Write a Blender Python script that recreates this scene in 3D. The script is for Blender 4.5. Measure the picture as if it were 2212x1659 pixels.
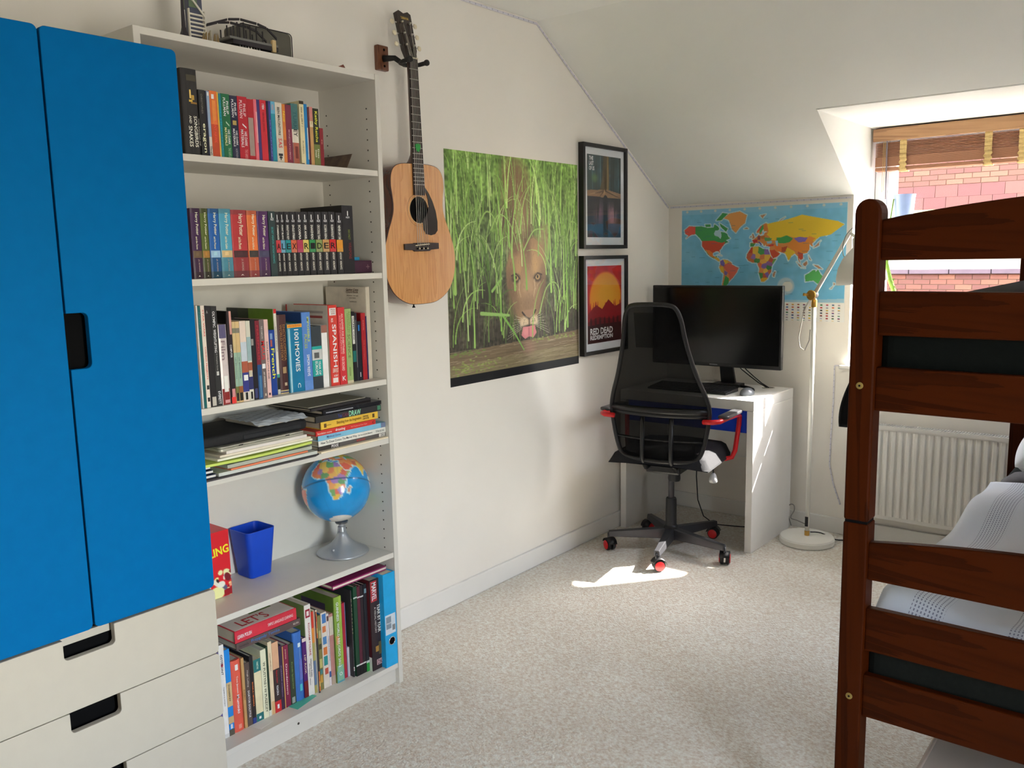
import bpy, bmesh, math, random
import numpy as np
from mathutils import Vector, Matrix

for o in list(bpy.data.objects):
    bpy.data.objects.remove(o, do_unlink=True)
SC = bpy.context.scene
COL = SC.collection
random.seed(7)
RNG = np.random.default_rng(11)

# ------------------------------------------------------------------ camera
CAM = Vector((2.383, -1.9389, 1.4462)); FPX = 1860.7
YAW, PITCH, ROLL = .6769, -.1458, -.0195
_fw = Vector((-math.sin(YAW)*math.cos(PITCH), math.cos(YAW)*math.cos(PITCH), math.sin(PITCH)))
_r = _fw.cross(Vector((0, 0, 1))).normalized(); _u = _r.cross(_fw)
_c, _s = math.cos(ROLL), math.sin(ROLL)
CR = _c*_r + _s*_u; CU = -_s*_r + _c*_u; CF = _fw
cd = bpy.data.cameras.new('camera'); co = bpy.data.objects.new('camera', cd); COL.objects.link(co)
m = Matrix((CR, CU, -CF)).transposed().to_4x4(); m.translation = CAM
co.matrix_world = m
cd.sensor_fit = 'HORIZONTAL'; cd.sensor_width = 36.0; cd.lens = 36.0*FPX/2212.0
cd.clip_start = .05; cd.clip_end = 200
SC.camera = co

def ray(u, v): return CR*((u-1106)/FPX) - CU*((v-829.5)/FPX) + CF
def W(u, v, ax, val):
    """photo pixel -> point on the plane ax = val"""
    d = ray(u, v); i = 'xyz'.index(ax); t = (val-CAM[i])/d[i]
    return CAM + d*t

# ------------------------------------------------------------------ light
vs = SC.view_settings
vs.view_transform = 'Standard'; vs.look = 'None'; vs.gamma = 1.0; vs.use_curve_mapping = False
vs.exposure = 1.05
SUN_DIR = Vector((-.62, -.78, -.86)).normalized()
wd = bpy.data.worlds.new('sky'); SC.world = wd; wd.use_nodes = True
nt = wd.node_tree; bg = nt.nodes['Background']
sky = nt.nodes.new('ShaderNodeTexSky'); sky.sky_type = 'NISHITA'; sky.sun_disc = False
sky.sun_elevation = math.asin(-SUN_DIR.z); sky.sun_rotation = math.atan2(-SUN_DIR.x, -SUN_DIR.y)
mixn = nt.nodes.new('ShaderNodeMix'); mixn.data_type = 'RGBA'; mixn.inputs[0].default_value = .8
mixn.inputs[7].default_value = (1.0, .955, .87, 1)
nt.links.new(sky.outputs[0], mixn.inputs[6]); nt.links.new(mixn.outputs[2], bg.inputs[0])
bg.inputs[1].default_value = 10.0
sd = bpy.data.lights.new('sun', 'SUN'); sd.energy = 26.0; sd.angle = .012; sd.color = (1, .95, .86)
so = bpy.data.objects.new('sun', sd); COL.objects.link(so)
so.rotation_euler = SUN_DIR.to_track_quat('-Z', 'Y').to_euler(); so.location = (4, 6, 6)
def portal(name, loc, rot, sx, sy):
    l = bpy.data.lights.new(name, 'AREA'); l.shape = 'RECTANGLE'; l.size = sx; l.size_y = sy
    l.cycles.is_portal = True
    o = bpy.data.objects.new(name, l); COL.objects.link(o); o.location = loc; o.rotation_euler = rot
portal('window_portal', (1.425, 2.90, 1.45), (-math.pi/2, 0, 0), .8, 1.2)
portal('added_roof_window_portal', (2.56, 1.83+.095, 2.11+.15), (math.radians(-32), 0, 0), .62, .80)  # serves the added roof window
portal('added_side_window_portal', (3.32, -1.16, 1.1), (0, math.pi/2, 0), 1.3, .52)  # serves the added window in the right wall

# ------------------------------------------------------------------ materials
def s2l(c):
    c = c/255.0
    return c/12.92 if c <= .04045 else ((c+.055)/1.055)**2.4
def lin(rgb, k=1.0): return tuple(min(.93, s2l(float(c))*k) for c in rgb)+(1.0,)
MATS = {}
def pm(rgb, rough=.6, var=.06, scale=40., bump=0., metal=0., spec=.5, key=None, k=1.0, coat=0., stretch=None, var2=None, bscale=None):
    """procedural principled material: base colour broken up by noise, optional fine relief"""
    kk = (tuple(rgb), rough, var, scale, bump, metal, spec, k, coat, stretch, var2, bscale)
    if kk in MATS: return MATS[kk]
    M = bpy.data.materials.new(key or 'mat_%d' % len(MATS)); M.use_nodes = True
    n = M.node_tree.nodes; L = M.node_tree.links; b = n['Principled BSDF']
    c = lin(rgb, k)
    b.inputs['Roughness'].default_value = rough; b.inputs['Metallic'].default_value = metal
    b.inputs['Specular IOR Level'].default_value = spec
    b.inputs['Coat Weight'].default_value = coat; b.inputs['Coat Roughness'].default_value = .08
    tc = n.new('ShaderNodeTexCoord'); mp = n.new('ShaderNodeMapping')
    if stretch: mp.inputs['Scale'].default_value = stretch
    L.new(tc.outputs['Object'], mp.inputs[0])
    nz = n.new('ShaderNodeTexNoise'); nz.inputs['Scale'].default_value = scale; nz.inputs['Detail'].default_value = 4
    L.new(mp.outputs[0], nz.inputs[0])
    cr = n.new('ShaderNodeValToRGB')
    d = var2 if var2 else None
    cr.color_ramp.elements[0].position = .3; cr.color_ramp.elements[1].position = .7
    cr.color_ramp.elements[0].color = lin(d, k) if d else tuple(x*(1-var) for x in c[:3])+(1,)
    cr.color_ramp.elements[1].color = c if d else tuple(min(.95, x*(1+var)) for x in c[:3])+(1,)
    L.new(nz.outputs[0], cr.inputs[0]); L.new(cr.outputs[0], b.inputs['Base Color'])
    if bump:
        bp = n.new('ShaderNodeBump'); bp.inputs['Strength'].default_value = bump; bp.inputs['Distance'].default_value = .002
        if bscale:
            n2 = n.new('ShaderNodeTexNoise'); n2.inputs['Scale'].default_value = bscale; n2.inputs['Detail'].default_value = 3
            L.new(mp.outputs[0], n2.inputs[0]); L.new(n2.outputs[0], bp.inputs['Height'])
        else: L.new(nz.outputs[0], bp.inputs['Height'])
        L.new(bp.outputs[0], b.inputs['Normal'])
    MATS[kk] = M
    return M
def vcol_mat(name, rough=.5, spec=.4, coat=0.):
    M = bpy.data.materials.new(name); M.use_nodes = True; n = M.node_tree.nodes; b = n['Principled BSDF']
    a = n.new('ShaderNodeVertexColor'); a.layer_name = 'print'
    M.node_tree.links.new(a.outputs[0], b.inputs['Base Color'])
    b.inputs['Roughness'].default_value = rough; b.inputs['Specular IOR Level'].default_value = spec
    b.inputs['Coat Weight'].default_value = coat
    return M
def wood(name, dark, light, axis, rough=.35, sc=9., coat=.25, spec=.5):
    M = bpy.data.materials.new(name); M.use_nodes = True; n = M.node_tree.nodes; L = M.node_tree.links; b = n['Principled BSDF']
    tc = n.new('ShaderNodeTexCoord'); mp = n.new('ShaderNodeMapping')
    s = [sc*1.6]*3; s['xyz'.index(axis)] = sc*.09
    mp.inputs['Scale'].default_value = s; L.new(tc.outputs['Object'], mp.inputs[0])
    nz = n.new('ShaderNodeTexNoise'); nz.inputs['Scale'].default_value = 1.; nz.inputs['Detail'].default_value = 6; nz.inputs['Distortion'].default_value = 1.2
    L.new(mp.outputs[0], nz.inputs[0])
    wv = n.new('ShaderNodeMath'); wv.operation = 'MULTIPLY'; wv.inputs[1].default_value = 9.; L.new(nz.outputs[0], wv.inputs[0])
    fr = n.new('ShaderNodeMath'); fr.operation = 'FRACT'; L.new(wv.outputs[0], fr.inputs[0])
    cr = n.new('ShaderNodeValToRGB'); e = cr.color_ramp.elements
    e[0].color = lin(light); e[1].color = lin(dark); e[0].position = .35; e[1].position = 1.0
    L.new(fr.outputs[0], cr.inputs[0]); L.new(cr.outputs[0], b.inputs['Base Color'])
    b.inputs['Roughness'].default_value = rough; b.inputs['Coat Weight'].default_value = coat; b.inputs['Coat Roughness'].default_value = .25
    b.inputs['Specular IOR Level'].default_value = spec
    bp = n.new('ShaderNodeBump'); bp.inputs['Strength'].default_value = .06; L.new(nz.outputs[0], bp.inputs['Height']); L.new(bp.outputs[0], b.inputs['Normal'])
    return M
def mix_transparent(name, rgb, amount, rough=.6, gloss=False):
    """amount = share of light that passes straight through (mesh cloth, thin glass, film)"""
    M = bpy.data.materials.new(name); M.use_nodes = True; n = M.node_tree.nodes; L = M.node_tree.links
    out = n['Material Output']; b = n['Principled BSDF']
    b.inputs['Base Color'].default_value = lin(rgb); b.inputs['Roughness'].default_value = rough
    b.inputs['Specular IOR Level'].default_value = .15
    t = n.new('ShaderNodeBsdfTransparent'); mx = n.new('ShaderNodeMixShader')
    if gloss:
        g = n.new('ShaderNodeBsdfGlossy'); g.inputs['Roughness'].default_value = .02
        lw = n.new('ShaderNodeLayerWeight'); lw.inputs[0].default_value = .18
        fr = n.new('ShaderNodeMath'); fr.operation = 'MULTIPLY'; fr.inputs[1].default_value = .35; L.new(lw.outputs['Facing'], fr.inputs[0])
        L.new(fr.outputs[0], mx.inputs[0]); L.new(t.outputs[0], mx.inputs[1]); L.new(g.outputs[0], mx.inputs[2])
    else:
        mx.inputs[0].default_value = amount; L.new(b.outputs[0], mx.inputs[1]); L.new(t.outputs[0], mx.inputs[2])
    L.new(mx.outputs[0], out.inputs[0])
    return M

# ------------------------------------------------------------------ mesh helpers
WL = {}
def tag(o, label=None, cat=None, group=None, kind=None):
    if label: o['label'] = label
    if cat: o['category'] = cat
    if group: o['group'] = group
    if kind: o['kind'] = kind
    return o
def empty(name, loc, label=None, cat=None, group=None, kind=None):
    o = bpy.data.objects.new(name, None); COL.objects.link(o); o.location = Vector(loc); o.empty_display_size = .05
    WL[o] = Vector(loc); return tag(o, label, cat, group, kind)
def link(name, me, parent=None):
    o = bpy.data.objects.new(name, me); COL.objects.link(o)
    n = len(me.vertices)
    co = np.empty(n*3); me.vertices.foreach_get('co', co); co = co.reshape(-1, 3)
    lo, hi = co.min(0), co.max(0); org = np.array([(lo[0]+hi[0])/2, (lo[1]+hi[1])/2, lo[2]])
    me.vertices.foreach_set('co', (co-org).ravel()); me.update()
    WL[o] = Vector(org)
    if parent is not None:
        o.parent = parent; o.location = Vector(org)-WL[parent]
    else: o.location = Vector(org)
    return o
class MB:
    def __init__(s): s.v = []; s.f = []
    def add(s, vs, fs):
        b = len(s.v); s.v += [tuple(p) for p in vs]; s.f += [tuple(b+i for i in f) for f in fs]; return s
    def obox(s, o, a, b, c):
        o, a, b, c = map(Vector, (o, a, b, c))
        P = [o, o+a, o+a+b, o+b, o+c, o+a+c, o+a+b+c, o+b+c]
        F = [(0, 3, 2, 1), (4, 5, 6, 7), (0, 1, 5, 4), (1, 2, 6, 5), (2, 3, 7, 6), (3, 0, 4, 7)]
        if a.cross(b).dot(c) < 0: F = [f[::-1] for f in F]
        return s.add(P, F)
    def box(s, x0, x1, y0, y1, z0, z1):
        return s.obox((x0, y0, z0), (x1-x0, 0, 0), (0, y1-y0, 0), (0, 0, z1-z0))
    def prism(s, pts, ext):
        """polygon (list of 3-d points) extruded by vector ext, n-gon caps"""
        pts = [Vector(p) for p in pts]; e = Vector(ext); n = len(pts)
        nrm = Vector((0, 0, 0))
        for i in range(n): nrm += pts[i].cross(pts[(i+1) % n])
        if nrm.dot(e) > 0: pts = pts[::-1]
        P = pts+[p+e for p in pts]
        F = [tuple(range(n)), tuple(range(2*n-1, n-1, -1))]
        F += [(i, i+n, (i+1) % n+n, (i+1) % n) for i in range(n)]
        return s.add(P, F)
    def tube(s, pts, r, n=8, caps=True, closed=False):
        pts = [Vector(p) for p in pts]; N = len(pts)
        rs = r if isinstance(r, (list, tuple)) else [r]*N
        rings = []; up = None
        for i, p in enumerate(pts):
            if closed: t = (pts[(i+1) % N]-pts[i-1]).normalized()
            else: t = (pts[min(i+1, N-1)]-pts[max(i-1, 0)]).normalized()
            if up is None:
                up = Vector((0, 0, 1)) if abs(t.z) < .9 else Vector((1, 0, 0))
            a = t.cross(up)
            if a.length < 1e-6: a = t.cross(Vector((0, 1, 0)))
            a.normalize(); bb = a.cross(t).normalized(); up = bb
            rings.append([p+(a*math.cos(2*math.pi*k/n)+bb*math.sin(2*math.pi*k/n))*rs[i] for k in range(n)])
        V = [q for R in rings for q in R]; F = []
        for i in range(N if closed else N-1):
            j = (i+1) % N
            for k in range(n):
                k2 = (k+1) % n; F.append((i*n+k, i*n+k2, j*n+k2, j*n+k))
        if caps and not closed: F += [tuple(range(n-1, -1, -1)), tuple(range((N-1)*n, N*n))]
        return s.add(V, F)
    def lathe(s, prof, c=(0, 0, 0), axis=(0, 0, 1), n=32, caps=True):
        c = Vector(c); ax = Vector(axis).normalized()
        a = ax.orthogonal().normalized(); b = ax.cross(a)
        V = []; F = []; N = len(prof)
        for r, h in prof:
            for k in range(n):
                t = 2*math.pi*k/n; V.append(c+ax*h+(a*math.cos(t)+b*math.sin(t))*max(r, 1e-5))
        for i in range(N-1):
            for k in range(n):
                k2 = (k+1) % n; F.append((i*n+k, i*n+k2, (i+1)*n+k2, (i+1)*n+k))
        if caps: F += [tuple(range(n-1, -1, -1)), tuple(range((N-1)*n, N*n))]
        return s.add(V, F)
    def grid(s, fn, nu, nv):
        V = [fn(i/nu, j/nv) for j in range(nv+1) for i in range(nu+1)]
        F = [(j*(nu+1)+i, j*(nu+1)+i+1, (j+1)*(nu+1)+i+1, (j+1)*(nu+1)+i) for j in range(nv) for i in range(nu)]
        return s.add(V, F)
    def build(s, name, mat, parent=None, smooth=False, bevel=0., seg=2, solid=0., sub=0, label=None, kind=None, auto=None):
        me = bpy.data.meshes.new(name); me.from_pydata(s.v, [], s.f); me.update()
        if mat is not None: me.materials.append(mat)
        if smooth or auto:
            me.polygons.foreach_set('use_smooth', [True]*len(me.polygons))
            if auto: me.set_sharp_from_angle(angle=math.radians(auto))
        o = link(name, me, parent)
        if solid:
            md = o.modifiers.new('thick', 'SOLIDIFY'); md.thickness = solid; md.offset = 0
        if bevel:
            md = o.modifiers.new('bevel', 'BEVEL'); md.width = bevel; md.segments = seg; md.limit_method = 'ANGLE'; md.angle_limit = math.radians(40)
            md.harden_normals = False
        if sub:
            md = o.modifiers.new('sub', 'SUBSURF'); md.levels = sub; md.render_levels = sub
        if label: o['label'] = label
        if kind: o['kind'] = kind
        return o
def rrect(w, h, r, n=5, corners=(1, 1, 1, 1)):
    """rounded rectangle from (0,0) to (w,h); corners = bl, br, tr, tl"""
    P = []
    for (cx, cy, a0, on, px, py) in ((r, r, 180, corners[0], 0, 0), (w-r, r, 270, corners[1], w, 0), (w-r, h-r, 0, corners[2], w, h), (r, h-r, 90, corners[3], 0, h)):
        if on:
            for k in range(n+1):
                t = math.radians(a0+90*k/n); P.append((cx+r*math.cos(t), cy+r*math.sin(t)))
        else: P.append((px, py))
    return P

# ------------------------------------------------------------------ lettering
_TXT = {}
def _text_mesh(sx, bold):
    k = (sx, bold)
    if k in _TXT: return _TXT[k]
    cu = bpy.data.curves.new('t', 'FONT'); cu.body = sx; cu.resolution_u = 2; cu.align_x = 'LEFT'
    cu.offset = bold; cu.space_line = .9
    ob = bpy.data.objects.new('t', cu)
    me = bpy.data.meshes.new_from_object(ob)
    n = len(me.vertices); co = np.empty(n*3); me.vertices.foreach_get('co', co); co = co.reshape(-1, 3)
    fs = [tuple(p.vertices) for p in me.polygons]
    bpy.data.objects.remove(ob); bpy.data.curves.remove(cu); bpy.data.meshes.remove(me)
    lo, hi = co.min(0), co.max(0); co = (co-lo)/np.maximum(hi-lo, 1e-6)
    _TXT[k] = (co, fs); return _TXT[k]
def text(sx, center, d, up, L, H, mat, parent, bold=.012, name='lettering', label=None):
    co, fs = _text_mesh(sx, bold)
    c, d, up = Vector(center), Vector(d).normalized(), Vector(up).normalized()
    o = np.array(c-d*L/2-up*H/2); D = np.array(d)*L; U = np.array(up)*H
    P = o+co[:, :1]*D+co[:, 1:2]*U
    me = bpy.data.meshes.new(name); me.from_pydata(P.tolist(), [], fs); me.update(); me.materials.append(mat)
    ob = link(name, me, parent)
    if label: ob['label'] = label
    return ob

# ------------------------------------------------------------------ printed pictures (flat print as a fine coloured grid)
class Canvas:
    def __init__(s, w, h, rgb, asp=None):
        s.w, s.h = w, h; s.a = np.empty((h, w, 3)); s.a[:] = rgb
        s.asp = asp or w/h
        yy, xx = np.mgrid[0:h, 0:w]; s.x = (xx+.5)/w; s.y = (yy+.5)/h
    def _box(s, x0, x1, y0, y1):
        i0 = max(0, int(x0*s.w)-1); i1 = min(s.w, int(x1*s.w)+2); j0 = max(0, int(y0*s.h)-1); j1 = min(s.h, int(y1*s.h)+2)
        return (slice(j0, j1), slice(i0, i1)) if i1 > i0 and j1 > j0 else None
    def _put(s, b, m, rgb):
        m = np.clip(m, 0, 1)[..., None]; s.a[b] = s.a[b]*(1-m)+np.array(rgb, float)*m
    def poly(s, pts, rgb, al=1.):
        xs = [p[0] for p in pts]; ys = [p[1] for p in pts]; b = s._box(min(xs), max(xs), min(ys), max(ys))
        if not b: return
        X, Y = s.x[b], s.y[b]; ins = np.zeros(X.shape, bool); n = len(pts)
        for i in range(n):
            x1, y1 = pts[i]; x2, y2 = pts[(i+1) % n]
            c = (y1 > Y) != (y2 > Y)
            if y1 != y2: ins ^= c & (X < (x2-x1)*(Y-y1)/(y2-y1)+x1)
        s._put(b, ins*al, rgb)
    def ell(s, cx, cy, rx, ry, rgb, al=1., soft=.15, rot=0.):
        R = max(rx, ry*2)*1.3+.02; b = s._box(cx-R, cx+R, cy-R-ry, cy+R+ry)
        if not b: return
        X = (s.x[b]-cx)*s.asp; Y = s.y[b]-cy; c, sn = math.cos(rot), math.sin(rot)
        d = np.sqrt(((X*c+Y*sn)/(rx*s.asp))**2+((-X*sn+Y*c)/ry)**2)
        s._put(b, np.clip((1+soft-d)/(2*soft), 0, 1)*al, rgb)
    def stroke(s, pts, w0, w1, rgb, al=1.):
        n = len(pts)-1
        for i in range(n):
            (x1, y1), (x2, y2) = pts[i], pts[i+1]; wa = w0+(w1-w0)*i/n; wb = w0+(w1-w0)*(i+1)/n; wm = max(wa, wb)
            b = s._box(min(x1, x2)-wm, max(x1, x2)+wm, min(y1, y2)-wm*s.asp, max(y1, y2)+wm*s.asp)
            if not b: continue
            X = (s.x[b]-x1)*s.asp; Y = s.y[b]-y1; dx = (x2-x1)*s.asp; dy = y2-y1; L2 = dx*dx+dy*dy+1e-12
            t = np.clip((X*dx+Y*dy)/L2, 0, 1); d = np.hypot(X-t*dx, Y-t*dy); wd_ = (wa+(wb-wa)*t)*s.asp
            px = .7/s.h
            s._put(b, np.clip((wd_-d)/px+.5, 0, 1)*al, rgb)
    def noise(s, amt, cell):
        g = RNG.random((s.h//cell+2, s.w//cell+2)); yy = np.arange(s.h)/cell; xx = np.arange(s.w)/cell
        j = yy.astype(int); i = xx.astype(int); fy = (yy-j)[:, None]; fx = (xx-i)[None]
        q = g[j][:, i]*(1-fx)*(1-fy)+g[j][:, i+1]*fx*(1-fy)+g[j+1][:, i]*(1-fx)*fy+g[j+1][:, i+1]*fx*fy
        s.a *= (1+amt*(q-.5)*2)[..., None]
    def lin(s):
        c = np.clip(s.a, 0, 255)/255.; return np.where(c <= .04045, c/12.92, ((c+.055)/1.055)**2.4)
def set_print(me, rgb):
    at = me.color_attributes.new('print', 'FLOAT_COLOR', 'POINT')
    arr = np.ones((len(rgb), 4)); arr[:, :3] = rgb; at.data.foreach_set('color', arr.ravel())
def print_sheet(name, cv, o, du, dv, mat, parent=None, gain=1.):
    """canvas as a flat printed sheet; o = top-left corner, du = along top, dv = down the side"""
    o, du, dv = np.array(o, float), np.array(du, float), np.array(dv, float); w, h = cv.w, cv.h
    i = np.linspace(0, 1, w)[None, :, None]; j = np.linspace(0, 1, h)[:, None, None]
    P = (o+i*du+j*dv).reshape(-1, 3)
    q = np.arange(w*h).reshape(h, w)
    F = np.stack([q[:-1, :-1], q[1:, :-1], q[1:, 1:], q[:-1, 1:]], -1).reshape(-1, 4)
    me = bpy.data.meshes.new(name); me.from_pydata(P.tolist(), [], F.tolist()); me.update(); me.materials.append(mat)
    set_print(me, np.clip(cv.lin().reshape(-1, 3)*gain, 0, .92))
    return link(name, me, parent)
PRINT = vcol_mat('printed_paper', .45, .35)
# ================================================================== THE ROOM
YB, ZK, YS, ZC = 2.463, 1.717, 1.2507, 2.4716
XR, YR = 3.1, -3.4
DX0, DX1, DZ = 1.0106, 1.84, 2.055            # dormer sides and ceiling
DY = YS+(ZC-DZ)*(YB-YS)/(ZC-ZK)               # where dormer ceiling leaves the slope
SILL = .88
WALL = pm((246, 241, 231), .75, .018, 3.0, bump=.05, bscale=260, key='wall_paint')
CEIL = pm((250, 248, 240), .8, .015, 3.0, bump=.04, bscale=260, key='ceiling_paint')
TRIM = pm((240, 238, 232), .4, .012, 6.0, key='white_gloss_trim')
def carpet():
    M = bpy.data.materials.new('beige_carpet'); M.use_nodes = True; n = M.node_tree.nodes; L = M.node_tree.links; b = n['Principled BSDF']
    tc = n.new('ShaderNodeTexCoord')
    vo = n.new('ShaderNodeTexVoronoi'); vo.inputs['Scale'].default_value = 165; L.new(tc.outputs['Object'], vo.inputs[0])
    n1 = n.new('ShaderNodeTexNoise'); n1.inputs['Scale'].default_value = 95; n1.inputs['Detail'].default_value = 5; L.new(tc.outputs['Object'], n1.inputs[0])
    n2 = n.new('ShaderNodeTexNoise'); n2.inputs['Scale'].default_value = 2.2; n2.inputs['Detail'].default_value = 3; L.new(tc.outputs['Object'], n2.inputs[0])
    c1 = n.new('ShaderNodeValToRGB'); e = c1.color_ramp.elements; e[0].position = .28; e[1].position = .68
    e[0].color = lin((214, 198, 178)); e[1].color = lin((255, 250, 238)); L.new(n1.outputs[0], c1.inputs[0])
    c2 = n.new('ShaderNodeValToRGB'); e = c2.color_ramp.elements; e[0].position = .3; e[1].position = .75
    e[0].color = (.86, .85, .84, 1); e[1].color = (1, 1, 1, 1); L.new(n2.outputs[0], c2.inputs[0])
    mx = n.new('ShaderNodeMix'); mx.data_type = 'RGBA'; mx.blend_type = 'MULTIPLY'; mx.inputs[0].default_value = 1
    L.new(c1.outputs[0], mx.inputs[6]); L.new(c2.outputs[0], mx.inputs[7]); L.new(mx.outputs[2], b.inputs['Base Color'])
    b.inputs['Roughness'].default_value = .95; b.inputs['Specular IOR Level'].default_value = .1; b.inputs['Sheen Weight'].default_value = .2
    ad = n.new('ShaderNodeMath'); ad.operation = 'SUBTRACT'; L.new(n1.outputs[0], ad.inputs[0]); L.new(vo.outputs['Distance'], ad.inputs[1])
    bp = n.new('ShaderNodeBump'); bp.inputs['Strength'].default_value = .55; bp.inputs['Distance'].default_value = .005
    L.new(ad.outputs[0], bp.inputs['Height']); L.new(bp.outputs[0], b.inputs['Normal'])
    return M
K = lambda o: tag(o, kind='structure')
K(MB().box(0, XR, YR, YB, -.08, 0).build('floor', carpet()))
K(MB().prism([(0, YR, 0), (0, YB, 0), (0, YB, ZK), (0, YS, ZC), (0, YR, ZC)], (-.1, 0, 0)).build('wall_left', WALL))
# right wall with an invented narrow window, out of frame right of the camera, for fill light
RY0, RY1, RZ0, RZ1 = -1.42, -.90, .45, 1.75
rw = MB(); rw.prism([(XR, RY1, 0), (XR, YB, 0), (XR, YB, ZK), (XR, YS, ZC), (XR, RY1, ZC)], (.2, 0, 0))
rw.box(XR, XR+.2, YR, RY0, 0, ZC).box(XR, XR+.2, RY0, RY1, 0, RZ0).box(XR, XR+.2, RY0, RY1, RZ1, ZC)
K(rw.build('wall_right', WALL))
K(MB().prism([(0, YB, 0), (XR, YB, 0), (XR, YB, ZK), (DX1, YB, ZK), (DX1, YB, SILL-.02), (DX0, YB, SILL-.02), (DX0, YB, ZK), (0, YB, ZK)], (0, .40, 0)).build('wall_back', WALL))
sl = Vector((0, YB-YS, ZK-ZC)).normalized(); nrm = Vector((0, -sl.z, sl.y))
SP = lambda x, z: Vector((x, YS+(ZC-z)*(YB-YS)/(ZC-ZK), z))
# sloping ceiling, notched for the dormer and pierced by an invented roof window, unseen over the bed, for more daylight
SX0, SX1, SZ0, SZ1 = 2.25, 2.87, 1.88, 2.34
slp = MB().prism([SP(0, ZC), SP(SX0, ZC), SP(SX0, ZK), SP(DX1+.004, ZK), SP(DX1+.004, DZ+.004), SP(DX0-.004, DZ+.004), SP(DX0-.004, ZK), SP(0, ZK)], nrm*.1)
slp.prism([SP(SX0, ZC), SP(SX1, ZC), SP(SX1, SZ1), SP(SX0, SZ1)], nrm*.1).prism([SP(SX0, SZ0), SP(SX1, SZ0), SP(SX1, ZK), SP(SX0, ZK)], nrm*.1).prism([SP(SX1, ZC), SP(XR, ZC), SP(XR, ZK), SP(SX1, ZK)], nrm*.1)
K(slp.build('ceiling_slope', CEIL))
K(MB().box(0, XR, YR, YS, ZC, ZC+.1).build('ceiling', CEIL))
for nm, x, dx in (('wall_dormer_left', DX0, -.0039), ('wall_dormer_right', DX1, .0039)):
    K(MB().prism([(x, DY, DZ), (x, YB, ZK), (x, 2.87, ZK), (x, 2.87, DZ)], (dx, 0, 0)).build(nm, CEIL))
K(MB().box(DX0-.1, DX1+.1, DY+.002, 2.87, DZ, DZ+.1).build('ceiling_dormer', CEIL))
# rear wall (behind the camera)
K(MB().box(0, XR, YR-.1, YR, 0, ZC).build('wall_rear', WALL))
K(MB().box(0, .015, YR, YB, 0, .085).build('baseboard_left', TRIM, bevel=.004))
K(MB().box(.0155, XR, YB-.015, YB, 0, .085).build('baseboard_back', TRIM, bevel=.004))
K(MB().box(XR-.015, XR, YR, YB-.016, 0, .085).build('baseboard_right', TRIM, bevel=.004))

GLASS = mix_transparent('window_glass', (255, 255, 255), 1, gloss=True)
UPVC = pm((244, 244, 242), .3, .01, 8, key='white_upvc')
def window(name, x0, x1, z0, z1, y, bars, panes, sill=None):
    w = empty(name, ((x0+x1)/2, y, z0), kind='structure')
    f = .058; t = .065
    for (a, b, c, d, nm) in ((x0, x0+f, z0, z1, 'frame_post'), (x1-f, x1, z0, z1, 'frame_post'), (x0+f, x1-f, z0, z0+f, 'frame_rail'), (x0+f, x1-f, z1-f, z1, 'frame_rail')):
        MB().box(a, b, y, y+t, c, d).build(nm, UPVC, w, bevel=.006)
    for (a, b, c, d, nm) in bars: MB().box(a, b, y+.004, y+t-.004, c, d).build(nm, UPVC, w, bevel=.005)
    for (a, b, c, d) in panes:
        s = .042 if c > 1.3 else .006                                             # opening sash round each pane
        p = MB().box(a+s, b-s, y+.03, y+.034, c+s, d-s).build('pane', GLASS, w)
        sa = MB(); sa.box(a, a+s, y+.008, y+.056, c, d).box(b-s, b, y+.008, y+.056, c, d).box(a+s, b-s, y+.008, y+.056, c, c+s).box(a+s, b-s, y+.008, y+.056, d-s, d)
        sa.build('sash', UPVC, w, bevel=.006)
    return w
WY = 2.795
w1 = window('window_1', DX0+.001, DX1-.001, SILL, DZ-.001, WY, [(DX0+.06, DX1-.06, 1.352, 1.402, 'transom')],
            [(DX0+.059, DX1-.059, SILL+.06, 1.352), (DX0+.059, DX1-.059, 1.402, DZ-.06)])
MB().box(DX0+.001, DX1-.001, YB+.001, WY-.001, SILL-.02, SILL).box(DX0-.035, DX1+.035, YB-.035, YB-.0005, SILL-.02, SILL).build('window_board', TRIM, w1, bevel=.006)
w2 = empty('added_roof_window', SP((SX0+SX1)/2, SZ0), kind='structure')  # made-up roof window, out of view, lets extra daylight into the room
sdir = (SP(0, SZ0)-SP(0, SZ1)); sl_ = sdir.length; sdir.normalize()
def sbar(nm, x0, x1, d0, d1, mt, n0=.05, n1=.09): MB().obox(SP(x0, SZ1)+sdir*d0+nrm*n0, (x1-x0, 0, 0), sdir*(d1-d0), nrm*(n1-n0)).build(nm, mt, w2)
sbar('frame_post', SX0, SX0+.05, 0, sl_, UPVC); sbar('frame_post', SX1-.05, SX1, 0, sl_, UPVC); sbar('frame_rail', SX0+.05, SX1-.05, 0, .05, UPVC); sbar('frame_rail', SX0+.05, SX1-.05, sl_-.05, sl_, UPVC)
sbar('pane', SX0+.05, SX1-.05, .05, sl_-.05, GLASS, .068, .072)

w3 = empty('added_side_window', (XR+.1, (RY0+RY1)/2, RZ0), kind='structure')  # made-up window, out of view, brightens the wardrobe end of the room
def wb3(nm, a, b, c, d, mt=None, x=(XR+.08, XR+.14)): MB().box(x[0], x[1], a, b, c, d).build(nm, mt or UPVC, w3, bevel=.005 if mt is None else 0)
for a, b, c, d, nm in ((RY0, RY0+.03, RZ0, RZ1, 'frame_post'), (RY1-.03, RY1, RZ0, RZ1, 'frame_post'), (RY0+.03, RY1-.03, RZ0, RZ0+.03, 'frame_rail'), (RY0+.03, RY1-.03, RZ1-.03, RZ1, 'frame_rail')): wb3(nm, a, b, c, d)
wb3('pane', RY0+.03, RY1-.03, RZ0+.03, RZ1-.03, GLASS, (XR+.108, XR+.112))

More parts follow.
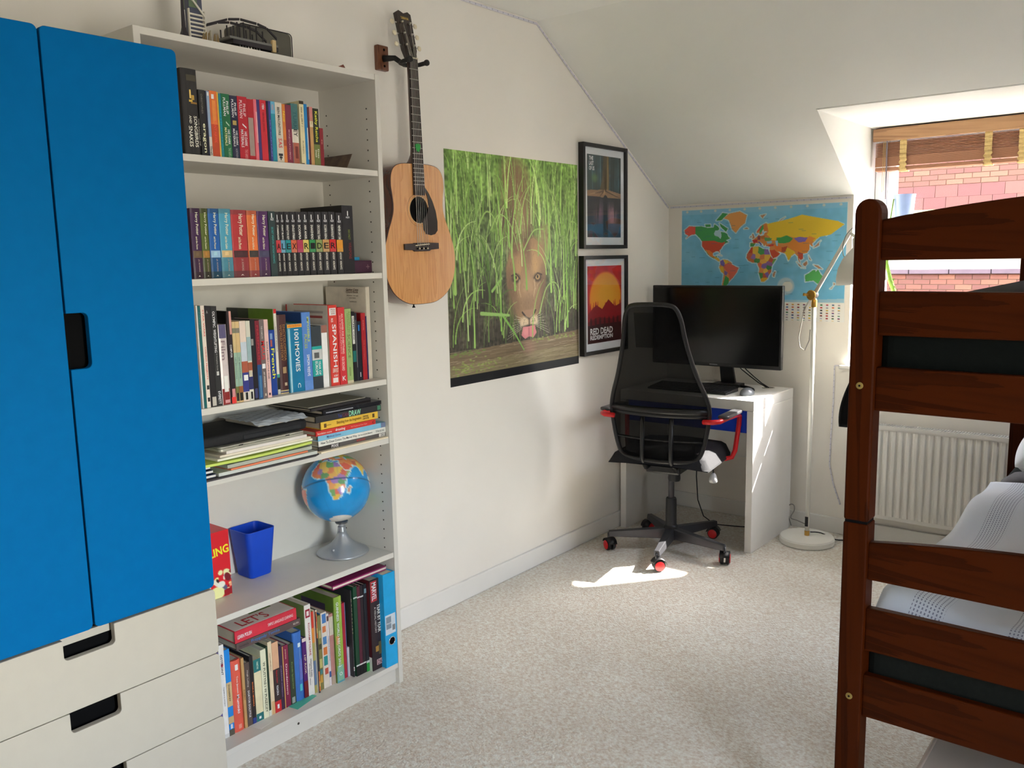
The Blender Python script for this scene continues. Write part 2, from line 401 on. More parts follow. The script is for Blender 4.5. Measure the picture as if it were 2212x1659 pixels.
# ------------------------------------------------------------------ outside
# the rest of this house: outer wall below the eaves and the roof either side of the dormer
hx = MB(); hx.box(-9, DX0-.02, 2.864, 3.10, -3, 1.72).box(DX1+.02, 9, 2.864, 3.10, -3, 1.72).box(DX0-.02, DX1+.02, 2.864, 3.10, -3, SILL-.03)
K(hx.build('wall_outer', pm((120, 70, 56), .9, .12, 6, key='own_brick')))
rf = MB()
for xa, xb in ((-9, -.12), (XR+.22, 9)): rf.prism([(xa, 3.3, 1.6), (xa, 3.3, 1.75), (xa, -.6, 4.25), (xa, -.6, 4.10)], (xb-xa, 0, 0))
rf.box(2.42, 4.4, 2.95, 3.45, -3, 4.30)                          # unseen chimney-shaped block, added to keep direct sun off the roof window
for xx in (2.75, 3.4, 4.05): rf.lathe([(.11, 4.30), (.10, 4.62), (.12, 4.64), (.12, 4.70)], (xx, 3.2, 0), n=14)  # pots on the added sun-blocking chimney
K(rf.build('roof_and_sun_blocker', pm((90, 60, 52), .9, .12, 6, key='own_roof')))
K(MB().box(-25, 25, 3.2, 40, -3.1, -3.0).build('ground', pm((74, 76, 66), .9, .1, 2.0, key='paving')))
FY = 12.0
MORTAR = pm((67, 46, 30), .9, .05, 6, key='mortar')
def brick_tex():
    M = bpy.data.materials.new('distant_brickwork'); M.use_nodes = True; n = M.node_tree.nodes; L = M.node_tree.links; b = n['Principled BSDF']
    tc = n.new('ShaderNodeTexCoord'); mp = n.new('ShaderNodeMapping'); mp.inputs['Rotation'].default_value = (math.pi/2, 0, 0); L.new(tc.outputs['Object'], mp.inputs[0])
    br = n.new('ShaderNodeTexBrick'); br.inputs['Scale'].default_value = 1.0; br.inputs['Brick Width'].default_value = .225; br.inputs['Row Height'].default_value = .075; br.inputs['Mortar Size'].default_value = .006
    br.inputs['Color1'].default_value = lin((70, 32, 20)); br.inputs['Color2'].default_value = lin((76, 38, 23)); br.inputs['Mortar'].default_value = lin((67, 46, 30))
    L.new(mp.outputs[0], br.inputs[0]); L.new(br.outputs[0], b.inputs['Base Color']); b.inputs['Roughness'].default_value = .9
    return M
bb = empty('brick_building', (0, FY, -3), 'red brick house opposite with a clay tiled band seen through the window', 'building')
BT = brick_tex()
fw_ = MB(); fw_.box(-9, 9, FY+.03, FY+6, -3, 6.2); fw_.build('far_wall', BT, bb)
roof = MB(); roof.prism([(-9.3, FY-.3, 6.2), (-9.3, FY+6.3, 6.2), (-9.3, FY+3, 8.6)], (18.6, 0, 0)); roof.build('roof', pm((120, 71, 45), .85, .15, 5, key='roof_tile'), bb)
MB().box(-2.4, 1.6, FY+.005, FY+.03, .4, 3.1).build('mortar_bed', MORTAR, bb)
bm_ = [pm(c, .85, .12, 22, key='brick_%d' % i) for i, c in enumerate(((71, 35, 22), (79, 40, 24), (67, 31, 20), (86, 48, 29)))]
bmesh_ = []
for mt in bm_:
    me = bpy.data.meshes.new('brick'); q = MB().box(-.1075, .1075, 0, .03, 0, .065); me.from_pydata(q.v, [], q.f); me.update(); me.materials.append(mt); bmesh_.append(me)
def brick_rows(z0, rows, xa, xb):
    for r in range(rows):
        x = xa+(.1125 if r % 2 else 0)
        while x < xb:
            o = bpy.data.objects.new('brick', random.choice(bmesh_)); COL.objects.link(o); o.parent = bb
            o.location = Vector((x, FY-.004+random.uniform(-.002, .002), z0+r*.075))-WL[bb]; x += .225
brick_rows(2.372, 9, -1.9, 1.1); brick_rows(.485, 8, -1.6, 1.1)
tmat = [pm(c, .8, .16, 9, key='clay_tile_%d' % i, stretch=(9, 1, 1)) for i, c in enumerate(((70, 29, 18), (65, 24, 16), (75, 35, 22)))]
for r in range(2):
    for i in range(11):
        x = -2.0+.3*i+(.15 if r else 0)
        MB().obox((x, FY-.012-.012*r, 2.195-.172*r), (.294, 0, 0), (0, .03, 0), (0, .012, .170)).build('tile', random.choice(tmat), bb)
MB().box(-2.4, 1.6, FY-.08, FY+.0, 1.944, 2.021).build('fascia', pm((102, 96, 55), .5, .03, 4, key='cream_paint'), bb)
for i in range(7): MB().box(-2.2+.55*i, -2.2+.55*i+.54, FY-.06, FY+.02, 1.085, 1.175).build('coping_stone', pm((59, 44, 49), .85, .14, 14, key='coping'), bb, bevel=.01)

# ------------------------------------------------------------------ radiator
RAD = pm((236, 234, 228), .35, .01, 5, key='radiator_enamel')
rx0, rx1, ry, rz0, rz1 = 1.10, 1.86, 2.385, .135, .60
rd = empty('radiator', (1.5, 2.42, rz0), 'white ribbed panel radiator on the wall under the window', 'radiator')
def radface(u, v):
    x = rx0+.012+(rx1-rx0-.024)*u; z = rz0+.02+(rz1-rz0-.04)*v
    e = min(1, max(0, (min(v, 1-v)-.03)/.05)); ph = (x-rx0)/.0333 % 1.0
    rib = max(0., min(1., (abs(ph-.5)-.16)/.10))
    return (x, ry-.010*rib*e, z)
p = MB(); p.grid(lambda u, v: radface(u, v), 240, 16); p.build('front_panel', RAD, rd, smooth=True)
MB().box(rx0, rx1, ry+.001, ry+.012, rz0, rz1-.004).box(rx0, rx1, ry+.045, ry+.055, rz0, rz1-.004).build('panel', RAD, rd, bevel=.004)
for xs_ in (rx0-.004, rx1): MB().box(xs_, xs_+.004, ry-.006, ry+.058, rz0+.02, rz1).build('side_cover', RAD, rd)
g = MB(); g.box(rx0, rx1, ry-.008, ry-.002, rz1-.012, rz1+.004).box(rx0, rx1, ry+.052, ry+.058, rz1-.012, rz1+.004)
nsl = 62
for i in range(nsl+1):
    x = rx0+(rx1-rx0-.005)*i/nsl; g.obox((x, ry-.002, rz1), (.004, 0, 0), (.004, .054, 0), (0, 0, .004))
g.build('top_grille', RAD, rd)
MB().box(rx0, rx1, ry+.013, ry+.044, rz1-.05, rz1-.045).build('convector', pm((90, 88, 84), .7, .1, 20, key='convector_dark'), rd)
MB().tube([(rx0+.03, ry+.03, rz0), (rx0+.03, ry+.03, 0.001)], .008).tube([(rx1-.03, ry+.03, rz0), (rx1-.03, ry+.03, .001)], .008).build('pipe', RAD, rd, smooth=True)
MB().box(1.2, 1.24, ry+.055, YB, .45, .5).box(1.65, 1.69, ry+.055, YB, .45, .5).build('wall_bracket', RAD, rd)

# ------------------------------------------------------------------ LED strips
LEDM = mix_transparent('led_tape_film', (236, 234, 240), .10, .25)
CHIP = pm((190, 188, 200), .4, .1, 60, key='led_chip')
def led(label, pts, nrm_, w=.010, step=.035):
    pts = [Vector(p) for p in pts]; nrm_ = Vector(nrm_)
    e = empty('led_strip', pts[0], label, 'light strip')
    tape = MB(); chips = MB()
    for a, b in zip(pts, pts[1:]):
        d = (b-a); L_ = d.length; d.normalize(); s = d.cross(nrm_).normalized()
        tape.obox(a-s*w/2, d*L_, s*w, nrm_*.0022)
        k = step/2
        while k < L_:
            chips.obox(a+d*k-s*.0025+nrm_*.0022, d*.005, s*.005, nrm_*.0012); k += step
    tape.build('tape', LEDM, e); chips.build('led_chips', CHIP, e, kind='stuff')
led('clear adhesive light tape along ceiling, slope and top of map wall', [(.002, -.2, ZC-.012), (.002, YS-.004, ZC-.012), (.002, YB-.012, ZK-.012)], (1, 0, 0))
led('clear adhesive light tape running level above the world map', [(.012, YB-.003, ZK-.012), (DX0-.01, YB-.003, ZK-.012)], (0, -1, 0))
LP = [W(u, v, 'y', YB-.003) for u, v in ((1832, 789), (1803, 790), (1800, 870), (1795, 940), (1792, 1005), (1800, 1045), (1815, 1090))]
led('loose light tape hanging down the wall behind the floor lamp', LP, (0, -1, 0), .007, .03)

# ------------------------------------------------------------------ blind
bl = empty('venetian_blind', (1.51, 2.72, 1.87), 'wooden slatted blind pulled up at the head of the window', 'blind')
BWD = wood('blind_wood', (150, 108, 74), (178, 138, 98), 'x', .5, 5, 0)
BWS = pm((158, 112, 84), .55, .08, 3, key='blind_slat_wood', stretch=(.3, 8, 8))
bx0, bx1 = DX0+.012, DX1-.012
MB().box(bx0, bx1, 2.690, 2.702, 1.985, 2.046).build('valance', BWD, bl, bevel=.003)
MB().box(bx0+.01, bx1-.01, 2.705, 2.76, 2.01, 2.05).build('head_rail', BWD, bl)
zz = 1.978
for i in range(22):
    st = .0066 if i < 11 else .0040
    zz -= st
    MB().obox((bx0+.012, 2.703, zz), (bx1-bx0-.024, 0, 0), (0, .05, .009), (0, 0, .0034)).build('slat', BWS, bl)
MB().box(bx0+.012, bx1-.012, 2.704, 2.754, zz-.022, zz-.004).build('bottom_rail', BWS, bl, bevel=.003)
TAPE = pm((196, 170, 112), .8, .12, 120, bump=.3, key='ladder_tape')
for xt in (bx0+.145, bx0+.52, bx1-.145):
    MB().grid(lambda u, v: (xt-.016+.032*u+(.004*math.sin(v*40) if v < .4 else 0), 2.697-.004*abs(math.sin(v*22)), zz-.026+(1.985-zz+.026)*v), 2, 40).build('ladder_tape', TAPE, bl, solid=.0012)
    MB().box(xt-.02, xt+.016, 2.700, 2.76, zz-.028, zz-.0225).build('tape_clip', TAPE, bl)
for xt in (bx0+.052, bx0+.060):
    MB().tube([(xt, 2.694, 1.99), (xt, 2.694, 1.75+random.uniform(-.02, .0))], .0013, 6).build('pull_cord', TAPE, bl)
MB().tube([(bx0+.068, 2.694, 1.99), (bx0+.070, 2.694, 1.80), (bx0+.072, 2.694, 1.70)], .0035, 6).build('tilt_wand', pm((120, 112, 120), .4, .05, 30, key='wand'), bl)

# ------------------------------------------------------------------ plant pot on the transom ledge and its trailing stem
pp = empty('potted_plant', (1.165, 2.755, 1.402), 'pale blue plant pot with a trailing green stem on window transom', 'plant')
MB().box(1.09, 1.24, 2.72, WY+.004, 1.392, 1.402).build('pot_shelf', UPVC, pp)
bp_ = [(.030, 1.403), (.036, 1.50), (.043, 1.60), (.050, 1.70), (.053, 1.722), (.047, 1.722), (.045, 1.68), (.001, 1.675)]
MB().lathe(bp_, (1.168, 2.756, 0), n=28).build('pot', pm((150, 172, 214), .3, .1, 12, key='blue_glaze'), pp, auto=50)
GRN = pm((120, 160, 60), .5, .2, 60, bump=.3, key='succulent_green')
st = [(1.145, 2.735, 1.69), (1.128, 2.716, 1.70), (1.118, 2.708, 1.60), (1.112, 2.706, 1.45), (1.108, 2.706, 1.38), (1.125, 2.706, 1.31), (1.15, 2.706, 1.24), (1.165, 2.706, 1.19)]
MB().tube(st, [.003, .003, .003, .004, .010, .013, .011, .004], 8).build('stem', GRN, pp, smooth=True)
lf = MB()
for k in range(9):
    b = Vector(st[5]).lerp(Vector(st[7]), k/9); a = Vector((random.uniform(-.03, .05), random.uniform(-.01, .01), random.uniform(-.0, .03)))
    lf.add([b, b+a*.5+Vector((0, 0, .008)), b+a, b+a*.5-Vector((0, 0, .008))], [(0, 1, 2, 3)])
lf.build('leaf_tuft', GRN, pp, solid=.002)
# ================================================================== WARDROBE
BLUE = pm((0, 104, 166), .6, .03, 30, bump=.03, bscale=300, key='blue_foil', spec=.05)
PALE = pm((196, 189, 174), .5, .015, 30, key='pale_drawer_front')
DARK = pm((12, 12, 13), .9, .1, 20, key='dark_inside', spec=.1)
WX, WY1 = .52, -.812
DW = .3005
wr = empty('wardrobe', (.27, WY1-DW, 0), 'tall wardrobe with two blue doors above pale drawers', 'wardrobe')
ZD0, ZD1 = .652, 1.926
cb = MB(); cb.box(.02, .50, WY1-.018, WY1, 0, 1.922).box(.02, .50, WY1-2*DW, WY1-2*DW+.018, 0, 1.922)
cb.box(.02, .03, WY1-2*DW+.018, WY1-.018, 0, 1.922).box(.02, .50, WY1-2*DW+.018, WY1-.018, 1.904, 1.922).box(.02, .495, WY1-2*DW+.018, WY1-.018, .625, .643)
cb.build('carcass', PALE, wr)
MB().box(.03, .488, WY1-2*DW+.018, WY1-.018, .02, .624).box(.03, .488, WY1-2*DW+.018, WY1-.018, .644, 1.903).build('interior', DARK, wr)
# right-hand door with the grip cut-out in its edge
nz0, nz1, nw = W(150, 800, 'x', WX).z, W(140, 678, 'x', WX).z, W(193, 740, 'x', WX).y-(WY1-DW)
def door(y0, notch):
    g = .0022; w = DW-2*g; h = ZD1-ZD0
    P = rrect(w, h, .012)
    pts = [(WX-.018, y0+g+a, ZD0+b) for a, b in P]
    if notch:
        a0 = nz0-ZD0; a1 = nz1-ZD0; r = .012; out = []
        n_ = []
        for k in range(6):
            t = math.radians(90-90*k/5); n_.append((nw-r+r*math.cos(t), a1-r+r*math.sin(t)))
        for k in range(6):
            t = math.radians(0-90*k/5); n_.append((nw-r+r*math.cos(t), a0+r+r*math.sin(t)))
        poly = P[:]                                # ends on the left edge at top-left; insert going down
        poly = poly+[(0, a1)]+n_+[(0, a0)]
        pts = [(WX-.018, y0+g+a, ZD0+b) for a, b in poly]
    return MB().prism(pts, (.018, 0, 0)).build('door', BLUE, wr, bevel=.0016)
door(WY1-DW, True); door(WY1-2*DW, False)
zs = [ZD0-.004, .480, .312, .144]
dy0, dy1 = W(140, 1430, 'x', WX).y, W(250, 1390, 'x', WX).y
for i in range(3):
    z1, z0 = zs[i]-.001, zs[i+1]+.001
    y0, y1 = WY1-2*DW+.002, WY1-.002; w = y1-y0; h = z1-z0
    P = rrect(w, h, .011); a0, a1 = dy0-y0, dy1-y0; r = .010; nd = .047
    # order: bl, br, tr, [notch], tl
    tr = P[:18]; tl = P[18:]
    nn = [(a1, h)]+[(a1-r+r*math.cos(math.radians(-90*k/5)), h-nd+r+r*math.sin(math.radians(-90*k/5))) for k in range(6)]
    nn += [(a0+r+r*math.cos(math.radians(-90-90*k/5)), h-nd+r+r*math.sin(math.radians(-90-90*k/5))) for k in range(6)]+[(a0, h)]
    MB().prism([(WX-.018, y0+a, z0+b) for a, b in tr+nn+tl], (.018, 0, 0)).build('drawer_front', PALE, wr, bevel=.0016)
MB().box(.03, .47, WY1-2*DW+.02, WY1-.02, 0, .14).build('plinth', PALE, wr)

# ================================================================== BOOKCASE
BX = .316; BXB = .036; TH = .018
SH = [.0748, .470, .8639, 1.0604, 1.4058, 1.7264]          # shelf tops
BW = pm((222, 218, 208), .45, .012, 20, key='white_bookcase_foil')
bc = empty('bookcase', (.176, -.4, 0), 'tall white open bookcase against the wall beside blue wardrobe', 'bookcase')
MB().box(BXB, BX, -TH, 0, 0, 2.02).build('side_panel', BW, bc, bevel=.001)
MB().box(BXB, BX, -.80, -.80+TH, 0, 2.02).build('side_panel', BW, bc, bevel=.001)
MB().box(BXB, BX-.002, -.80+TH, -TH, 2.002, 2.020).build('top_panel', BW, bc, bevel=.001)
MB().box(BXB, BXB+.004, -.80+TH, -TH, .02, 2.002).build('back_panel', BW, bc)
for z in SH: MB().box(BXB+.005, BX-.003, -.80+TH+.0005, -TH-.0005, z-TH, z).build('shelf', BW, bc, bevel=.001)
MB().box(BX-.034, BX-.018, -.80+TH, -TH, 0, SH[0]-TH).build('plinth', BW, bc)
hole = pm((60, 54, 46), .9, .1, 30, key='peg_hole')
hb = MB()
for xh in (BXB+.04, BX-.045):
    z = .16
    while z < 1.95:
        hb.lathe([(.0025, 0), (.0025, .0006)], (xh, -TH-.0006, z), (0, -1, 0), 8); z += .032*1.0
hb.build('peg_holes', hole, bc, kind='stuff')
cov = MB()
MB().lathe([(.004, 0), (.004, .0006)], (BX-.0175, -.43, .035), (1, 0, 0), 10).build('screw_cover', hole, bc)
# ================================================================== BOOKS
PAGE = pm((226, 216, 192), .85, .06, 14, key='page_edges', stretch=(1, 1, 90))
PAGEG = pm((196, 184, 160), .85, .08, 14, key='old_page_edges', stretch=(1, 1, 90))
INK = {}
def ink(c, k=1.35):
    return pm(c, .5, .02, 30, k=k, spec=.4)
BK = 1.15         # books stand in the shade of the shelves: cover albedo from the photograph's colour
USED = {}
def book(name, o, T, H, D, t, h, d, col, label, group, titles=(), bands=(), cover=None, rough=.45, bulge=.0, pages=PAGE, cat='book', board=.002, key=None, k=None):
    """o = front/bottom/start corner of the spine; T thickness, H height, D inward unit vectors.
    titles: (string, h0, h1, t0, t1, colour) in fractions of spine height (from the bottom) and thickness
    bands:  (h0, h1, t0, t1, colour)"""
    o, T, H, D = Vector(o), Vector(T), Vector(H), Vector(D); kk = k or BK
    c = min(board, t*.3); prof = [(0, d), (0, 0)]
    if bulge:
        prof = [(0, d), (0, bulge)]+[(t*(.5-.5*math.cos(math.pi*i/6)), bulge*(1-math.sin(math.pi*i/6))) for i in range(1, 6)]+[(t, bulge)]
    else: prof += [(t, 0)]
    if not bulge: prof = [(0, d), (0, .0), (t, .0)]
    prof += [(t, d), (t-c, d), (t-c, c+bulge+.001), (c, c+bulge+.001), (c, d)]
    root = MB().prism([o+T*a+D*b for a, b in prof], H*h).build(name, pm(col, rough, .07, 30, k=kk), None)
    tag(root, label, cat, group)
    MB().obox(o+T*c+D*(c+bulge+.0015)+H*.0025, T*(t-2*c), D*(d-c-bulge-.005), H*(h-.005)).build('page_block', pages, root)
    e = .0002
    for (h0, h1, t0, t1, bc_) in bands:
        bo = MB(); e += .00022
        if bulge:
            n = 6; ring = []
            for i in range(n+1):
                f = t0+(t1-t0)*i/n; th = math.acos(max(-1, min(1, 1-2*f))); ring.append(o+T*(t*f)+D*(bulge*(1-math.sin(th))-e))
            P = ring+[q+H*(h*(h1-h0)) for q in ring]; P = [q+H*(h*h0) for q in P]
            bo.add(P, [(i, i+1, i+n+2, i+n+1) for i in range(n)])
        else: bo.obox(o+T*(t*t0)+H*(h*h0)-D*e, T*(t*(t1-t0)), D*e, H*(h*(h1-h0)))
        bo.build('spine_band', pm(bc_, rough, .06, 60, k=kk), root)
    nn_ = T.cross(H); down = -H; tup = T
    if abs(H.z) < .5: down = H; tup = T
    for tt in titles:
        s_, h0, h1, t0, t1, tc = tt[:6]
        L_ = h*(h1-h0); Hh = t*(t1-t0)
        f = (t0+t1)/2; cc = o+T*(t*f)+H*(h*(h0+h1)/2)-D*(e+.0005)
        if len(tt) > 6: text(s_, cc, T if abs(H.z) > .5 else H, H if abs(H.z) > .5 else T, Hh if abs(H.z) > .5 else L_, L_ if abs(H.z) > .5 else Hh, ink(tc), root, name='title_lettering')
        else: text(s_, cc, down, tup, L_, Hh, ink(tc), root, name='title_lettering')
    if cover:
        if isinstance(cover, tuple) and len(cover) == 3 and not isinstance(cover[0], tuple): cover = ((0, 1, .0, 1, cover),)
        ec = .0003
        for (h0, h1, d0, d1, cc_) in cover:
            ec += .0002
            MB().obox(o+H*(h*h0)+D*(.003+(d-.004)*d0)-T*ec, T*ec, D*((d-.004)*(d1-d0)), H*(h*(h1-h0))).build('front_cover', pm(cc_, rough, .12, 25, k=kk), root)
    return root
YV, ZV, DV = Vector((0, 1, 0)), Vector((0, 0, 1)), Vector((-1, 0, 0))
def row(zoom, xs, z, yrow, items, group, depth=.17):
    """items: (x0, x1, ytop, colour, label, kwargs): zoom-window pixel edges of each spine at height yrow"""
    ox, oy, sc = zoom; prev = None
    for it in items:
        x0, x1, yt, col, label = it[:5]; kw = dict(it[5]) if len(it) > 5 else {}
        xx = kw.pop('xs', xs); yr = kw.pop('yrow', yrow)
        a = W(ox+x0/sc, oy+yr/sc, 'x', xx); b = W(ox+x1/sc, oy+yr/sc, 'x', xx)
        y0, y1 = a.y, b.y
        if prev is not None and y0 < prev+.0006: y0 = prev+.0006
        if y1 < y0+.004: y1 = y0+.004
        top = W(ox+(kw.pop('xt', (x0+x1)/2))/sc, oy+yt/sc, 'x', xx).z
        prev = y1 if not kw.pop('skip', False) else prev
        lift = kw.pop('lift', .0); d = kw.pop('d', depth); nm = kw.pop('name', 'book')
        book(nm, (xx, y0, z+lift), YV, ZV, DV, y1-y0, max(.05, top-z-lift), d, col, label, group, **kw)
    return prev
def T_(s, h0, h1, t0, t1, c, *a): return (s, h0, h1, t0, t1, c)+a

# ---------------------------------------------------------------- top book shelf
GA = 'books on the top shelf'
ZA = (390, 140, 7.9); ZBm = (540, 190, 9.218)
CR_, GD, WH = (232, 224, 200), (212, 178, 70), (240, 238, 230)
row(ZA, .288, SH[5], 1000, [
    (62, 332, 72, (38, 36, 36), 'thick black hardback with gold bird, tallest on top shelf', dict(d=.16, bulge=.004, titles=[T_('SONGBIRDS', .10, .46, .60, .80, CR_), T_('SNAKES', .10, .34, .25, .48, CR_), T_('AND', .37, .46, .32, .47, CR_), T_('THE BALLAD OF', .12, .44, .86, .95, (150, 146, 136))],
        bands=[(.62, .645, .40, .62, GD), (.645, .70, .56, .74, (190, 150, 60)), (.66, .76, .44, .54, (236, 200, 110)), (.60, .62, .5, .9, (150, 110, 40)), (.86, .93, .3, .9, (74, 70, 56))])),
    (336, 442, 432, (34, 34, 34), 'black paperback with cream rounded title beside thick black hardback', dict(titles=[T_('eragon', .06, .50, .25, .75, (232, 222, 180)), T_('CHRISTOPHER', .64, .94, .3, .6, (110, 108, 100))])),
    (444, 462, 448, (26, 28, 52), 'thin navy paperback beside black paperback on top shelf', {}),
    (463, 518, 452, (150, 170, 196), 'pale blue and white paperback with small round badge', dict(bands=[(0, .31, 0, 1, (214, 208, 196)), (.93, .98, .2, .8, (232, 230, 224))], titles=[T_('Thrall', .04, .17, .2, .8, (40, 40, 44))])),
    (522, 642, 450, (222, 112, 52), 'orange and red paperback with white oval badge at top', dict(bands=[(0, .50, 0, 1, (196, 76, 38)), (.88, .95, .25, .6, WH), (.50, .86, .25, .75, (230, 140, 64))], titles=[T_('TONY HAWK', .22, .56, .3, .7, (230, 80, 60))])),
    (643, 668, 470, (222, 178, 66), 'thin yellow paperback between orange and teal spines', {}),
    (669, 714, 495, (24, 128, 138), 'narrow teal paperback beside green paperback', dict(titles=[T_('CONTINENTAL', .1, .9, .3, .7, (30, 160, 176))])),
    (716, 856, 500, (26, 104, 62), 'green paperback with white author lettering, left of a matching trio', dict(titles=[T_('PHILIP', .69, .89, .55, .82, WH), T_('PULLMAN', .66, .94, .18, .48, WH), T_('/', .50, .58, .4, .8, (170, 190, 170)), T_('HIS DARK', .22, .45, .55, .82, WH), T_('MATERIALS', .20, .48, .18, .46, (236, 236, 160)), T_('THE SUBTLE', .02, .17, .5, .8, (150, 180, 150))])),
    (860, 984, 530, (38, 40, 66), 'navy paperback with gold disc, middle of a matching trio', dict(titles=[T_('PHILIP', .69, .89, .55, .82, WH), T_('PULLMAN', .66, .94, .18, .48, WH), T_('HIS DARK', .22, .45, .55, .82, WH), T_('MATERIALS', .20, .48, .18, .46, WH), T_('NORTHERN', .02, .17, .4, .7, (140, 140, 150))], bands=[(.54, .61, .25, .75, (176, 150, 80))])),
    (988, 1150, 545, (182, 30, 44), 'red paperback with white author lettering, right of a matching trio', dict(titles=[T_('PHILIP', .69, .89, .55, .82, (230, 190, 190)), T_('PULLMAN', .66, .94, .18, .48, (230, 190, 190)), T_('/', .50, .58, .4, .8, WH), T_('HIS DARK', .22, .45, .55, .82, WH), T_('MATERIALS', .20, .48, .18, .46, WH), T_('THE AMBER', .02, .17, .5, .8, (200, 130, 130))])),
    (1154, 1258, 590, (178, 28, 40), 'red paperback with a torn grey patch on its spine', dict(bands=[(.08, .70, .05, .85, (160, 142, 132))])),
    (1260, 1312, 590, (228, 110, 122), 'pink paperback with worn white edge', dict(bands=[(.3, .8, .6, 1, (236, 170, 170))])),
], GA, .115)
row(ZBm, .288, SH[5], 800, [
    (156, 214, 238, (64, 48, 110), 'narrow purple paperback beside worn pink one', {}),
    (216, 340, 246, (204, 42, 54), 'bright red paperback with white number near its top', dict(titles=[T_('1984', .85, .94, .3, .7, WH), T_('GEORGE ORWELL', .48, .80, .35, .62, (120, 24, 34))])),
    (345, 384, 262, (22, 24, 52), 'narrow dark navy paperback beside bright red one', {}),
    (386, 428, 266, (62, 62, 136), 'narrow violet paperback beside teal spine', dict(titles=[T_('SKY CAPTAIN', .1, .7, .3, .7, (110, 130, 190))])),
    (430, 514, 272, (30, 142, 162), 'teal paperback with pale blue swirl at top', dict(bands=[(.80, 1, 0, 1, (96, 170, 200)), (.86, .95, .2, .7, (150, 150, 170))])),
    (516, 652, 292, (214, 206, 188), 'cream paperback with black lettering and winged dagger mark', dict(titles=[T_('BEN MACINTYRE', .46, .92, .3, .62, (34, 32, 32)), T_('SAS', .25, .41, .25, .75, (190, 70, 70))], bands=[(.05, .16, .44, .56, (40, 40, 42)), (.12, .16, .2, .8, (40, 40, 42)), (.08, .11, .3, .7, (40, 40, 42))])),
    (655, 715, 325, (214, 124, 54), 'orange paperback with yellow title beside cream spine', dict(titles=[T_('Now', .70, .88, .2, .8, (240, 200, 60))], bands=[(.3, .4, 0, 1, (180, 80, 40))])),
    (718, 832, 338, (128, 42, 66), 'maroon paperback with faint silver title', dict(titles=[T_('MONEYCATCHMAN', .08, .58, .35, .6, (200, 150, 160))])),
    (836, 976, 318, (72, 118, 118), 'worn grey teal paperback with large capital title and copper base', dict(bulge=.003, bands=[(0, .36, 0, 1, (176, 96, 74)), (.36, .58, 0, .9, (224, 216, 198)), (.1, .3, .3, .7, (120, 50, 44))], titles=[T_('TURK', .58, .88, .2, .7, (40, 90, 94)), T_('EY', .46, .58, .2, .7, (40, 40, 40))])),
    (1000, 1086, 262, (226, 214, 170), 'cream paperback with dark chewed top, slightly taller than neighbours', dict(bands=[(.95, 1, 0, 1, (60, 50, 36)), (.0, .03, .0, .6, (50, 40, 30))], titles=[T_('BEE ALERT /', .60, .90, .3, .6, (90, 80, 60)), T_('Robyn', .18, .38, .3, .6, (120, 106, 80))])),
    (1088, 1150, 325, (28, 130, 192), 'narrow sky blue paperback beside cream one', dict(bands=[(.1, .62, .75, 1, (224, 224, 220))])),
    (1156, 1190, 385, (88, 30, 34), 'narrow dark red paperback beside sky blue one', {}),
    (1192, 1256, 380, (196, 150, 92), 'tan paperback with pink top near end of row', dict(bands=[(.76, 1, 0, 1, (206, 130, 122)), (.66, .76, 0, 1, (226, 208, 176))], titles=[T_('salt', .70, .82, .3, .7, (150, 140, 60))])),
    (1258, 1376, 412, (40, 44, 28), 'dark green paperback with yellow title next to short red book', dict(titles=[T_('Kathy Reichs', .42, .95, .2, .75, (222, 226, 70)), T_('Deja', .14, .30, .5, .8, (230, 226, 200)), T_('Dead', .16, .28, .15, .42, (230, 226, 200))], bands=[(0, .38, 0, 1, (112, 122, 60))])),
    (1380, 1450, 800, (130, 22, 34), 'short thin dark red book at end of top row', dict(titles=[T_('EE', .58, .70, .35, .65, (190, 120, 110))], d=.10)),
], GA, .115)
# leaning card
a = W(700, 358, 'x', .22); b = W(747, 326, 'x', .10)
c1 = MB(); c1.obox((.05, -.095, SH[5]+.001), (.20, 0, 0), (.0, .028, .052), (0, .001, 0)); c1.build('postcard', pm((120, 98, 78), .5, .4, 30, k=1.2, var2=(70, 52, 44)))
tag(bpy.data.objects['postcard'], 'brown picture card leaning at right end of top shelf', 'card')

# ---------------------------------------------------------------- second book shelf
GB = 'novels on the second shelf'
ZCm = (405, 440, 9.76); ZDm = (590, 430, 8.848)
WZ = [((62, 28, 74), (50, 26, 44), (104, 84, 60), 'dark purple'), ((84, 100, 34), (44, 40, 28), (160, 116, 50), 'olive green'), ((20, 92, 168), (14, 62, 84), (150, 190, 220), 'deep blue'),
      ((76, 160, 190), (70, 110, 120), (206, 180, 130), 'light blue'), ((182, 52, 56), (104, 48, 54), (70, 40, 44), 'wide crimson'), ((222, 116, 54), (140, 60, 60), (60, 56, 52), 'orange'), ((84, 38, 100), (70, 44, 72), (70, 70, 96), 'violet')]
ed = [(98, 300, 95), (304, 462, 100), (472, 690, 104), (700, 944, 108), (950, 1272, 132), (1284, 1488, 145), (1496, 1724, 160)]
SUBT = ['Stone', 'Chamber', 'Prisoner', 'Goblet', 'Phoenix', 'Half-Blood', 'Hallows']
its = []
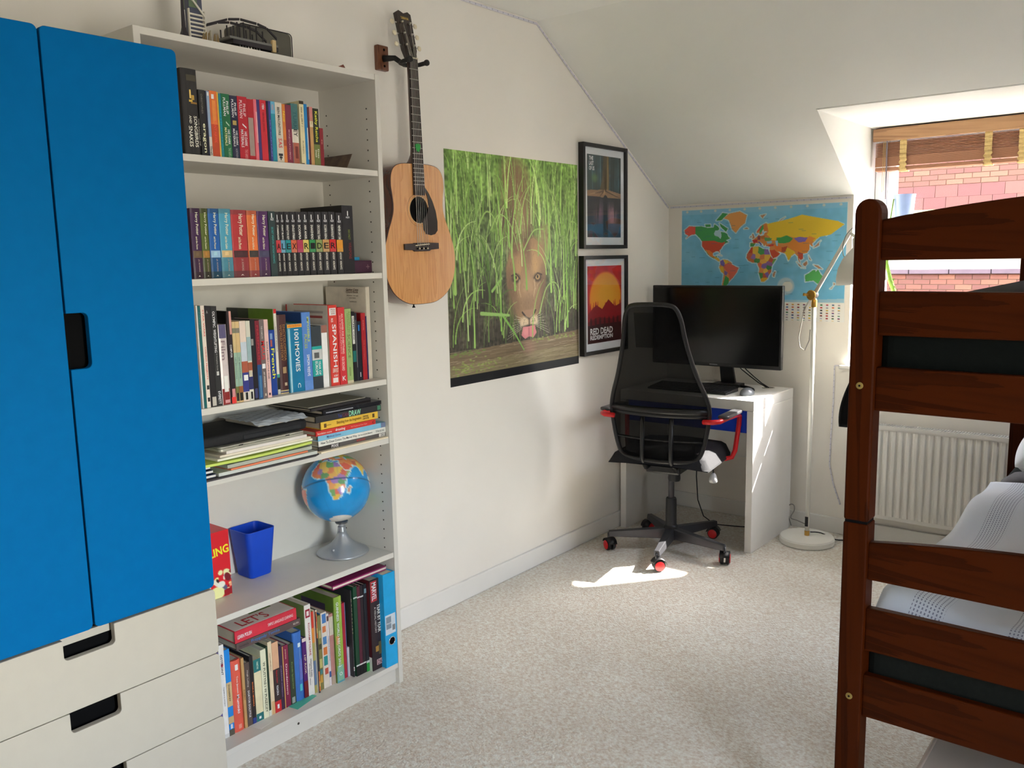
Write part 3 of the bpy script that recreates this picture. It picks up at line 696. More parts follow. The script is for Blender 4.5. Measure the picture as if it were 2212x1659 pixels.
for (x0, x1, yt), (c1_, c2_, c3_, nm) in zip(ed, WZ):
    i = len(its)
    its.append((x0, x1, yt, c1_, nm+' fantasy paperback with gold spine title in a set of seven', dict(d=.13, bulge=.002, bands=[(0, .30, 0, 1, tuple(int(.55*a_+.45*b_) for a_, b_ in zip(c1_, c2_))), (0, .10, 0, 1, c2_), (.93, 1, 0, 1, tuple(int(.5*a_+.5*b_) for a_, b_ in zip(c1_, c2_))), (.30, .40, .05, .95, c3_), (.33, .38, .3, .6, tuple(min(255, int(q*1.12)) for q in c3_))],
        titles=[T_('Harry Potter', .62, .94, .38, .72, (240, 226, 190)), T_('and the '+SUBT[i], .42, .60, .36, .56, (230, 214, 180)), T_('J.K. ROWLING', .10, .28, .45, .62, (170, 150, 140)), T_('A', .03, .05, .4, .6, (220, 210, 200), 1)])))
row(ZCm, .293, SH[4], 800, its, GB, .13)
BLK = (34, 32, 34)
ttl = [('STORMBREAKER', (196, 52, 60)), ('POINT BLANC', (96, 160, 190)), ('SKELETON KEY', (24, 140, 146)), ('EAGLE STRIKE', (210, 100, 66)), ('SCORPIA', (180, 50, 84)), ('ARK ANGEL', (214, 196, 100)), ('SNAKEHEAD', (40, 140, 74)), ('CROCODILE TEARS', (140, 156, 90)), ('SCORPIA RISING', (196, 150, 90)), ('RUSSIAN ROULETTE', (204, 30, 30)), ('NEVER SAY DIE', (220, 150, 40))]
cn = ['crimson', 'pale blue', 'teal', 'coral', 'magenta', 'straw yellow', 'green', 'sage', 'tan', 'scarlet', 'amber']
lt = ['A', 'L', 'E', 'X', ' ', 'R', 'I', 'D', 'E', 'R', '']
ex = [(55, 140), (145, 226), (236, 336), (341, 447), (456, 566), (571, 678), (690, 804), (816, 936), (946, 1066), (1076, 1196), (1214, 1328)]
row(ZCm, .293, SH[4], 800, [(1730, 1868, 160, (42, 60, 60), 'slim charcoal paperback with teal lettering beside the violet novel', dict(d=.13, titles=[T_('SECRET WEAPON', .50, .76, .35, .65, (60, 150, 150)), T_('ANTHONY HOROWITZ', .20, .48, .35, .65, (60, 150, 150)), T_('ALEX', .86, .90, .3, .8, WH, 1)], bands=[(.90, .97, .45, .6, WH)]))], GB)
its = []
for i, ((x0, x1), (t_, c_), nm) in enumerate(zip(ex, ttl, cn)):
    tl = [T_(t_, .565, .795, .30, .68, (224, 220, 206)), T_('ANTHONY', .235, .355, .35, .68, (214, 210, 196)), T_('HOROWITZ', .075, .215, .35, .68, (214, 210, 196)), T_('ALEX', .84, .875, .25, .8, WH, 1)]
    if lt[i].strip(): tl.append(T_(lt[i], .415, .51, .15, .9, (24, 20, 22), 1))
    its.append((x0, x1, 244 if i < 10 else 262, BLK, 'black spy paperback with '+nm+' band across its spine', dict(d=.128, titles=tl, bands=[(.365, .56, 0, 1, c_), (.88, .955, .45, .58, WH), (.365, .42, 0, 1, tuple(min(255, int(q*.8+30)) for q in c_))])))
row(ZDm, .293, SH[4], 800, its, GB, .128)
ys_, ye_ = W(590+12/8.848, 430+800/8.848, 'x', .293).y, W(590+1204/8.848, 430+800/8.848, 'x', .293).y
row(ZDm, .288, SH[4], 800, [(1332, 1540, 122, (16, 15, 18), 'large black boxed book, tallest on the second shelf', dict(d=.20, xt=1400, titles=[T_('ALEX', .815, .84, .35, .7, WH, 1), T_('SECRET', .50, .65, .5, .68, (110, 120, 50)), T_('WEAPONS', .22, .46, .5, .75, (110, 24, 26))], bands=[(.85, .92, .5, .58, WH)]))], GB)
pu0, pu1 = W(590+1562/8.848, 430+1290/8.848, 'x', .27), W(590+2025/8.848, 430+1290/8.848, 'x', .27)
zt = W(590+1800/8.848, 430+1172/8.848, 'x', .27).z
o = MB().box(.10, .268, pu0.y, min(pu1.y, -.0195), SH[4]+.0005, zt).build('keepsake_box', pm((62, 28, 50), .6, .08, 20, k=1.2), bevel=.002)
tag(o, 'small dark plum box at right end of second shelf', 'box')
text('+', (.2688, (pu0.y+pu1.y)/2+.004, (SH[4]+zt)/2), YV, ZV, .014, .014, ink((130, 100, 110), 1), o, name='cross_mark')
zb1 = W(590+1700/8.848, 430+1108/8.848, 'x', .25).z
o = MB().box(.09, .25, pu0.y+.001, pu0.y+.039, zt+.0005, max(zb1, zt+.008)).build('notebook', pm((24, 128, 170), .5, .05, 20, k=1.2), bevel=.001)
tag(o, 'small turquoise notebook lying on the plum box', 'notebook')

# ---------------------------------------------------------------- third book shelf
GC = 'books on the third shelf'
ZE = (415, 640, 6.636); ZF = (610, 610, 6.382)
RD = (206, 52, 52)
row(ZE, .305, SH[3], 900, [
    (104, 124, 130, (214, 208, 204), 'very thin white book beside teal spine on third shelf', dict(d=.2)),
    (126, 165, 138, (22, 92, 92), 'thin tall dark teal book beside white coding book', dict(d=.2, titles=[T_('PARTICLE', .76, .94, .35, .6, (90, 140, 140))])),
    (167, 222, 130, (224, 212, 198), 'thin tall white book with red capital title', dict(d=.2, titles=[T_('STAR WARS', .70, .96, .4, .75, (190, 60, 56)), T_('CODING PROJECTS', .28, .60, .35, .75, (190, 40, 44))], bands=[(.06, .10, .3, .9, (40, 40, 40)), (.18, .22, .3, .9, (40, 40, 40))])),
    (224, 311, 142, (32, 30, 32), 'tall black book with tiny barcode label at its foot', dict(d=.19, bands=[(.01, .10, .3, .95, (190, 184, 172))], titles=[T_('A', .93, .96, .2, .5, (150, 150, 150), 1)])),
    (313, 396, 140, (44, 44, 44), 'tall charcoal book with long white capital title', dict(d=.19, titles=[T_('OLYMPIC', .79, .95, .2, .62, WH), T_('WEIGHTLIFTING', .54, .77, .2, .62, WH), T_('A Complete Guide', .36, .53, .3, .6, (150, 150, 146)), T_('EVERETT', .02, .15, .3, .75, WH)], bands=[(.31, .35, .3, .7, (200, 200, 196))])),
], GC, .2)
row(ZE, .302, SH[3], 900, [
    (398, 530, 402, (206, 194, 192), 'chunky glossy white book with tall thin title and dancer', dict(d=.16, bulge=.006, rough=.2, bands=[(.83, 1, 0, 1, (96, 90, 124)), (0, .20, 0, 1, (140, 50, 48)), (.16, .36, .3, .75, (236, 230, 224)), (.02, .06, .3, .8, (210, 150, 150))], titles=[T_('Film', .56, .80, .2, .62, (130, 110, 116))])),
    (533, 594, 212, (42, 32, 38), 'tall black paperback with pink top edge and red foot', dict(d=.19, cover=(24, 22, 22), bands=[(0, .07, 0, 1, (224, 60, 56)), (.07, .16, .2, .9, (210, 140, 140)), (.75, 1, .5, 1, (206, 150, 140))], titles=[T_('COMPUTER', .50, .64, .3, .7, WH)])),
], GC)
lc = [(600, 644, 362, (206, 180, 130), 'slim cream comic album with aqua band, first of four'), (647, 702, 360, (210, 180, 128), 'slim cream comic album with aqua band, second of four'), (706, 792, 352, (222, 204, 190), 'pale pink comic album, third of four light spines'), (796, 856, 350, (208, 206, 190), 'pale grey comic album, last of four light spines')]
row(ZE, .300, SH[3], 900, [
    lc[0]+(dict(d=.2, bands=[(.86, .92, 0, 1, (120, 120, 100)), (.2, .62, 0, 1, (150, 180, 160)), (.12, .2, 0, 1, (110, 110, 60)), (.02, .12, .1, .9, (40, 36, 30))], titles=[T_('LES BIDOCHON', .3, .56, .3, .6, (80, 90, 84))]),),
    lc[1]+(dict(d=.2, bands=[(.86, .92, 0, 1, (130, 124, 110)), (.2, .62, 0, 1, (150, 180, 160)), (.12, .2, 0, 1, (150, 90, 50)), (.02, .12, .1, .9, (40, 36, 30))], titles=[T_('LES BIDOCHON', .3, .56, .3, .6, (80, 90, 84))]),),
    lc[2]+(dict(d=.2, bands=[(.36, .74, 0, 1, (190, 200, 210)), (.36, .50, 0, 1, (170, 90, 66)), (.12, .36, 0, 1, (52, 58, 130)), (.26, .33, .2, .9, (230, 230, 230)), (.02, .11, .1, .9, (220, 214, 204)), (.02, .11, .3, .7, (40, 40, 40))]),),
    lc[3]+(dict(d=.2, bands=[(.50, .80, 0, 1, (150, 176, 178)), (.36, .48, 0, 1, (160, 86, 60)), (.14, .36, 0, 1, (44, 50, 100)), (.30, .38, .1, .9, (206, 196, 170)), (.02, .11, .3, .7, (40, 40, 40))]),),
    (860, 924, 330, (26, 24, 30), 'black paperback with silver emblem beside pale comic albums', dict(d=.2, bands=[(.68, .76, .0, .5, (150, 146, 140)), (.02, .14, .2, .8, (60, 64, 110))])),
    (927, 988, 348, (120, 34, 48), 'dark red and blue graphic novel beside grey spine', dict(d=.17, bands=[(0, .44, 0, 1, (36, 80, 130)), (.02, .30, .3, .8, (70, 120, 160))], titles=[T_('PERSEPOLIS', .5, .94, .3, .7, (170, 50, 60))])),
    (990, 1054, 332, (112, 100, 98), 'grey graphic novel with red letters and white round badge', dict(d=.17, titles=[T_('MAUS', .49, .73, .15, .85, (200, 44, 48)), T_('ART SPIEGELMAN', .14, .34, .3, .6, (220, 210, 204)), T_('THE COMPLETE', .76, .92, .3, .6, (190, 184, 180))], bands=[(.38, .44, .15, .85, WH), (.03, .06, .4, .7, (206, 190, 170))])),
    (1056, 1114, 330, (224, 184, 178), 'pink paperback with black capital title', dict(d=.16, titles=[T_('SUCH A LOVELY LITTLE WAR', .24, .72, .3, .65, (40, 34, 36))], bands=[(.03, .06, .3, .7, (60, 40, 44))])),
], GC, .18)
row(ZE, .278, SH[3], 900, [
    (1118, 1200, 482, (24, 62, 142), 'blue language book with large yellow title', dict(d=.15, titles=[T_('French', .26, .72, .25, .8, (206, 206, 50))], bands=[(.86, .95, .2, .6, (120, 150, 190)), (.75, .85, .2, .5, (170, 90, 80))])),
    (1204, 1240, 180, (214, 208, 194), 'thin tall book with red tipped white spine and green cover', dict(d=.235, cover=((.0, 1, 0, 1, (96, 130, 34)), (.62, 1, .72, 1, (22, 28, 22)), (.80, 1, .52, .75, (40, 52, 22)), (.72, .84, .15, .40, (70, 96, 28)), (0, .5, .0, .4, (40, 96, 30))), bands=[(.95, 1, 0, 1, (206, 44, 44)), (0, .06, 0, 1, (190, 190, 180)), (.06, .22, 0, 1, (40, 44, 44)), (.20, .24, 0, 1, (60, 150, 140))], titles=[T_('WIELKA KSIEGA', .5, .8, .3, .6, (90, 90, 86))])),
    (1244, 1386, 265, (74, 42, 42), 'thick brown hardback with embossed golden capital title', dict(d=.19, bulge=.005, titles=[T_('ENCYCLOPEDIA', .42, .88, .52, .76, (150, 112, 70)), T_('WORLD HISTORY', .42, .88, .2, .44, (150, 112, 70))], bands=[(.26, .34, .35, .7, (170, 140, 100)), (.10, .14, .45, .7, (200, 180, 150)), (.0, .045, 0, 1, (190, 170, 120)), (.015, .03, 0, 1, (40, 50, 100))])),
], GC, .19)
row(ZF, .284, SH[3], 1000, [
    (84, 286, 568, (8, 116, 158), 'wide teal blue paperback with large white number title', dict(d=.15, bands=[(0, .95, 0, .2, (90, 160, 186)), (.945, .995, 0, 1, (240, 168, 64)), (.0, .93, .09, .14, (200, 224, 230))], titles=[T_('1001', .72, .92, .44, .74, WH), T_('MOVIES', .30, .70, .44, .74, WH), T_('UPDATED EDITION', .955, .985, .06, .9, (190, 90, 30), 1), T_('C', .06, .13, .52, .72, WH)])),
    (290, 406, 410, (84, 130, 200), 'sky blue hardback with lime and white lettering', dict(d=.18, cover=((0, 1, 0, 1, (26, 60, 118)), (.78, .88, .1, .7, (40, 86, 70))), titles=[T_('IMPOSSIBLE', .62, .94, .58, .84, (190, 200, 70)), T_('PLACES', .54, .72, .2, .5, (170, 180, 60)), T_('SIMON REEVE', .18, .46, .38, .7, (226, 232, 240))], bands=[(0, .12, 0, 1, (96, 140, 206))])),
    (410, 546, 602, (52, 60, 66), 'dark slate paperback with turquoise panel and photograph', dict(d=.15, cover=(30, 110, 104), bands=[(.20, .68, 0, 1, (34, 160, 154)), (.46, .63, 0, 1, (196, 198, 196)), (.49, .58, .2, .7, (90, 92, 92))], titles=[T_('YEAR OF', .22, .44, .58, .8, (220, 240, 236)), T_('EUROPE', .22, .44, .25, .5, (220, 240, 236))])),
    (552, 628, 588, (236, 232, 228), 'plain white paperback with brown picture at its head', dict(d=.15, cover=(206, 196, 186), bands=[(.88, 1, 0, 1, (150, 100, 86))])),
    (660, 776, 312, (210, 62, 50), 'tall red language course with large white capital title', dict(d=.21, cover=((0, 1, 0, 1, (190, 182, 170)), (0, 1, .97, 1, (176, 36, 36)), (.9, .93, .1, .8, (150, 140, 134)), (.84, .87, .12, .45, (150, 70, 64))), titles=[T_('SPANISH', .235, .765, .35, .80, WH), T_('PACK', .79, .84, .25, .5, WH), T_('LEARN IN JUST', .15, .22, .2, .85, (244, 210, 200), 1), T_('A DAY', .115, .14, .3, .8, WH, 1), T_('FREE', .935, .955, .25, .8, (150, 90, 80), 1), T_('AUDIO', .91, .93, .25, .8, (150, 90, 80), 1), T_('APPS', .885, .905, .25, .8, (150, 90, 80), 1)], bands=[(.875, .965, .12, .88, WH), (.04, .10, .2, .8, (240, 220, 214))])),
    (786, 880, 342, (206, 50, 56), 'red hardback with fine white title and running figure', dict(d=.18, titles=[T_('AN ANSWER FOR EVERYTHING', .40, .92, .48, .76, (240, 190, 186)), T_('200 INFOGRAPHICS', .40, .90, .22, .40, (230, 160, 156)), T_('ROB ORCHARD', .18, .36, .3, .7, (236, 180, 176)), T_('K', .05, .11, .3, .8, WH, 1)])),
    (885, 968, 362, (152, 178, 112), 'pale green dictionary with large brown word', dict(d=.17, titles=[T_('SCIENCE', .34, .66, .25, .7, (96, 110, 60)), T_('ILLUSTRATED', .68, .96, .55, .82, (110, 140, 70)), T_('DICTIONARY', .68, .94, .25, .5, (110, 140, 70))], bands=[(.0, .04, 0, 1, (200, 190, 160)), (.1, .22, .4, .6, (130, 150, 90))])),
], GC, .18)
row(ZF, .262, SH[3], 1000, [
    (974, 1018, 402, (26, 26, 30), 'slim black book with white block title', dict(d=.2, bands=[(.54, .94, .1, .8, (220, 218, 210)), (.28, .44, 0, 1, (20, 110, 104))], titles=[T_('GAME ON!', .60, .92, .25, .65, (40, 40, 40))])),
    (1020, 1046, 420, (40, 42, 50), 'thin black and white speckled book beside block title book', dict(d=.2, bands=[(.2, .9, .2, .5, (120, 120, 120))])),
    (1048, 1098, 535, (18, 20, 34), 'short black book with blue mark on its spine', dict(d=.19, bands=[(.84, .94, .2, .6, (30, 110, 180)), (.06, .14, .3, .5, (200, 200, 200))])),
    (1104, 1162, 420, (166, 28, 36), 'tall dark red annual with cover showing above neighbours', dict(d=.215, cover=((0, 1, 0, 1, (120, 14, 20)),), titles=[T_('ANNUAL', .74, .90, .35, .6, (210, 110, 110)), T_('THE FOOTBALL', .3, .6, .35, .6, (190, 80, 80))])),
    (1165, 1180, 465, (38, 36, 92), 'very thin indigo book beside dark red annual', dict(d=.2)),
    (1184, 1232, 60, (206, 196, 178), 'tall cream chord book at right end of third shelf', dict(d=.20, cover=((0, 1, 0, 1, (212, 202, 186)),))),
], GC, .2)
gb = [o for o in bpy.data.objects if o.get('label', '').startswith('tall cream chord book')][0]
gy = WL[gb].y-.0; 
bbx = [WL[gb]+Vector(c) for c in gb.bound_box]; yl = min(q.y for q in bbx)
for s_, (ux, uy, L_, H_) in (('Guitar Case', (960, 100, .060, .008)), ('Chord Book', (960, 132, .060, .008)), ('Peter Vogl', (965, 184, .055, .004)), ('series', (965, 215, .032, .003)), ('edition', (975, 265, .034, .004))):
    P_ = W(610+ux/6.382, 610+uy/6.382, 'y', yl-.0018); text(s_, P_, (1, 0, 0), ZV, L_, H_, ink((110, 90, 76), 1), gb, name='title_lettering')
# ---------------------------------------------------------------- bottom shelf
GD_ = 'books on the bottom shelf'
ZG = (460, 1270, 4.74); ZH = (630, 1200, 5.352)
row(ZG, .252, SH[0], 1000, [
    (58, 76, 660, (96, 84, 160), 'thin lilac book beside white war book on bottom shelf', dict(d=.19)),
    (80, 134, 575, (226, 224, 220), 'tall white hardback with bold black capital title', dict(d=.19, titles=[T_('OSTFRONT', .68, .90, .25, .65, (30, 30, 34)), T_('TAJEMNICE WOJNY', .34, .55, .35, .6, (110, 110, 116))], bands=[(.0, .04, 0, 1, (200, 200, 196)), (.77, .80, .3, .7, (200, 60, 90))])),
    (136, 190, 622, (24, 132, 214), 'bright blue book with tan diamond shapes', dict(d=.18, bands=[(0, .07, 0, 1, (90, 84, 70)), (.14, .22, 0, 1, (200, 170, 120)), (.34, .62, 0, 1, (206, 178, 130)), (.08, .13, .3, .7, (220, 220, 220))], titles=[T_('ŻOŁNIERZY', .40, .60, .3, .7, (70, 60, 50))])),
    (194, 300, 735, (222, 92, 72), 'thick coral hardback with white lettering', dict(d=.17, bulge=.006, titles=[T_('Tove Jansson', .54, .78, .4, .6, (244, 214, 200)), T_('Muminki', .26, .52, .38, .62, (250, 236, 226))], bands=[(.86, .94, .4, .7, (240, 226, 220)), (.04, .10, .4, .7, (240, 150, 130))])),
    (302, 330, 712, (190, 150, 96), 'narrow tan book beside thick coral hardback', dict(d=.16, titles=[T_('KOLEDY', .40, .55, .2, .8, (120, 80, 40))])),
    (333, 384, 760, (86, 72, 66), 'dark brown paperback with white capital title', dict(d=.15, titles=[T_('Hugh Lofting', .62, .88, .35, .65, (200, 190, 180)), T_('DOKTOR DOLITTLE', .14, .56, .35, .7, WH)])),
    (387, 423, 690, (36, 32, 34), 'thin black book with orange lettering', dict(d=.16, titles=[T_('MARMUR I MOSAIKA', .26, .62, .3, .7, (222, 120, 60))], bands=[(0, .09, 0, 1, (40, 60, 130))])),
    (427, 500, 722, (226, 216, 176), 'cream hardback with teal bands at top and foot', dict(d=.16, cover=(196, 168, 60), bands=[(.80, 1, 0, 1, (36, 112, 112)), (0, .13, 0, 1, (36, 112, 112)), (.04, .08, .35, .65, WH)], titles=[T_('PAMIETNIK', .84, .96, .4, .65, (190, 210, 190))])),
    (504, 560, 622, (224, 222, 190), 'pale yellow hardback with long dark capital title', dict(d=.19, titles=[T_('W PUSTYNI I W PUSZCZY', .08, .82, .35, .78, (60, 66, 50))])),
    (562, 582, 590, (40, 62, 44), 'very thin dark green book beside pale yellow hardback', dict(d=.17, bands=[(.0, .08, 0, 1, (210, 214, 200))])),
    (584, 622, 540, (228, 208, 172), 'thin cream book with worn peeling spine', dict(d=.17, bands=[(.0, .18, .2, 1, (210, 170, 120))], titles=[T_('WSPOMNIENIA', .6, .85, .35, .6, (140, 110, 80))])),
    (625, 690, 545, (216, 168, 132), 'tan black and red paperback with white tick at foot', dict(d=.15, bands=[(.16, .62, 0, 1, (56, 44, 44)), (0, .16, 0, 1, (196, 40, 46)), (.05, .11, .35, .65, WH)], titles=[T_('Magiczne drzewo', .42, .60, .35, .65, (190, 50, 50)), T_('KSIAZKA', .24, .38, .35, .65, (230, 226, 220))])),
    (693, 724, 580, (60, 40, 66), 'narrow dark violet paperback beside maroon one', dict(d=.15, titles=[T_('Zaklete miasto', .2, .7, .35, .65, (140, 120, 150))])),
    (728, 790, 578, (126, 32, 66), 'maroon paperback with gold edge and small white title', dict(d=.16, bands=[(0, 1, 0, .14, (206, 160, 90))], titles=[T_('Joanne', .78, .94, .4, .65, (210, 170, 150)), T_('Dziedzictwo', .2, .70, .42, .68, (226, 190, 190))])),
    (793, 846, 562, (52, 62, 44), 'mossy dark green paperback with white swirl at foot', dict(d=.15, bands=[(.02, .12, .2, .8, (150, 156, 150))], titles=[T_('Kroniki Spiderwick', .25, .70, .35, .65, (120, 150, 80))])),
    (849, 940, 440, (60, 110, 184), 'thick blue hardback with white flower and turquoise comet', dict(d=.17, bulge=.007, rough=.3, bands=[(.78, .84, .45, .75, (210, 226, 236)), (.60, .78, .62, .66, (150, 190, 220)), (.14, .24, .45, .75, (80, 190, 200)), (.3, .6, .5, .9, (104, 116, 190))])),
], GD_, .17)
row(ZH, .252, SH[0], 1000, [
    (118, 164, 955, (78, 24, 104), 'short purple paperback with gold initials', dict(d=.14, bands=[(.0, .28, 0, 1, (110, 20, 30)), (.94, 1, 0, 1, (220, 200, 190))], titles=[T_('HP ROK', .40, .72, .3, .75, (200, 180, 150))])),
    (167, 236, 560, (224, 218, 210), 'tall white hardback with red crest and ornate red title', dict(d=.2, cover=((0, 1, 0, 1, (120, 140, 80)), (.5, .9, .3, .9, (170, 60, 50))), bands=[(.86, .95, .12, .88, (150, 30, 50)), (.88, .93, .3, .7, (230, 220, 214))], titles=[T_('KOCHAM POLSKĘ', .44, .80, .35, .75, (170, 70, 76)), T_('Historia Polski', .20, .40, .5, .75, (70, 66, 66)), T_('dla naszych dzieci', .12, .36, .2, .42, (90, 86, 86))])),
    (239, 264, 640, (170, 160, 90), 'thin yellow green book with red head beside crested hardback', dict(d=.19, bands=[(.8, 1, 0, 1, (200, 60, 44)), (.62, .8, 0, 1, (224, 140, 60)), (.1, .4, 0, 1, (100, 120, 150))])),
    (267, 304, 625, (54, 50, 54), 'dark book with blocks of orange stripes on spine', dict(d=.2, xs=.262, cover=(224, 214, 196), bands=[(.66, .98, .45, 1, (228, 130, 70)), (.02, .26, .3, 1, (226, 120, 60)), (.72, .78, .5, .95, (240, 200, 120)), (.86, .92, .5, .95, (200, 70, 50)), (.08, .14, .35, .95, (240, 190, 110)), (.98, 1, 0, 1, (226, 214, 190))])),
    (308, 346, 690, (128, 122, 70), 'olive patterned comic with cream scribbles', dict(d=.2, bands=[(.1, .2, .1, .8, (200, 150, 60)), (.3, .42, .1, .9, (190, 180, 110)), (.55, .62, .1, .9, (60, 60, 36)), (.7, .8, .2, .9, (180, 170, 120)), (.22, .28, .1, .8, (70, 130, 130))], cover=(70, 90, 60))),
    (350, 414, 652, (214, 204, 190), 'white comic annual with blue and orange character blocks', dict(d=.21, cover=(30, 110, 170), bands=[(.86, .98, .2, .9, (70, 120, 180)), (.74, .82, .2, .8, (210, 120, 70)), (.58, .68, .2, .85, (80, 130, 180)), (.44, .54, .2, .85, (214, 120, 60)), (.30, .42, .2, .85, (40, 140, 140)), (.18, .26, .3, .85, (190, 80, 60))])),
    (416, 440, 668, (216, 206, 204), 'thin white annual with faint capital title', dict(d=.2, titles=[T_('WESOLE HISTORIE', .35, .7, .3, .7, (110, 120, 150))], bands=[(.9, .97, .1, .9, (90, 60, 60)), (.12, .2, .1, .9, (60, 90, 150))])),
    (443, 488, 668, (186, 130, 122), 'dusty pink annual with cream patch at top', dict(d=.2, bands=[(.7, .96, 0, 1, (206, 196, 176)), (0, .12, 0, 1, (180, 160, 140))])),
    (492, 592, 470, (128, 160, 62), 'large green records annual with white capital title', dict(d=.21, xs=.26, cover=((0, 1, 0, 1, (84, 110, 40)), (.3, .9, .2, .8, (60, 50, 70)), (.1, .3, .1, .6, (90, 140, 180))), bands=[(0, 1, .62, 1, (150, 176, 70)), (.45, .55, .1, .5, (206, 150, 90)), (.0, .14, 0, 1, (90, 150, 160)), (.02, .2, .1, .9, (130, 180, 150))], titles=[T_('GUINNESS', .72, .94, .26, .58, WH), T_('WORLD', .54, .70, .26, .58, WH), T_('RECORDS', .31, .52, .26, .58, WH), T_('2022', .18, .29, .26, .58, WH), T_('O', .08, .12, .3, .7, WH, 1)])),
    (596, 634, 540, (176, 42, 62), 'thin crimson book beside large green annual', dict(d=.2, bands=[(0, 1, .85, 1, (90, 130, 170))])),
    (637, 660, 1062, (206, 200, 204), 'short pale grey booklet at foot of charcoal book', dict(d=.18)),
    (661, 716, 400, (52, 52, 54), 'tall charcoal hardback with spaced gold capital title', dict(d=.2, xs=.27, titles=[T_('D Y N A S T I E S', .50, .90, .4, .72, (224, 210, 150)), T_('STEPHEN MOSS', .24, .42, .4, .6, (130, 130, 126))], bands=[(.07, .115, .2, .85, WH), (.085, .10, .35, .65, (190, 60, 60))])),
    (736, 778, 350, (22, 66, 44), 'dark green graphic novel with white rules near its ends', dict(d=.18, xs=.275, bands=[(.87, .885, 0, 1, (190, 200, 196)), (.11, .125, 0, 1, (200, 206, 200)), (0, .11, 0, 1, (18, 18, 20))])),
    (780, 814, 345, (84, 26, 46), 'dark crimson graphic novel with white rules near its ends', dict(d=.18, xs=.275, bands=[(.87, .885, 0, 1, (200, 190, 196)), (.11, .125, 0, 1, (210, 200, 200)), (0, .11, 0, 1, (18, 18, 20))])),
    (816, 850, 335, (40, 32, 38), 'near black graphic novel with white rules near its ends', dict(d=.18, xs=.275, bands=[(.87, .885, 0, 1, (200, 200, 200)), (.11, .125, 0, 1, (210, 210, 204)), (0, .11, 0, 1, (18, 18, 20))])),
    (853, 890, 320, (38, 40, 46), 'black graphic novel with bright green foot', dict(d=.18, xs=.277, bands=[(.0, .10, 0, 1, (40, 150, 60)), (.10, .125, 0, 1, (200, 210, 200)), (.90, .95, .2, .9, (120, 150, 160))])),
    (928, 1066, 258, (50, 36, 38), 'very thick dark comics history hardback with red title block', dict(d=.2, xs=.292, cover=((0, 1, 0, 1, (84, 22, 28)), (.0, .15, 0, .5, (220, 216, 210))), bands=[(.76, .985, .06, .58, (176, 50, 54)), (.20, .26, .3, .6, (176, 130, 60)), (.16, .30, .55, .9, (96, 84, 50)), (.05, .11, .35, .85, (210, 170, 170))], titles=[T_('MARVEL', .775, .97, .14, .50, (236, 226, 220)), T_('YEAR BY YEAR', .41, .72, .52, .80, (220, 214, 204)), T_('A VISUAL HISTORY', .41, .70, .28, .42, (190, 180, 170)), T_('DK', .055, .105, .4, .8, (80, 40, 44), 1)])),
], GD_, .18)
# lever-arch file
fy0, fy1 = W(630+1072/5.352, 1200+700/5.352, 'x', .314).y, -.0195
fz1 = W(630+1150/5.352, 1200+195/5.352, 'x', .314).z
CY = (20, 150, 204)
fb = book('lever_arch_file', (.314, fy0, SH[0]+.001), YV, ZV, DV, fy1-fy0, fz1-SH[0], .22, CY, 'bright blue lever arch file at right end of bottom shelf', GD_, cat='file', board=.003, rough=.35, bands=[(.35, .56, .06, .92, (190, 198, 204)), (.41, .54, .12, .55, (120, 134, 146)), (.38, .44, .64, .88, (120, 120, 120))], k=1.3)
text('A4 lever arch file', (.3156, fy0+.34*(fy1-fy0), SH[0]+.475*(fz1-SH[0])), YV, ZV, .022, .006, ink((220, 226, 230)), fb, name='label_lettering')
cyh = Vector((.314, fy0+.55*(fy1-fy0), SH[0]+.275*(fz1-SH[0])))
MB().lathe([(.013, .0), (.013, .0012)], cyh, (1, 0, 0), 24).build('finger_hole', DARK, fb)
rg = MB(); rg.tube([cyh+Vector((.001, .0135*math.cos(t*math.pi/12), .0135*math.sin(t*math.pi/12))) for t in range(24)], .0016, 6, closed=True); rg.build('metal_ring', pm((220, 220, 224), .2, .02, 20, metal=1, key='chrome'), fb, smooth=True)

# books lying on top of the bottom row (held by the tallest spines)
def flat(name, x, y0, y1, z, t, d, col, label, group, rot=0., **kw):
    H_ = Vector((-math.sin(rot), math.cos(rot), 0)); D_ = Vector((-math.cos(rot), -math.sin(rot), 0))
    return book(name, (x, y0, z), ZV, H_, D_, t, (y1-y0)/math.cos(rot), d, col, label, group, **kw)
GE = 'books lying across the bottom row'
def zat(zoom, px, py, x): return W(zoom[0]+px/zoom[2], zoom[1]+py/zoom[2], 'x', x)
p0, p1 = zat(ZG, 240, 600, .262), zat(ZG, 895, 345, .262)
zb_ = max(zat(ZG, 240, 648, .262).z, SH[0]+.20)
LY0, LY1 = p0.y, p1.y
tops = max((WL[o].z+o.dimensions.z) for o in bpy.data.objects if o.get('group') == GD_ and LY0 < WL[o].y < LY1-.02)
zb_ = max(zb_, tops+.001)
flat('book', .262, LY0, LY1, zb_, .021, .19, (92, 74, 72), 'brown book with blue lettering lying across bottom row', GE, cover=(120, 150, 180), titles=[T_('Przygody Tomka', .22, .66, .25, .8, (60, 110, 170)), T_('nowela', .04, .18, .3, .7, (60, 50, 50)), T_('BELLONA', .88, .97, .35, .65, (190, 180, 170))])
rb = flat('book', .260, LY0-.002, LY1-.012, zb_+.0215, .036, .19, (206, 46, 64), 'thick red language course lying on top of brown book', GE, board=.0015, titles=[T_('LEARN POLISH', .04, .26, .30, .62, WH), T_('SIMPLE LANGUAGE LEARNING', .52, .94, .35, .62, (240, 190, 190))])
MB().box(.075, .256, LY0+.002, LY1-.016, zb_+.0575, zb_+.058).build('front_cover', pm((214, 204, 194), .5, .04, 20, k=1.3), rb)
text('LET’S', (.222, LY0+.085, zb_+.0584), (0, .95, .0), (-1, .0, 0), .10, .045, ink((176, 36, 44)), rb, name='title_lettering')
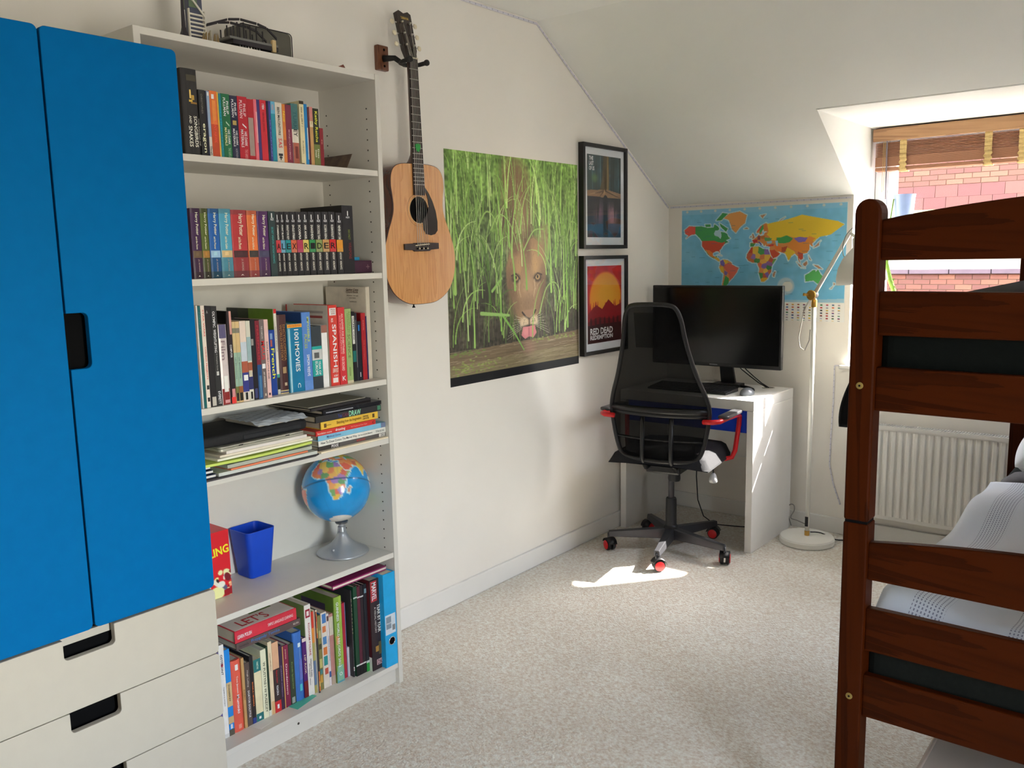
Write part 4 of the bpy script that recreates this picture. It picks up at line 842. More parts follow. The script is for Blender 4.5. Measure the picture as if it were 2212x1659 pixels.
MB().box(.13, .185, LY0+.10, LY1-.05, zb_+.058, zb_+.0584).build('cover_block', pm((110, 130, 70), .5, .1, 20), rb)
q0, q1 = zat(ZH, 480, 455, .285), zat(ZH, 1180, 60, .285)
tops = max((WL[o].z+o.dimensions.z) for o in bpy.data.objects if o.get('group') == GD_ and WL[o].y > q0.y)
zt_ = min(max(tops+.001, zat(ZH, 480, 470, .285).z), SH[1]-TH-.018)
pv = flat('book', .285, q0.y, -.03, tops+.001, max(.010, min(.014, SH[1]-TH-.003-tops)), .22, (140, 40, 92), 'glossy magenta book squeezed flat under the middle shelf', GE, rough=.25, board=.0025, bands=[(0, 1, .28, .72, (226, 206, 196))])
zt2 = WL[pv].z+pv.dimensions.z
MB().box(.10, .18, q0.y+.03, q0.y+.10, zt2, zt2+.0004).build('cover_picture', pm((190, 110, 70), .3, .3, 40), pv)
# loose papers sticking out
o = MB().obox((.225, W(520, 1565, 'z', SH[0]).y, SH[0]+.0006), (.07, .02, 0), (-.01, .05, 0), (0, 0, .0006)).build('paper_slip', pm((230, 226, 220), .7, .02, 20)); tag(o, 'white slip of paper under the coral hardback', 'paper')
o = MB().obox((.235, W(615, 1525, 'z', SH[0]).y, SH[0]+.0006), (.055, .01, 0), (-.02, .09, 0), (0, 0, .0006)).build('paper_slip', pm((90, 196, 170), .6, .02, 20)); tag(o, 'mint green paper sticking out under maroon paperback', 'paper')

# ---------------------------------------------------------------- paper shelf: right-hand stack
GF = 'drawing books stacked flat on the paper shelf'
ZI = (640, 840, 10.05); z5 = SH[2]
def sp(px0, py0, px1, py1, x): return zat(ZI, px0, py0, x).y, zat(ZI, px1, py1, x).y
o = MB().prism([(.314, -.300, z5+.0005), (.314, -.022, z5+.0005), (.10, -.022, z5+.0005), (.10, -.300, z5+.0005)], (0, 0, .0045)).build('drawing_board', pm((232, 212, 184), .7, .05, 20, k=1.2)); tag(o, 'pale beige board under the stack of drawing books', 'board')
z = z5+.0055
STK = [(.298, 470, 1930, .013, (90, 86, 84), 'grey black photo book at bottom of drawing stack', [T_('PIXIE', .18, .28, .15, .85, WH), T_('MOIRA KANE', .55, .68, .2, .75, (170, 60, 56)), T_('GRID', .92, .98, .2, .8, (60, 60, 60))], [(0, .3, 0, 1, (60, 56, 54)), (.9, .99, .1, .9, (226, 222, 214))]),
       (.300, 475, 1945, .017, (226, 224, 216), 'white comics drawing manual with black spine title', [T_('How To Draw Comics The Marvel Way', .03, .55, .22, .78, (30, 30, 34)), T_('Stan Lee and John Buscema', .57, .79, .28, .68, (60, 60, 60)), T_('TITAN BOOKS', .84, .98, .28, .68, (60, 60, 60))], []),
       (.300, 470, 1940, .016, (126, 186, 214), 'light blue art book between red and white ones', [T_('Mythical Zones', .12, .32, .2, .75, (70, 70, 130))], [(.93, 1, 0, 1, (110, 120, 150))]),
       (.302, 430, 1720, .015, (206, 52, 48), 'slim red drawing course book under yellow one', [T_('foundation course', .02, .25, .25, .7, (240, 190, 180)), T_('drawing', .31, .47, .15, .85, WH), T_('Paul Thomas and Anita Taylor', .57, .85, .3, .65, (236, 150, 140)), T_('C', .94, .98, .2, .8, (60, 20, 20))], []),
       (.294, 545, 1775, .024, (238, 190, 70), 'thick yellow drawing book with handwritten style title', [T_('Sketching from the Imagination', .26, .69, .25, .75, (120, 84, 30)), T_('CREATURES', .72, .82, .52, .75, (90, 60, 40)), T_('& MONSTERS', .72, .83, .22, .45, (90, 60, 40))], [(.05, .09, .2, .7, (110, 80, 40)), (.09, .17, .42, .5, (150, 110, 50)), (.90, .935, .25, .75, (90, 70, 40))]),
       (.300, 440, 1850, .020, (44, 44, 46), 'black drawing manual with mint green capital word', [T_('DRAW', .49, .67, .1, .95, (150, 220, 180)), T_('You', .32, .38, .2, .8, (60, 80, 150)), T_('CAN', .39, .48, .2, .8, (110, 50, 70))], [(.94, .99, .2, .9, (70, 130, 100))])]
for x_, a_, b_, t_, c_, lb, tl, bd in STK:
    y0, y1 = zat(ZI, a_, 1000, x_).y, zat(ZI, b_, 700, x_).y; y1 = min(y1, -.02)
    flat('book', x_, y0, y1, z, t_, .2, c_, lb, GF, titles=tl, bands=bd, pages=PAGEG); z += t_+.0006
yA = zat(ZI, 800, 500, .29).y
flat('ring_folder', .296, -.272, -.030, z, .012, .22, (30, 30, 34), 'glossy black ring folder on top of drawing stack', GF, rough=.2, cat='folder', bands=[(.05, .5, .3, .6, (140, 140, 146))], pages=PAGEG); z += .0126
o = flat('ring_folder', .275, -.30, -.045, z, .008, .20, (40, 38, 40), 'thin black folder with grey sheet at very top of stack', GF, rot=.05, cat='folder', pages=PAGEG); z += .0086
o = MB().obox((.262, -.30, z), (-.18, .0, .0), (-.008, .24, 0), (0, 0, .0025)).build('card_sheet', pm((160, 156, 138), .5, .06, 20)); tag(o, 'grey punched sheet lying on top of black folder', 'paper')

# ---------------------------------------------------------------- paper shelf: left-hand heap
GG = 'papers heaped on the paper shelf'
ZJ = (430, 880, 8.848)
o = MB().prism([(.330, -.70, z5+.0005), (.330, -.335, z5+.0005), (.318, -.312, z5+.0005), (.09, -.312, z5+.0005), (.09, -.70, z5+.0005)], (0, 0, .004)).build('cutting_mat', pm((62, 58, 62), .7, .06, 30, bump=.2, k=1.2)); tag(o, 'dark grey mat overhanging the shelf under a paper heap', 'mat')
def sheet(name, x1, y0, y1, z, t, col, label, cat, rot=0., d=.2, bend=0., rough=.6, group=GG, top=None):
    def fn(u, v):
        y = y0+(y1-y0)*u; x = x1-d*v; zz_ = z+bend*math.sin(u*math.pi)*(1-v)
        c, s = math.cos(rot), math.sin(rot); yc = (y0+y1)/2
        return (x1+(x-x1)*c-(y-yc)*s, yc+(x-x1)*s+(y-yc)*c, zz_)
    m = MB(); m.grid(fn, 14, 4); n = len(m.v); m2 = MB()
    m2.v = [(a, b, c) for a, b, c in m.v]+[(a, b, c+t) for a, b, c in m.v]
    m2.f = [f[::-1] for f in m.f]+[tuple(i+n for i in f) for f in m.f]
    nu, nv = 14, 4; edge = [i for i in range(nu+1)]+[j*(nu+1)+nu for j in range(1, nv+1)]+[nv*(nu+1)+i for i in range(nu-1, -1, -1)]+[j*(nu+1) for j in range(nv-1, 0, -1)]
    for a, b in zip(edge, edge[1:]+edge[:1]): m2.f.append((a, b, b+n, a+n))
    o = m2.build(name, pm(col, rough, .05, 20, k=1.25)); tag(o, label, cat, group); return o
zl = z5+.0048
sheet('magazine', .318, -.655, -.318, zl, .009, (196, 200, 192), 'pale grey magazine on dark mat at bottom of heap', 'magazine', .0); zl += .0094
sheet('plastic_wallet', .312, -.615, -.345, zl, .004, (220, 124, 86), 'orange edged plastic wallet in the paper heap', 'wallet', .03); zl += .0044
sheet('plastic_wallet', .305, -.62, -.325, zl, .010, (170, 176, 162), 'thick grey green plastic wallet in the paper heap', 'wallet', .02, bend=.0); zl += .0104
nb0 = zl-.018
for i, (h_, c_) in enumerate((((.008), (206, 204, 200)), ((.009), (210, 206, 196)), ((.008), (190, 186, 168)))):
    bo = flat('notebook', .314-.006*i, -.735, -.662+.0-.004*i, z5+.005+i*.011, .0095, .14, (24, 36, 64), ('lowest', 'middle', 'topmost')[i]+' of three small navy notebooks beside the paper heap', GG, cat='notebook', board=.0016, bands=[(0, 1, .2, .8, (222, 220, 214))], pages=PAGE)
sheet('document_folder', .320, -.70, -.335, max(zl, z5+.039), .007, (186, 204, 96), 'lime green document folder in the paper heap', 'folder', .02, bend=-.004, d=.22); zl = max(zl, z5+.039)+.0075
sheet('paper_sheaf', .312, -.655, -.325, zl, .006, (226, 220, 200), 'sheaf of white papers on lime green folder', 'paper', .03); zl += .0064
sheet('paper_sheaf', .306, -.64, -.33, zl, .006, (210, 200, 180), 'sheaf of cream papers under the coil notebook', 'paper', .0); zl += .0064
sheet('coil_notebook', .305, -.618, -.345, zl, .009, (214, 206, 200), 'grey covered notebook under the closed laptop', 'notebook', -.01); zl += .0094
lp = empty('laptop', (.2, -.49, zl), 'closed silver laptop lying on the paper heap', 'laptop', GG)
ly0, ly1 = zat(ZJ, 380, 700, .31).y, zat(ZJ, 2020, 560, .31).y
SIL = pm((196, 194, 180), .35, .03, 20, metal=.6, k=1.1, key='laptop_silver')
def rslab(x1, d, y0, y1, z0, z1, r): return MB().prism([(x1-d+b, y0+a, z0) for a, b in rrect(y1-y0, d, r)], (0, 0, z1-z0))
rslab(.312, .23, ly0, ly1, zl, zl+.0085, .012).build('base', SIL, lp, bevel=.002); rslab(.312, .23, ly0, ly1, zl+.0092, zl+.014, .012).build('lid', SIL, lp, bevel=.002)
for yy in (ly0+.06, ly1-.07): MB().box(.3119, .3126, yy, yy+.014, zl+.0088, zl+.0112).build('port', DARK, lp)
zl += .0146
cs = MB(); cs.prism([(.085+b, -.70+a, zl) for a, b in rrect(.37, .215, .02)], (0, 0, .030)); o = cs.build('laptop_case', pm((20, 21, 24), .75, .12, 60, bump=.3, k=1.2), bevel=.010, seg=4); tag(o, 'padded black case lying on silver laptop', 'case', GG)
MB().obox((.295, -.56, zl+.006), (.008, 0, 0), (0, .20, 0), (0, 0, .013)).build('pocket', pm((34, 36, 40), .8, .1, 60, bump=.3), o, bevel=.003)
zl += .0302
FILM = mix_transparent('clear_film', (206, 214, 222), .35, .08)
o = MB().prism([(.12+b, -.50+a, zl+.0) for a, b in rrect(.15, .17, .006)], (0, 0, .012)).build('film_packet', pm((196, 190, 176), .5, .05, 20), bevel=.003); tag(o, 'paper packet in crinkled clear film on black case', 'packet', GG)
def crk(u, v): return (.115+.19*u, -.515+.18*v, zl+.0125+.004*abs(math.sin(u*17+v*9))*(.3+u)-.010*max(0, u-.88)/.12)
MB().grid(crk, 18, 18).build('film_wrap', FILM, o, solid=.0006)

# ---------------------------------------------------------------- middle shelf: game box, cup, globe
z6 = SH[1]
gx, gy0, gy1 = .186, -.715, -.556
ght = zat((430, 970, 4.74), 300, 815, gx).z
o = MB().box(.06, gx, gy0, gy1, z6+.0005, ght).build('game_box', pm((214, 36, 46), .4, .05, 20, k=1.2), bevel=.001); tag(o, 'red card game box with yellow capital letters beside blue cup', 'box')
cv = Canvas(70, 90, (206, 34, 44))
cols = [(240, 236, 170), (200, 60, 50), (60, 40, 40), (170, 190, 210), (230, 150, 120), (120, 30, 40), (250, 220, 200), (236, 232, 150), (90, 90, 120), (240, 240, 235)]
for k in range(60):
    x_, y_ = random.random(), .62+.36*random.random(); cv.ell(x_, y_, .04+.07*random.random(), .015+.035*random.random(), random.choice(cols), 1, .1, random.random()*3)
cv.ell(.68, .92, .16, .10, (240, 236, 160), 1, .08); cv.ell(.78, .80, .08, .05, (246, 232, 210), 1, .08)
cv.poly([(.83, .9), (1, .88), (1, .99), (.83, .99)], (150, 26, 36))
print_sheet('box_print', cv, (gx+.0006, gy0, ght-.001), (0, gy1-gy0, 0), (0, 0, -(ght-z6-.002)), PRINT, o, 1.2)
text('DLING', (gx+.0012, gy1-.046, z6+(ght-z6)*.70), (0, 1, .12), (0, -.12, 1), .086, .026, ink((246, 206, 40)), o, bold=.03)
text('ST', (gx+.0012, gy1-.074, z6+(ght-z6)*.83), (0, 1, .05), ZV, .016, .014, ink((240, 236, 226)), o)
# blue cup (rounded square, flared)
BCUP = pm((6, 66, 186), .5, .03, 20, k=1.25, key='blue_plastic')
ku, kv = zat((430, 970, 4.74), 360, 830, .12), 0
cx_, cy_ = .097, -.4155
cz1 = zat((430, 970, 4.74), 560, 860, cx_+.055).z
prof = MB()
def ring(h, s, r): return [(cx_-s+a, cy_-s*1.0+b, h) for a, b in rrect(2*s, 2*s, r, 6)]
R_ = [ring(z6+.0008, .037, .012), ring(z6+.004, .040, .014), ring(cz1, .053, .016), ring(cz1, .0505, .014), ring(z6+.006, .037, .012)]
n_ = len(R_[0]); V_ = [q for r in R_ for q in r]; F_ = []
for i in range(len(R_)-1):
    for k in range(n_): F_.append((i*n_+k, i*n_+(k+1) % n_, (i+1)*n_+(k+1) % n_, (i+1)*n_+k))
F_ += [tuple(range(n_-1, -1, -1)), tuple(range((len(R_)-1)*n_, len(R_)*n_))]
o = MB().add(V_, F_).build('pencil_cup', BCUP, auto=40); tag(o, 'empty square blue plastic cup flaring to its rim', 'cup')
def catmull(P, n=8):
    out = []; Q = [P[0]]+P+[P[-1]]
    for i in range(1, len(Q)-2):
        p0, p1, p2, p3 = (np.array(q, float) for q in Q[i-1:i+3])
        for k in range(n):
            t = k/n; out.append(tuple(.5*((2*p1)+(-p0+p2)*t+(2*p0-5*p1+4*p2-p3)*t*t+(-p0+3*p1-3*p2+p3)*t**3)))
    out.append(tuple(P[-1])); return out
catm = lambda p: catmull(p, 5)
# ================================================================== WORLD MAP DATA (rough outlines, lon/lat)
LAND = dict(
 namerica=[(-168,66),(-156,71),(-141,70),(-125,70),(-110,68),(-96,68),(-94,72),(-85,69),(-82,66),(-94,60),(-92,57),(-82,55),(-79,51),(-77,56),(-78,62),(-70,61),(-64,59),(-60,54),(-56,52),(-66,49),(-60,46),(-66,44),(-70,42),(-75,38),(-76,35),(-81,31),(-80,25),(-83,29),(-90,29),(-97,27),(-97,21),(-91,18),(-87,21),(-88,16),(-83,14),(-83,9),(-79,9),(-82,8),(-92,14),(-96,15),(-105,20),(-110,24),(-114,31),(-112,28),(-115,30),(-118,34),(-124,40),(-124,48),(-130,54),(-140,60),(-152,59),(-164,54),(-158,58),(-166,61)],
 greenland=[(-72,78),(-60,82),(-35,83.5),(-18,80),(-22,72),(-32,68),(-43,60),(-52,65),(-55,70),(-60,76)],
 samerica=[(-79,9),(-72,12),(-62,11),(-52,5),(-50,0),(-35,-6),(-39,-15),(-48,-26),(-58,-35),(-65,-42),(-68,-54),(-74,-51),(-73,-38),(-70,-19),(-76,-14),(-81,-5),(-79,2)],
 africa=[(-6,36),(10,37),(20,32),(32,31),(38,18),(43,12),(51,12),(41,-3),(40,-15),(35,-22),(32,-29),(25,-34),(18,-34),(12,-18),(13,-8),(9,0),(9,4),(-4,5),(-13,9),(-17,15),(-16,22),(-10,30)],
 eurasia=[(-9,37),(-9,43),(-1,44),(-4,48),(2,51),(8,54),(10,57),(14,54),(21,55),(24,59),(30,60),(22,61),(25,65),(18,62),(17,57),(12,56),(11,59),(5,59),(6,62),(15,68),(26,71),(40,67),(34,64),(44,66),(54,69),(68,69),(73,72),(86,74),(104,77),(114,74),(130,72),(142,73),(160,70),(178,69),(190,66),(178,62),(164,60),(163,56),(156,52),(156,58),(142,59),(135,54),(140,50),(132,43),(127,39),(129,35),(126,35),(121,39),(118,39),(122,37),(119,34),(122,30),(117,23),(108,21),(106,17),(109,12),(105,9),(100,13),(103,2),(99,8),(97,16),(91,22),(80,15),(77,8),(73,17),(70,22),(60,25),(52,27),(56,25),(59,22),(52,16),(44,13),(39,20),(35,29),(36,36),(27,37),(26,40),(23,37),(20,41),(13,45),(18,40),(12,42),(4,43),(0,39),(-2,37)],
 australia=[(114,-22),(122,-18),(130,-12),(136,-12),(136,-16),(141,-11),(146,-19),(153,-26),(150,-37),(141,-38),(132,-32),(115,-34)],
 uk=[(-5,50),(1,51),(0,54),(-3,58),(-5,57),(-4,53)], ireland=[(-10,52),(-6,52),(-6,55),(-9,54)], iceland=[(-24,65),(-14,65),(-18,66.5)], madagascar=[(44,-24),(47,-25),(50,-15),(48,-14),(44,-18)],
 japan=[(130,32),(136,34),(141,36),(142,42),(145,44),(140,41),(136,37)], nz=[(167,-46),(172,-43),(178,-38),(174,-36),(174,-41),(170,-46)], borneo=[(109,1),(117,7),(118,1),(114,-4),(110,-2)], sumatra=[(95,5),(105,-3),(106,-6),(101,-3)], java=[(105,-7),(114,-8),(112,-7)], png=[(131,-1),(141,-3),(150,-10),(142,-9),(135,-4)], phil=[(120,18),(122,14),(126,8),(122,10)],
 svalbard=[(12,79),(25,80),(18,76.5)], novaya=[(52,71),(68,76.5),(58,74)], ellesmere=[(-90,76),(-75,83),(-62,82),(-78,76)], baffin=[(-82,73),(-62,66),(-66,62),(-78,68)], victoria=[(-117,72),(-104,72),(-103,69),(-115,69)], cuba=[(-84,22),(-75,20),(-77,21)])
PARTS = [  # (polygon, colour)
 ([(-168,66),(-156,71),(-141,70),(-141,60),(-152,59),(-164,54),(-158,58),(-166,61)], (222,92,76)),
 ([(-124,48.5),(-95,49),(-83,46),(-75,45),(-67,47),(-70,42),(-76,36),(-81,31),(-80,25),(-83,29),(-90,29),(-97,26),(-106,32),(-117,32.5),(-124,40)], (206,84,60)),
 ([(-117,32.5),(-106,32),(-97,26),(-97,20),(-91,18),(-92,15),(-105,20),(-113,30)], (222,132,64)),
 ([(-92,18),(-83,15),(-79,9),(-83,8),(-92,14)], (214,178,74)),
 ([(-73,-1),(-60,5),(-50,1),(-35,-7),(-39,-16),(-48,-27),(-55,-32),(-58,-20),(-66,-10)], (222,112,92)),
 ([(-66,-22),(-57,-28),(-58,-38),(-66,-44),(-68,-54),(-71,-40)], (70,160,86)), ([(-79,8),(-72,12),(-67,5),(-70,-3),(-78,1)], (120,104,180)), ([(-72,12),(-60,9),(-61,4),(-67,2)], (226,186,64)),
 ([(-81,-5),(-72,-3),(-69,-16),(-76,-15)], (226,186,64)), ([(-69,-11),(-60,-16),(-63,-22),(-68,-21)], (130,110,180)),
 ([(28,70),(32,60),(28,56),(36,51),(40,47),(48,46),(47,42),(50,51),(60,51),(72,54),(88,50),(100,51),(118,50),(130,43),(142,50),(165,53),(192,66),(178,70),(142,74),(104,78),(72,74)], (228,194,60)),
 ([(50,51),(60,51),(72,54),(86,49),(80,43),(66,41),(54,42),(50,46)], (70,160,86)), ([(88,49),(100,51),(117,49),(112,43),(98,42)], (130,110,190)),
 ([(74,39),(86,48),(98,42),(112,43),(120,52),(134,48),(122,40),(122,30),(117,23),(108,21),(98,25),(88,28),(78,33)], (224,142,64)),
 ([(68,24),(74,34),(88,27),(92,24),(84,18),(80,10),(77,8),(73,18)], (228,194,60)), ([(60,25),(62,34),(74,36),(70,25)], (190,90,60)), ([(44,39),(60,36),(62,26),(52,27),(48,31)], (224,124,60)),
 ([(35,29),(46,30),(55,23),(59,22),(52,16),(43,13),(38,21)], (206,84,60)), ([(97,26),(108,21),(109,12),(104,9),(99,13)], (206,90,70)), ([(27,37),(44,41),(44,37),(36,36)], (206,70,60)),
 ([(5,59),(12,62),(18,69),(26,71),(15,68)], (206,70,66)), ([(12,56),(18,62),(24,67),(18,69),(12,62)], (70,160,86)), ([(20,68),(28,70),(30,62),(22,60)], (214,130,64)),
 ([(-5,48),(7,49),(7,44),(-1,43)], (200,60,60)), ([(-9,37),(-9,43),(3,42),(-1,37)], (70,150,86)), ([(7,48),(7,54),(14,54),(14,48)], (150,80,90)), ([(14,54),(24,54),(24,49),(15,50)], (190,120,60)), ([(23,52),(40,50),(36,46),(24,46)], (96,160,96)), ([(7,45),(13,45),(18,40),(16,38),(9,44)], (110,100,170))]
AFR = [((-8,28),(206,84,60)),((2,28),(228,194,80)),((17,27),(80,160,90)),((30,27),(140,110,180)),((-8,20),(206,110,80)),((-2,17),(150,120,180)),((9,17),(228,190,90)),((18,15),(214,130,80)),((30,15),(230,190,80)),((40,9),(190,90,70)),((46,6),(120,170,90)),((8,9),(80,150,90)),((20,7),(226,170,80)),((-6,8),(206,120,70)),((23,-3),(140,110,180)),((13,-1),(224,120,80)),((35,-6),(80,150,90)),((37,1),(150,110,170)),((18,-12),(224,150,80)),((27,-14),(228,190,80)),((37,-15),(214,120,80)),((18,-22),(90,160,90)),((24,-22),(206,100,80)),((30,-19),(140,110,180)),((24,-31),(230,180,60))]
def paint_world(cv, px, py, pastel=0.):
    """px(lon), py(lat): canvas fractions"""
    P = lambda pts: [(px(a), py(b)) for a, b in pts]
    mixc = lambda c: tuple(q*(1-pastel)+pastel*w for q, w in zip(c, (236, 190, 190)))
    halo = (206, 226, 236)
    for k, pts in LAND.items():
        q = P(pts); cv.stroke(q+[q[0]], .006, .006, halo, .75)
    base = dict(namerica=(72, 160, 92), greenland=(226, 160, 92), samerica=(224, 150, 90), africa=(224, 150, 90), eurasia=(214, 140, 80), australia=(92, 180, 100), ellesmere=(72, 160, 92), baffin=(72, 160, 92), victoria=(72, 160, 92))
    for k, pts in LAND.items(): cv.poly(P(pts), mixc(base.get(k, (190, 140, 110))))
    for pts, c in PARTS: cv.poly(P(pts), mixc(c))
    # patchwork of African states
    q = P(LAND['africa']); keep = cv.a.copy(); cv.poly(q, (1, 2, 3)); msk = (np.abs(cv.a-np.array([1, 2, 3])).sum(-1) < .5); cv.a = keep
    best = np.full(cv.x.shape, 9e9); idx = np.zeros(cv.x.shape, int)
    for i, ((a, b), c) in enumerate(AFR):
        d = ((cv.x-px(a))*cv.asp)**2+(cv.y-py(b))**2; m = d < best; best[m] = d[m]; idx[m] = i
    colr = np.array([mixc(c) for _, c in AFR], float); cv.a[msk] = colr[idx][msk]
    cv.poly(P([(-95, 60), (-92, 64), (-80, 64), (-78, 58), (-80, 52), (-84, 55), (-93, 57)]), (180, 212, 224))
    cv.poly(P([(47, 46), (53, 46), (53, 37), (50, 37)]), (150, 200, 224)); cv.poly(P([(28, 45), (40, 46), (40, 42), (30, 41)]), (150, 200, 224))

# ------------------------------------------------------------------ globe
gcx, gcy = .160, -.125
ZK_ = (430, 970, 4.74)
gr = .113
gc = Vector((gcx, W(430+1403/4.74, 970+395/4.74, 'x', gcx).y, W(430+1403/4.74, 970+395/4.74, 'x', gcx).z))
gl = empty('globe', (gc.x, gc.y, z6), 'blue terrestrial globe on a silver trumpet stand', 'globe')
cv = Canvas(420, 210, (24, 140, 206)); cv.noise(.06, 16)
paint_world(cv, lambda a: ((a+180) % 360)/360 if a != 192 and a <= 180 else (a+180)/360, lambda b: (90-b)/180, .18)
cv.poly([(0, .915), (.15, .90), (.3, .92), (.5, .885), (.75, .88), (1, .90), (1, 1), (0, 1)], (226, 216, 206))
cv.stroke([(0, .5), (1, .5)], .0016, .0016, (20, 70, 110))
for lon in range(0, 360, 30): cv.stroke([(lon/360, .05), (lon/360, .95)], .0008, .0008, (20, 110, 170), .4)
c_ = (CAM-gc).normalized(); rt_ = Vector((0, 0, 1)).cross(c_).normalized(); up_ = c_.cross(rt_)
lat0, lon0, tilt = math.radians(-15), math.radians(24), math.radians(3)
upr = up_*math.cos(tilt)-rt_*math.sin(tilt); rtr = upr.cross(c_)
NU, NV = 160, 80; V_ = []; cl = []
L_ = cv.lin()
for j in range(NV+1):
    la = math.pi/2-math.pi*j/NV
    for i in range(NU+1):
        lo = -math.pi+2*math.pi*i/NU
        x_ = math.cos(la)*math.sin(lo-lon0); y_ = math.sin(la)*math.cos(lat0)-math.cos(la)*math.cos(lo-lon0)*math.sin(lat0)
        z_ = math.sin(la)*math.sin(lat0)+math.cos(la)*math.cos(lo-lon0)*math.cos(lat0)
        V_.append(gc+(rtr*x_+upr*y_+c_*z_)*gr)
        cl.append(L_[min(209, int(j/NV*210)), min(419, int(i/NU*420))])
q = MB(); q.v = [tuple(p) for p in V_]; q.f = [(j*(NU+1)+i, (j+1)*(NU+1)+i, (j+1)*(NU+1)+i+1, j*(NU+1)+i+1) for j in range(NV) for i in range(NU)]
so_ = q.build('sphere', vcol_mat('globe_print', .22, .5, .3), gl, smooth=True); set_print(so_.data, np.clip(np.array(cl)*1.25, 0, .9))
SILV = pm((170, 174, 178), .35, .03, 20, metal=.55, k=1.1, key='silver_paint')
gb_ = gc.z-gr
bxy = (gc.x+.012, gc.y+.006, 0)
pr_ = [(.084, z6+.0006), (.088, z6+.004), (.084, z6+.008), (.062, z6+.020), (.040, z6+.034), (.025, z6+.050), (.017, z6+.066), (.0145, z6+.075)]
MB().lathe(pr_, bxy, n=48).build('stand', SILV, gl, smooth=True)
hk = gb_-.004
MB().lathe([(.015, z6+.0755), (.013, hk-.016), (.010, hk-.014), (.010, hk-.004)], bxy, n=24).build('neck', SILV, gl, auto=40)
MB().lathe([(.020, hk-.004), (.022, hk+.002), (.018, hk+.006)], bxy, n=24).build('axis_cap', pm((120, 122, 124), .3, .03, 20, metal=.7), gl, auto=40)
MB().lathe([(.003, 0), (.0035, .004), (.001, .006)], (gc.x+.030, gc.y-.048, z6+.024), (.3, -.4, .8), 10).build('switch', pm((220, 220, 220), .2, .02, 20), gl, smooth=True)

# ================================================================== on top of the bookcase
TZ = 2.0205
def tp(px, py, x): return W(370+px/8.508, py/8.508, 'x', x)
# dark tapering tower ornament
a, b = tp(150, 630, .24), tp(325, 665, .24)
w_ = (b.y-a.y); yc = (a.y+b.y)/2
tw = MB(); prof_ = [(w_/2, TZ), (w_*.40, TZ+.012), (w_*.20, TZ+.030), (w_*.15, TZ+.040), (w_*.12, TZ+.08), (w_*.05, TZ+.16), (w_*.02, TZ+.2)]
V_ = []; F_ = []
for h_, (r_, z_) in enumerate(prof_): V_ += [(.24-r_, yc-r_, z_), (.24+r_, yc-r_, z_), (.24+r_, yc+r_, z_), (.24-r_, yc+r_, z_)]
for i in range(len(prof_)-1):
    for k in range(4): F_.append((i*4+k, i*4+(k+1) % 4, i*4+4+(k+1) % 4, i*4+4+k))
F_ += [(3, 2, 1, 0), tuple(len(V_)-4+k for k in range(4))]
o = tw.add(V_, F_).build('tower_ornament', pm((36, 30, 38), .5, .1, 30, k=1.2), bevel=.001); tag(o, 'dark tapering tower ornament on top of bookcase', 'ornament')
# grey toy tower with white ladder stripes
a, b = tp(345, 690, .23), tp(640, 600, .23)
tt = empty('toy_tower', (.21, (a.y+b.y)/2, TZ), 'grey toy tower with white ladder rungs and diagonal brace', 'toy')
MB().box(.207, .225, a.y+.004, b.y-.004, TZ, TZ+.24).build('tower_body', pm((74, 78, 96), .5, .08, 30, k=1.2), tt, bevel=.001)
WHP = pm((226, 220, 204), .5, .03, 30, key='white_toy_plastic')
for i in range(8): MB().box(.2255, .231, a.y+.003, b.y-.001, TZ+.006+i*.0105, TZ+.010+i*.0105).build('rung', WHP, tt)
for yy in (a.y, b.y-.003): MB().box(.2255, .232, yy, yy+.003, TZ, TZ+.094).build('rail', WHP, tt)
MB().obox((.232, a.y+.001, TZ+.125), (.003, 0, 0), (0, b.y-a.y-.004, -.048), (0, .001, .006)).build('brace', WHP, tt)
MB().box(.19, .226, a.y+.006, a.y+.030, TZ+.10, TZ+.24).build('window_strip', pm((110, 130, 100), .4, .08, 30), tt)
# brick-built truss bridge
BLKP = pm((34, 30, 34), .4, .08, 30, k=1.2, key='black_toy_plastic'); TANP = pm((206, 180, 130), .5, .05, 30, key='tan_toy_plastic'); GRYP = pm((120, 120, 116), .5, .05, 30, key='grey_toy_plastic')
by0, by1 = tp(1010, 760, .25).y, tp(1900, 950, .25).y
br_ = empty('toy_bridge', (.22, (by0+by1)/2, TZ), 'black brick-built truss bridge with tan pillar on bookcase top', 'toy')
zd = TZ+.030
MB().box(.205, .268, by0, by1, zd, zd+.006).build('deck', GRYP, br_)
MB().box(.205, .268, by0+.01, by1, zd-.012, zd).build('deck_girder', BLKP, br_)
MB().box(.205, .27, by0+.012, by1+.004, TZ, TZ+.010).build('base_plate', BLKP, br_)
for i in range(8): MB().prism([(.262, by0+.03+.009*i, TZ+.010), (.262, by0+.036+.009*i, TZ+.010), (.262, by0+.033+.009*i, TZ+.0178)], (.004, 0, 0)).build('stud', GRYP if i not in (3, 4) else WHP, br_)
yl = by1-by0; arch = [(-.055, .018), (.0, .045), (.03, .052), (.075, .050), (.10, .044), (.127, .020)]
for xs_ in (.214, .262):
    for (p, q), (r, s) in zip(arch, arch[1:]):
        A = Vector((xs_, by0+p*yl/.127, zd+q)); B = Vector((xs_, by0+r*yl/.127, zd+s)); d = (B-A)
        MB().obox(A+d*.05, d*.9, (.004, 0, 0), (0, 0, .006)).build('top_chord', BLKP, br_)
    for i in range(6):
        yy = by0+.006+i*.0165*yl/.127; hh = (.030, .046, .049, .047, .044, .036)[i]
        MB().box(xs_, xs_+.003, yy, yy+.0028, zd+.006, zd+hh).build('strut', BLKP, br_)
MB().box(.262, .272, by1-.022, by1-.009, zd-.016, zd+.018).build('pillar', TANP, br_, bevel=.002)
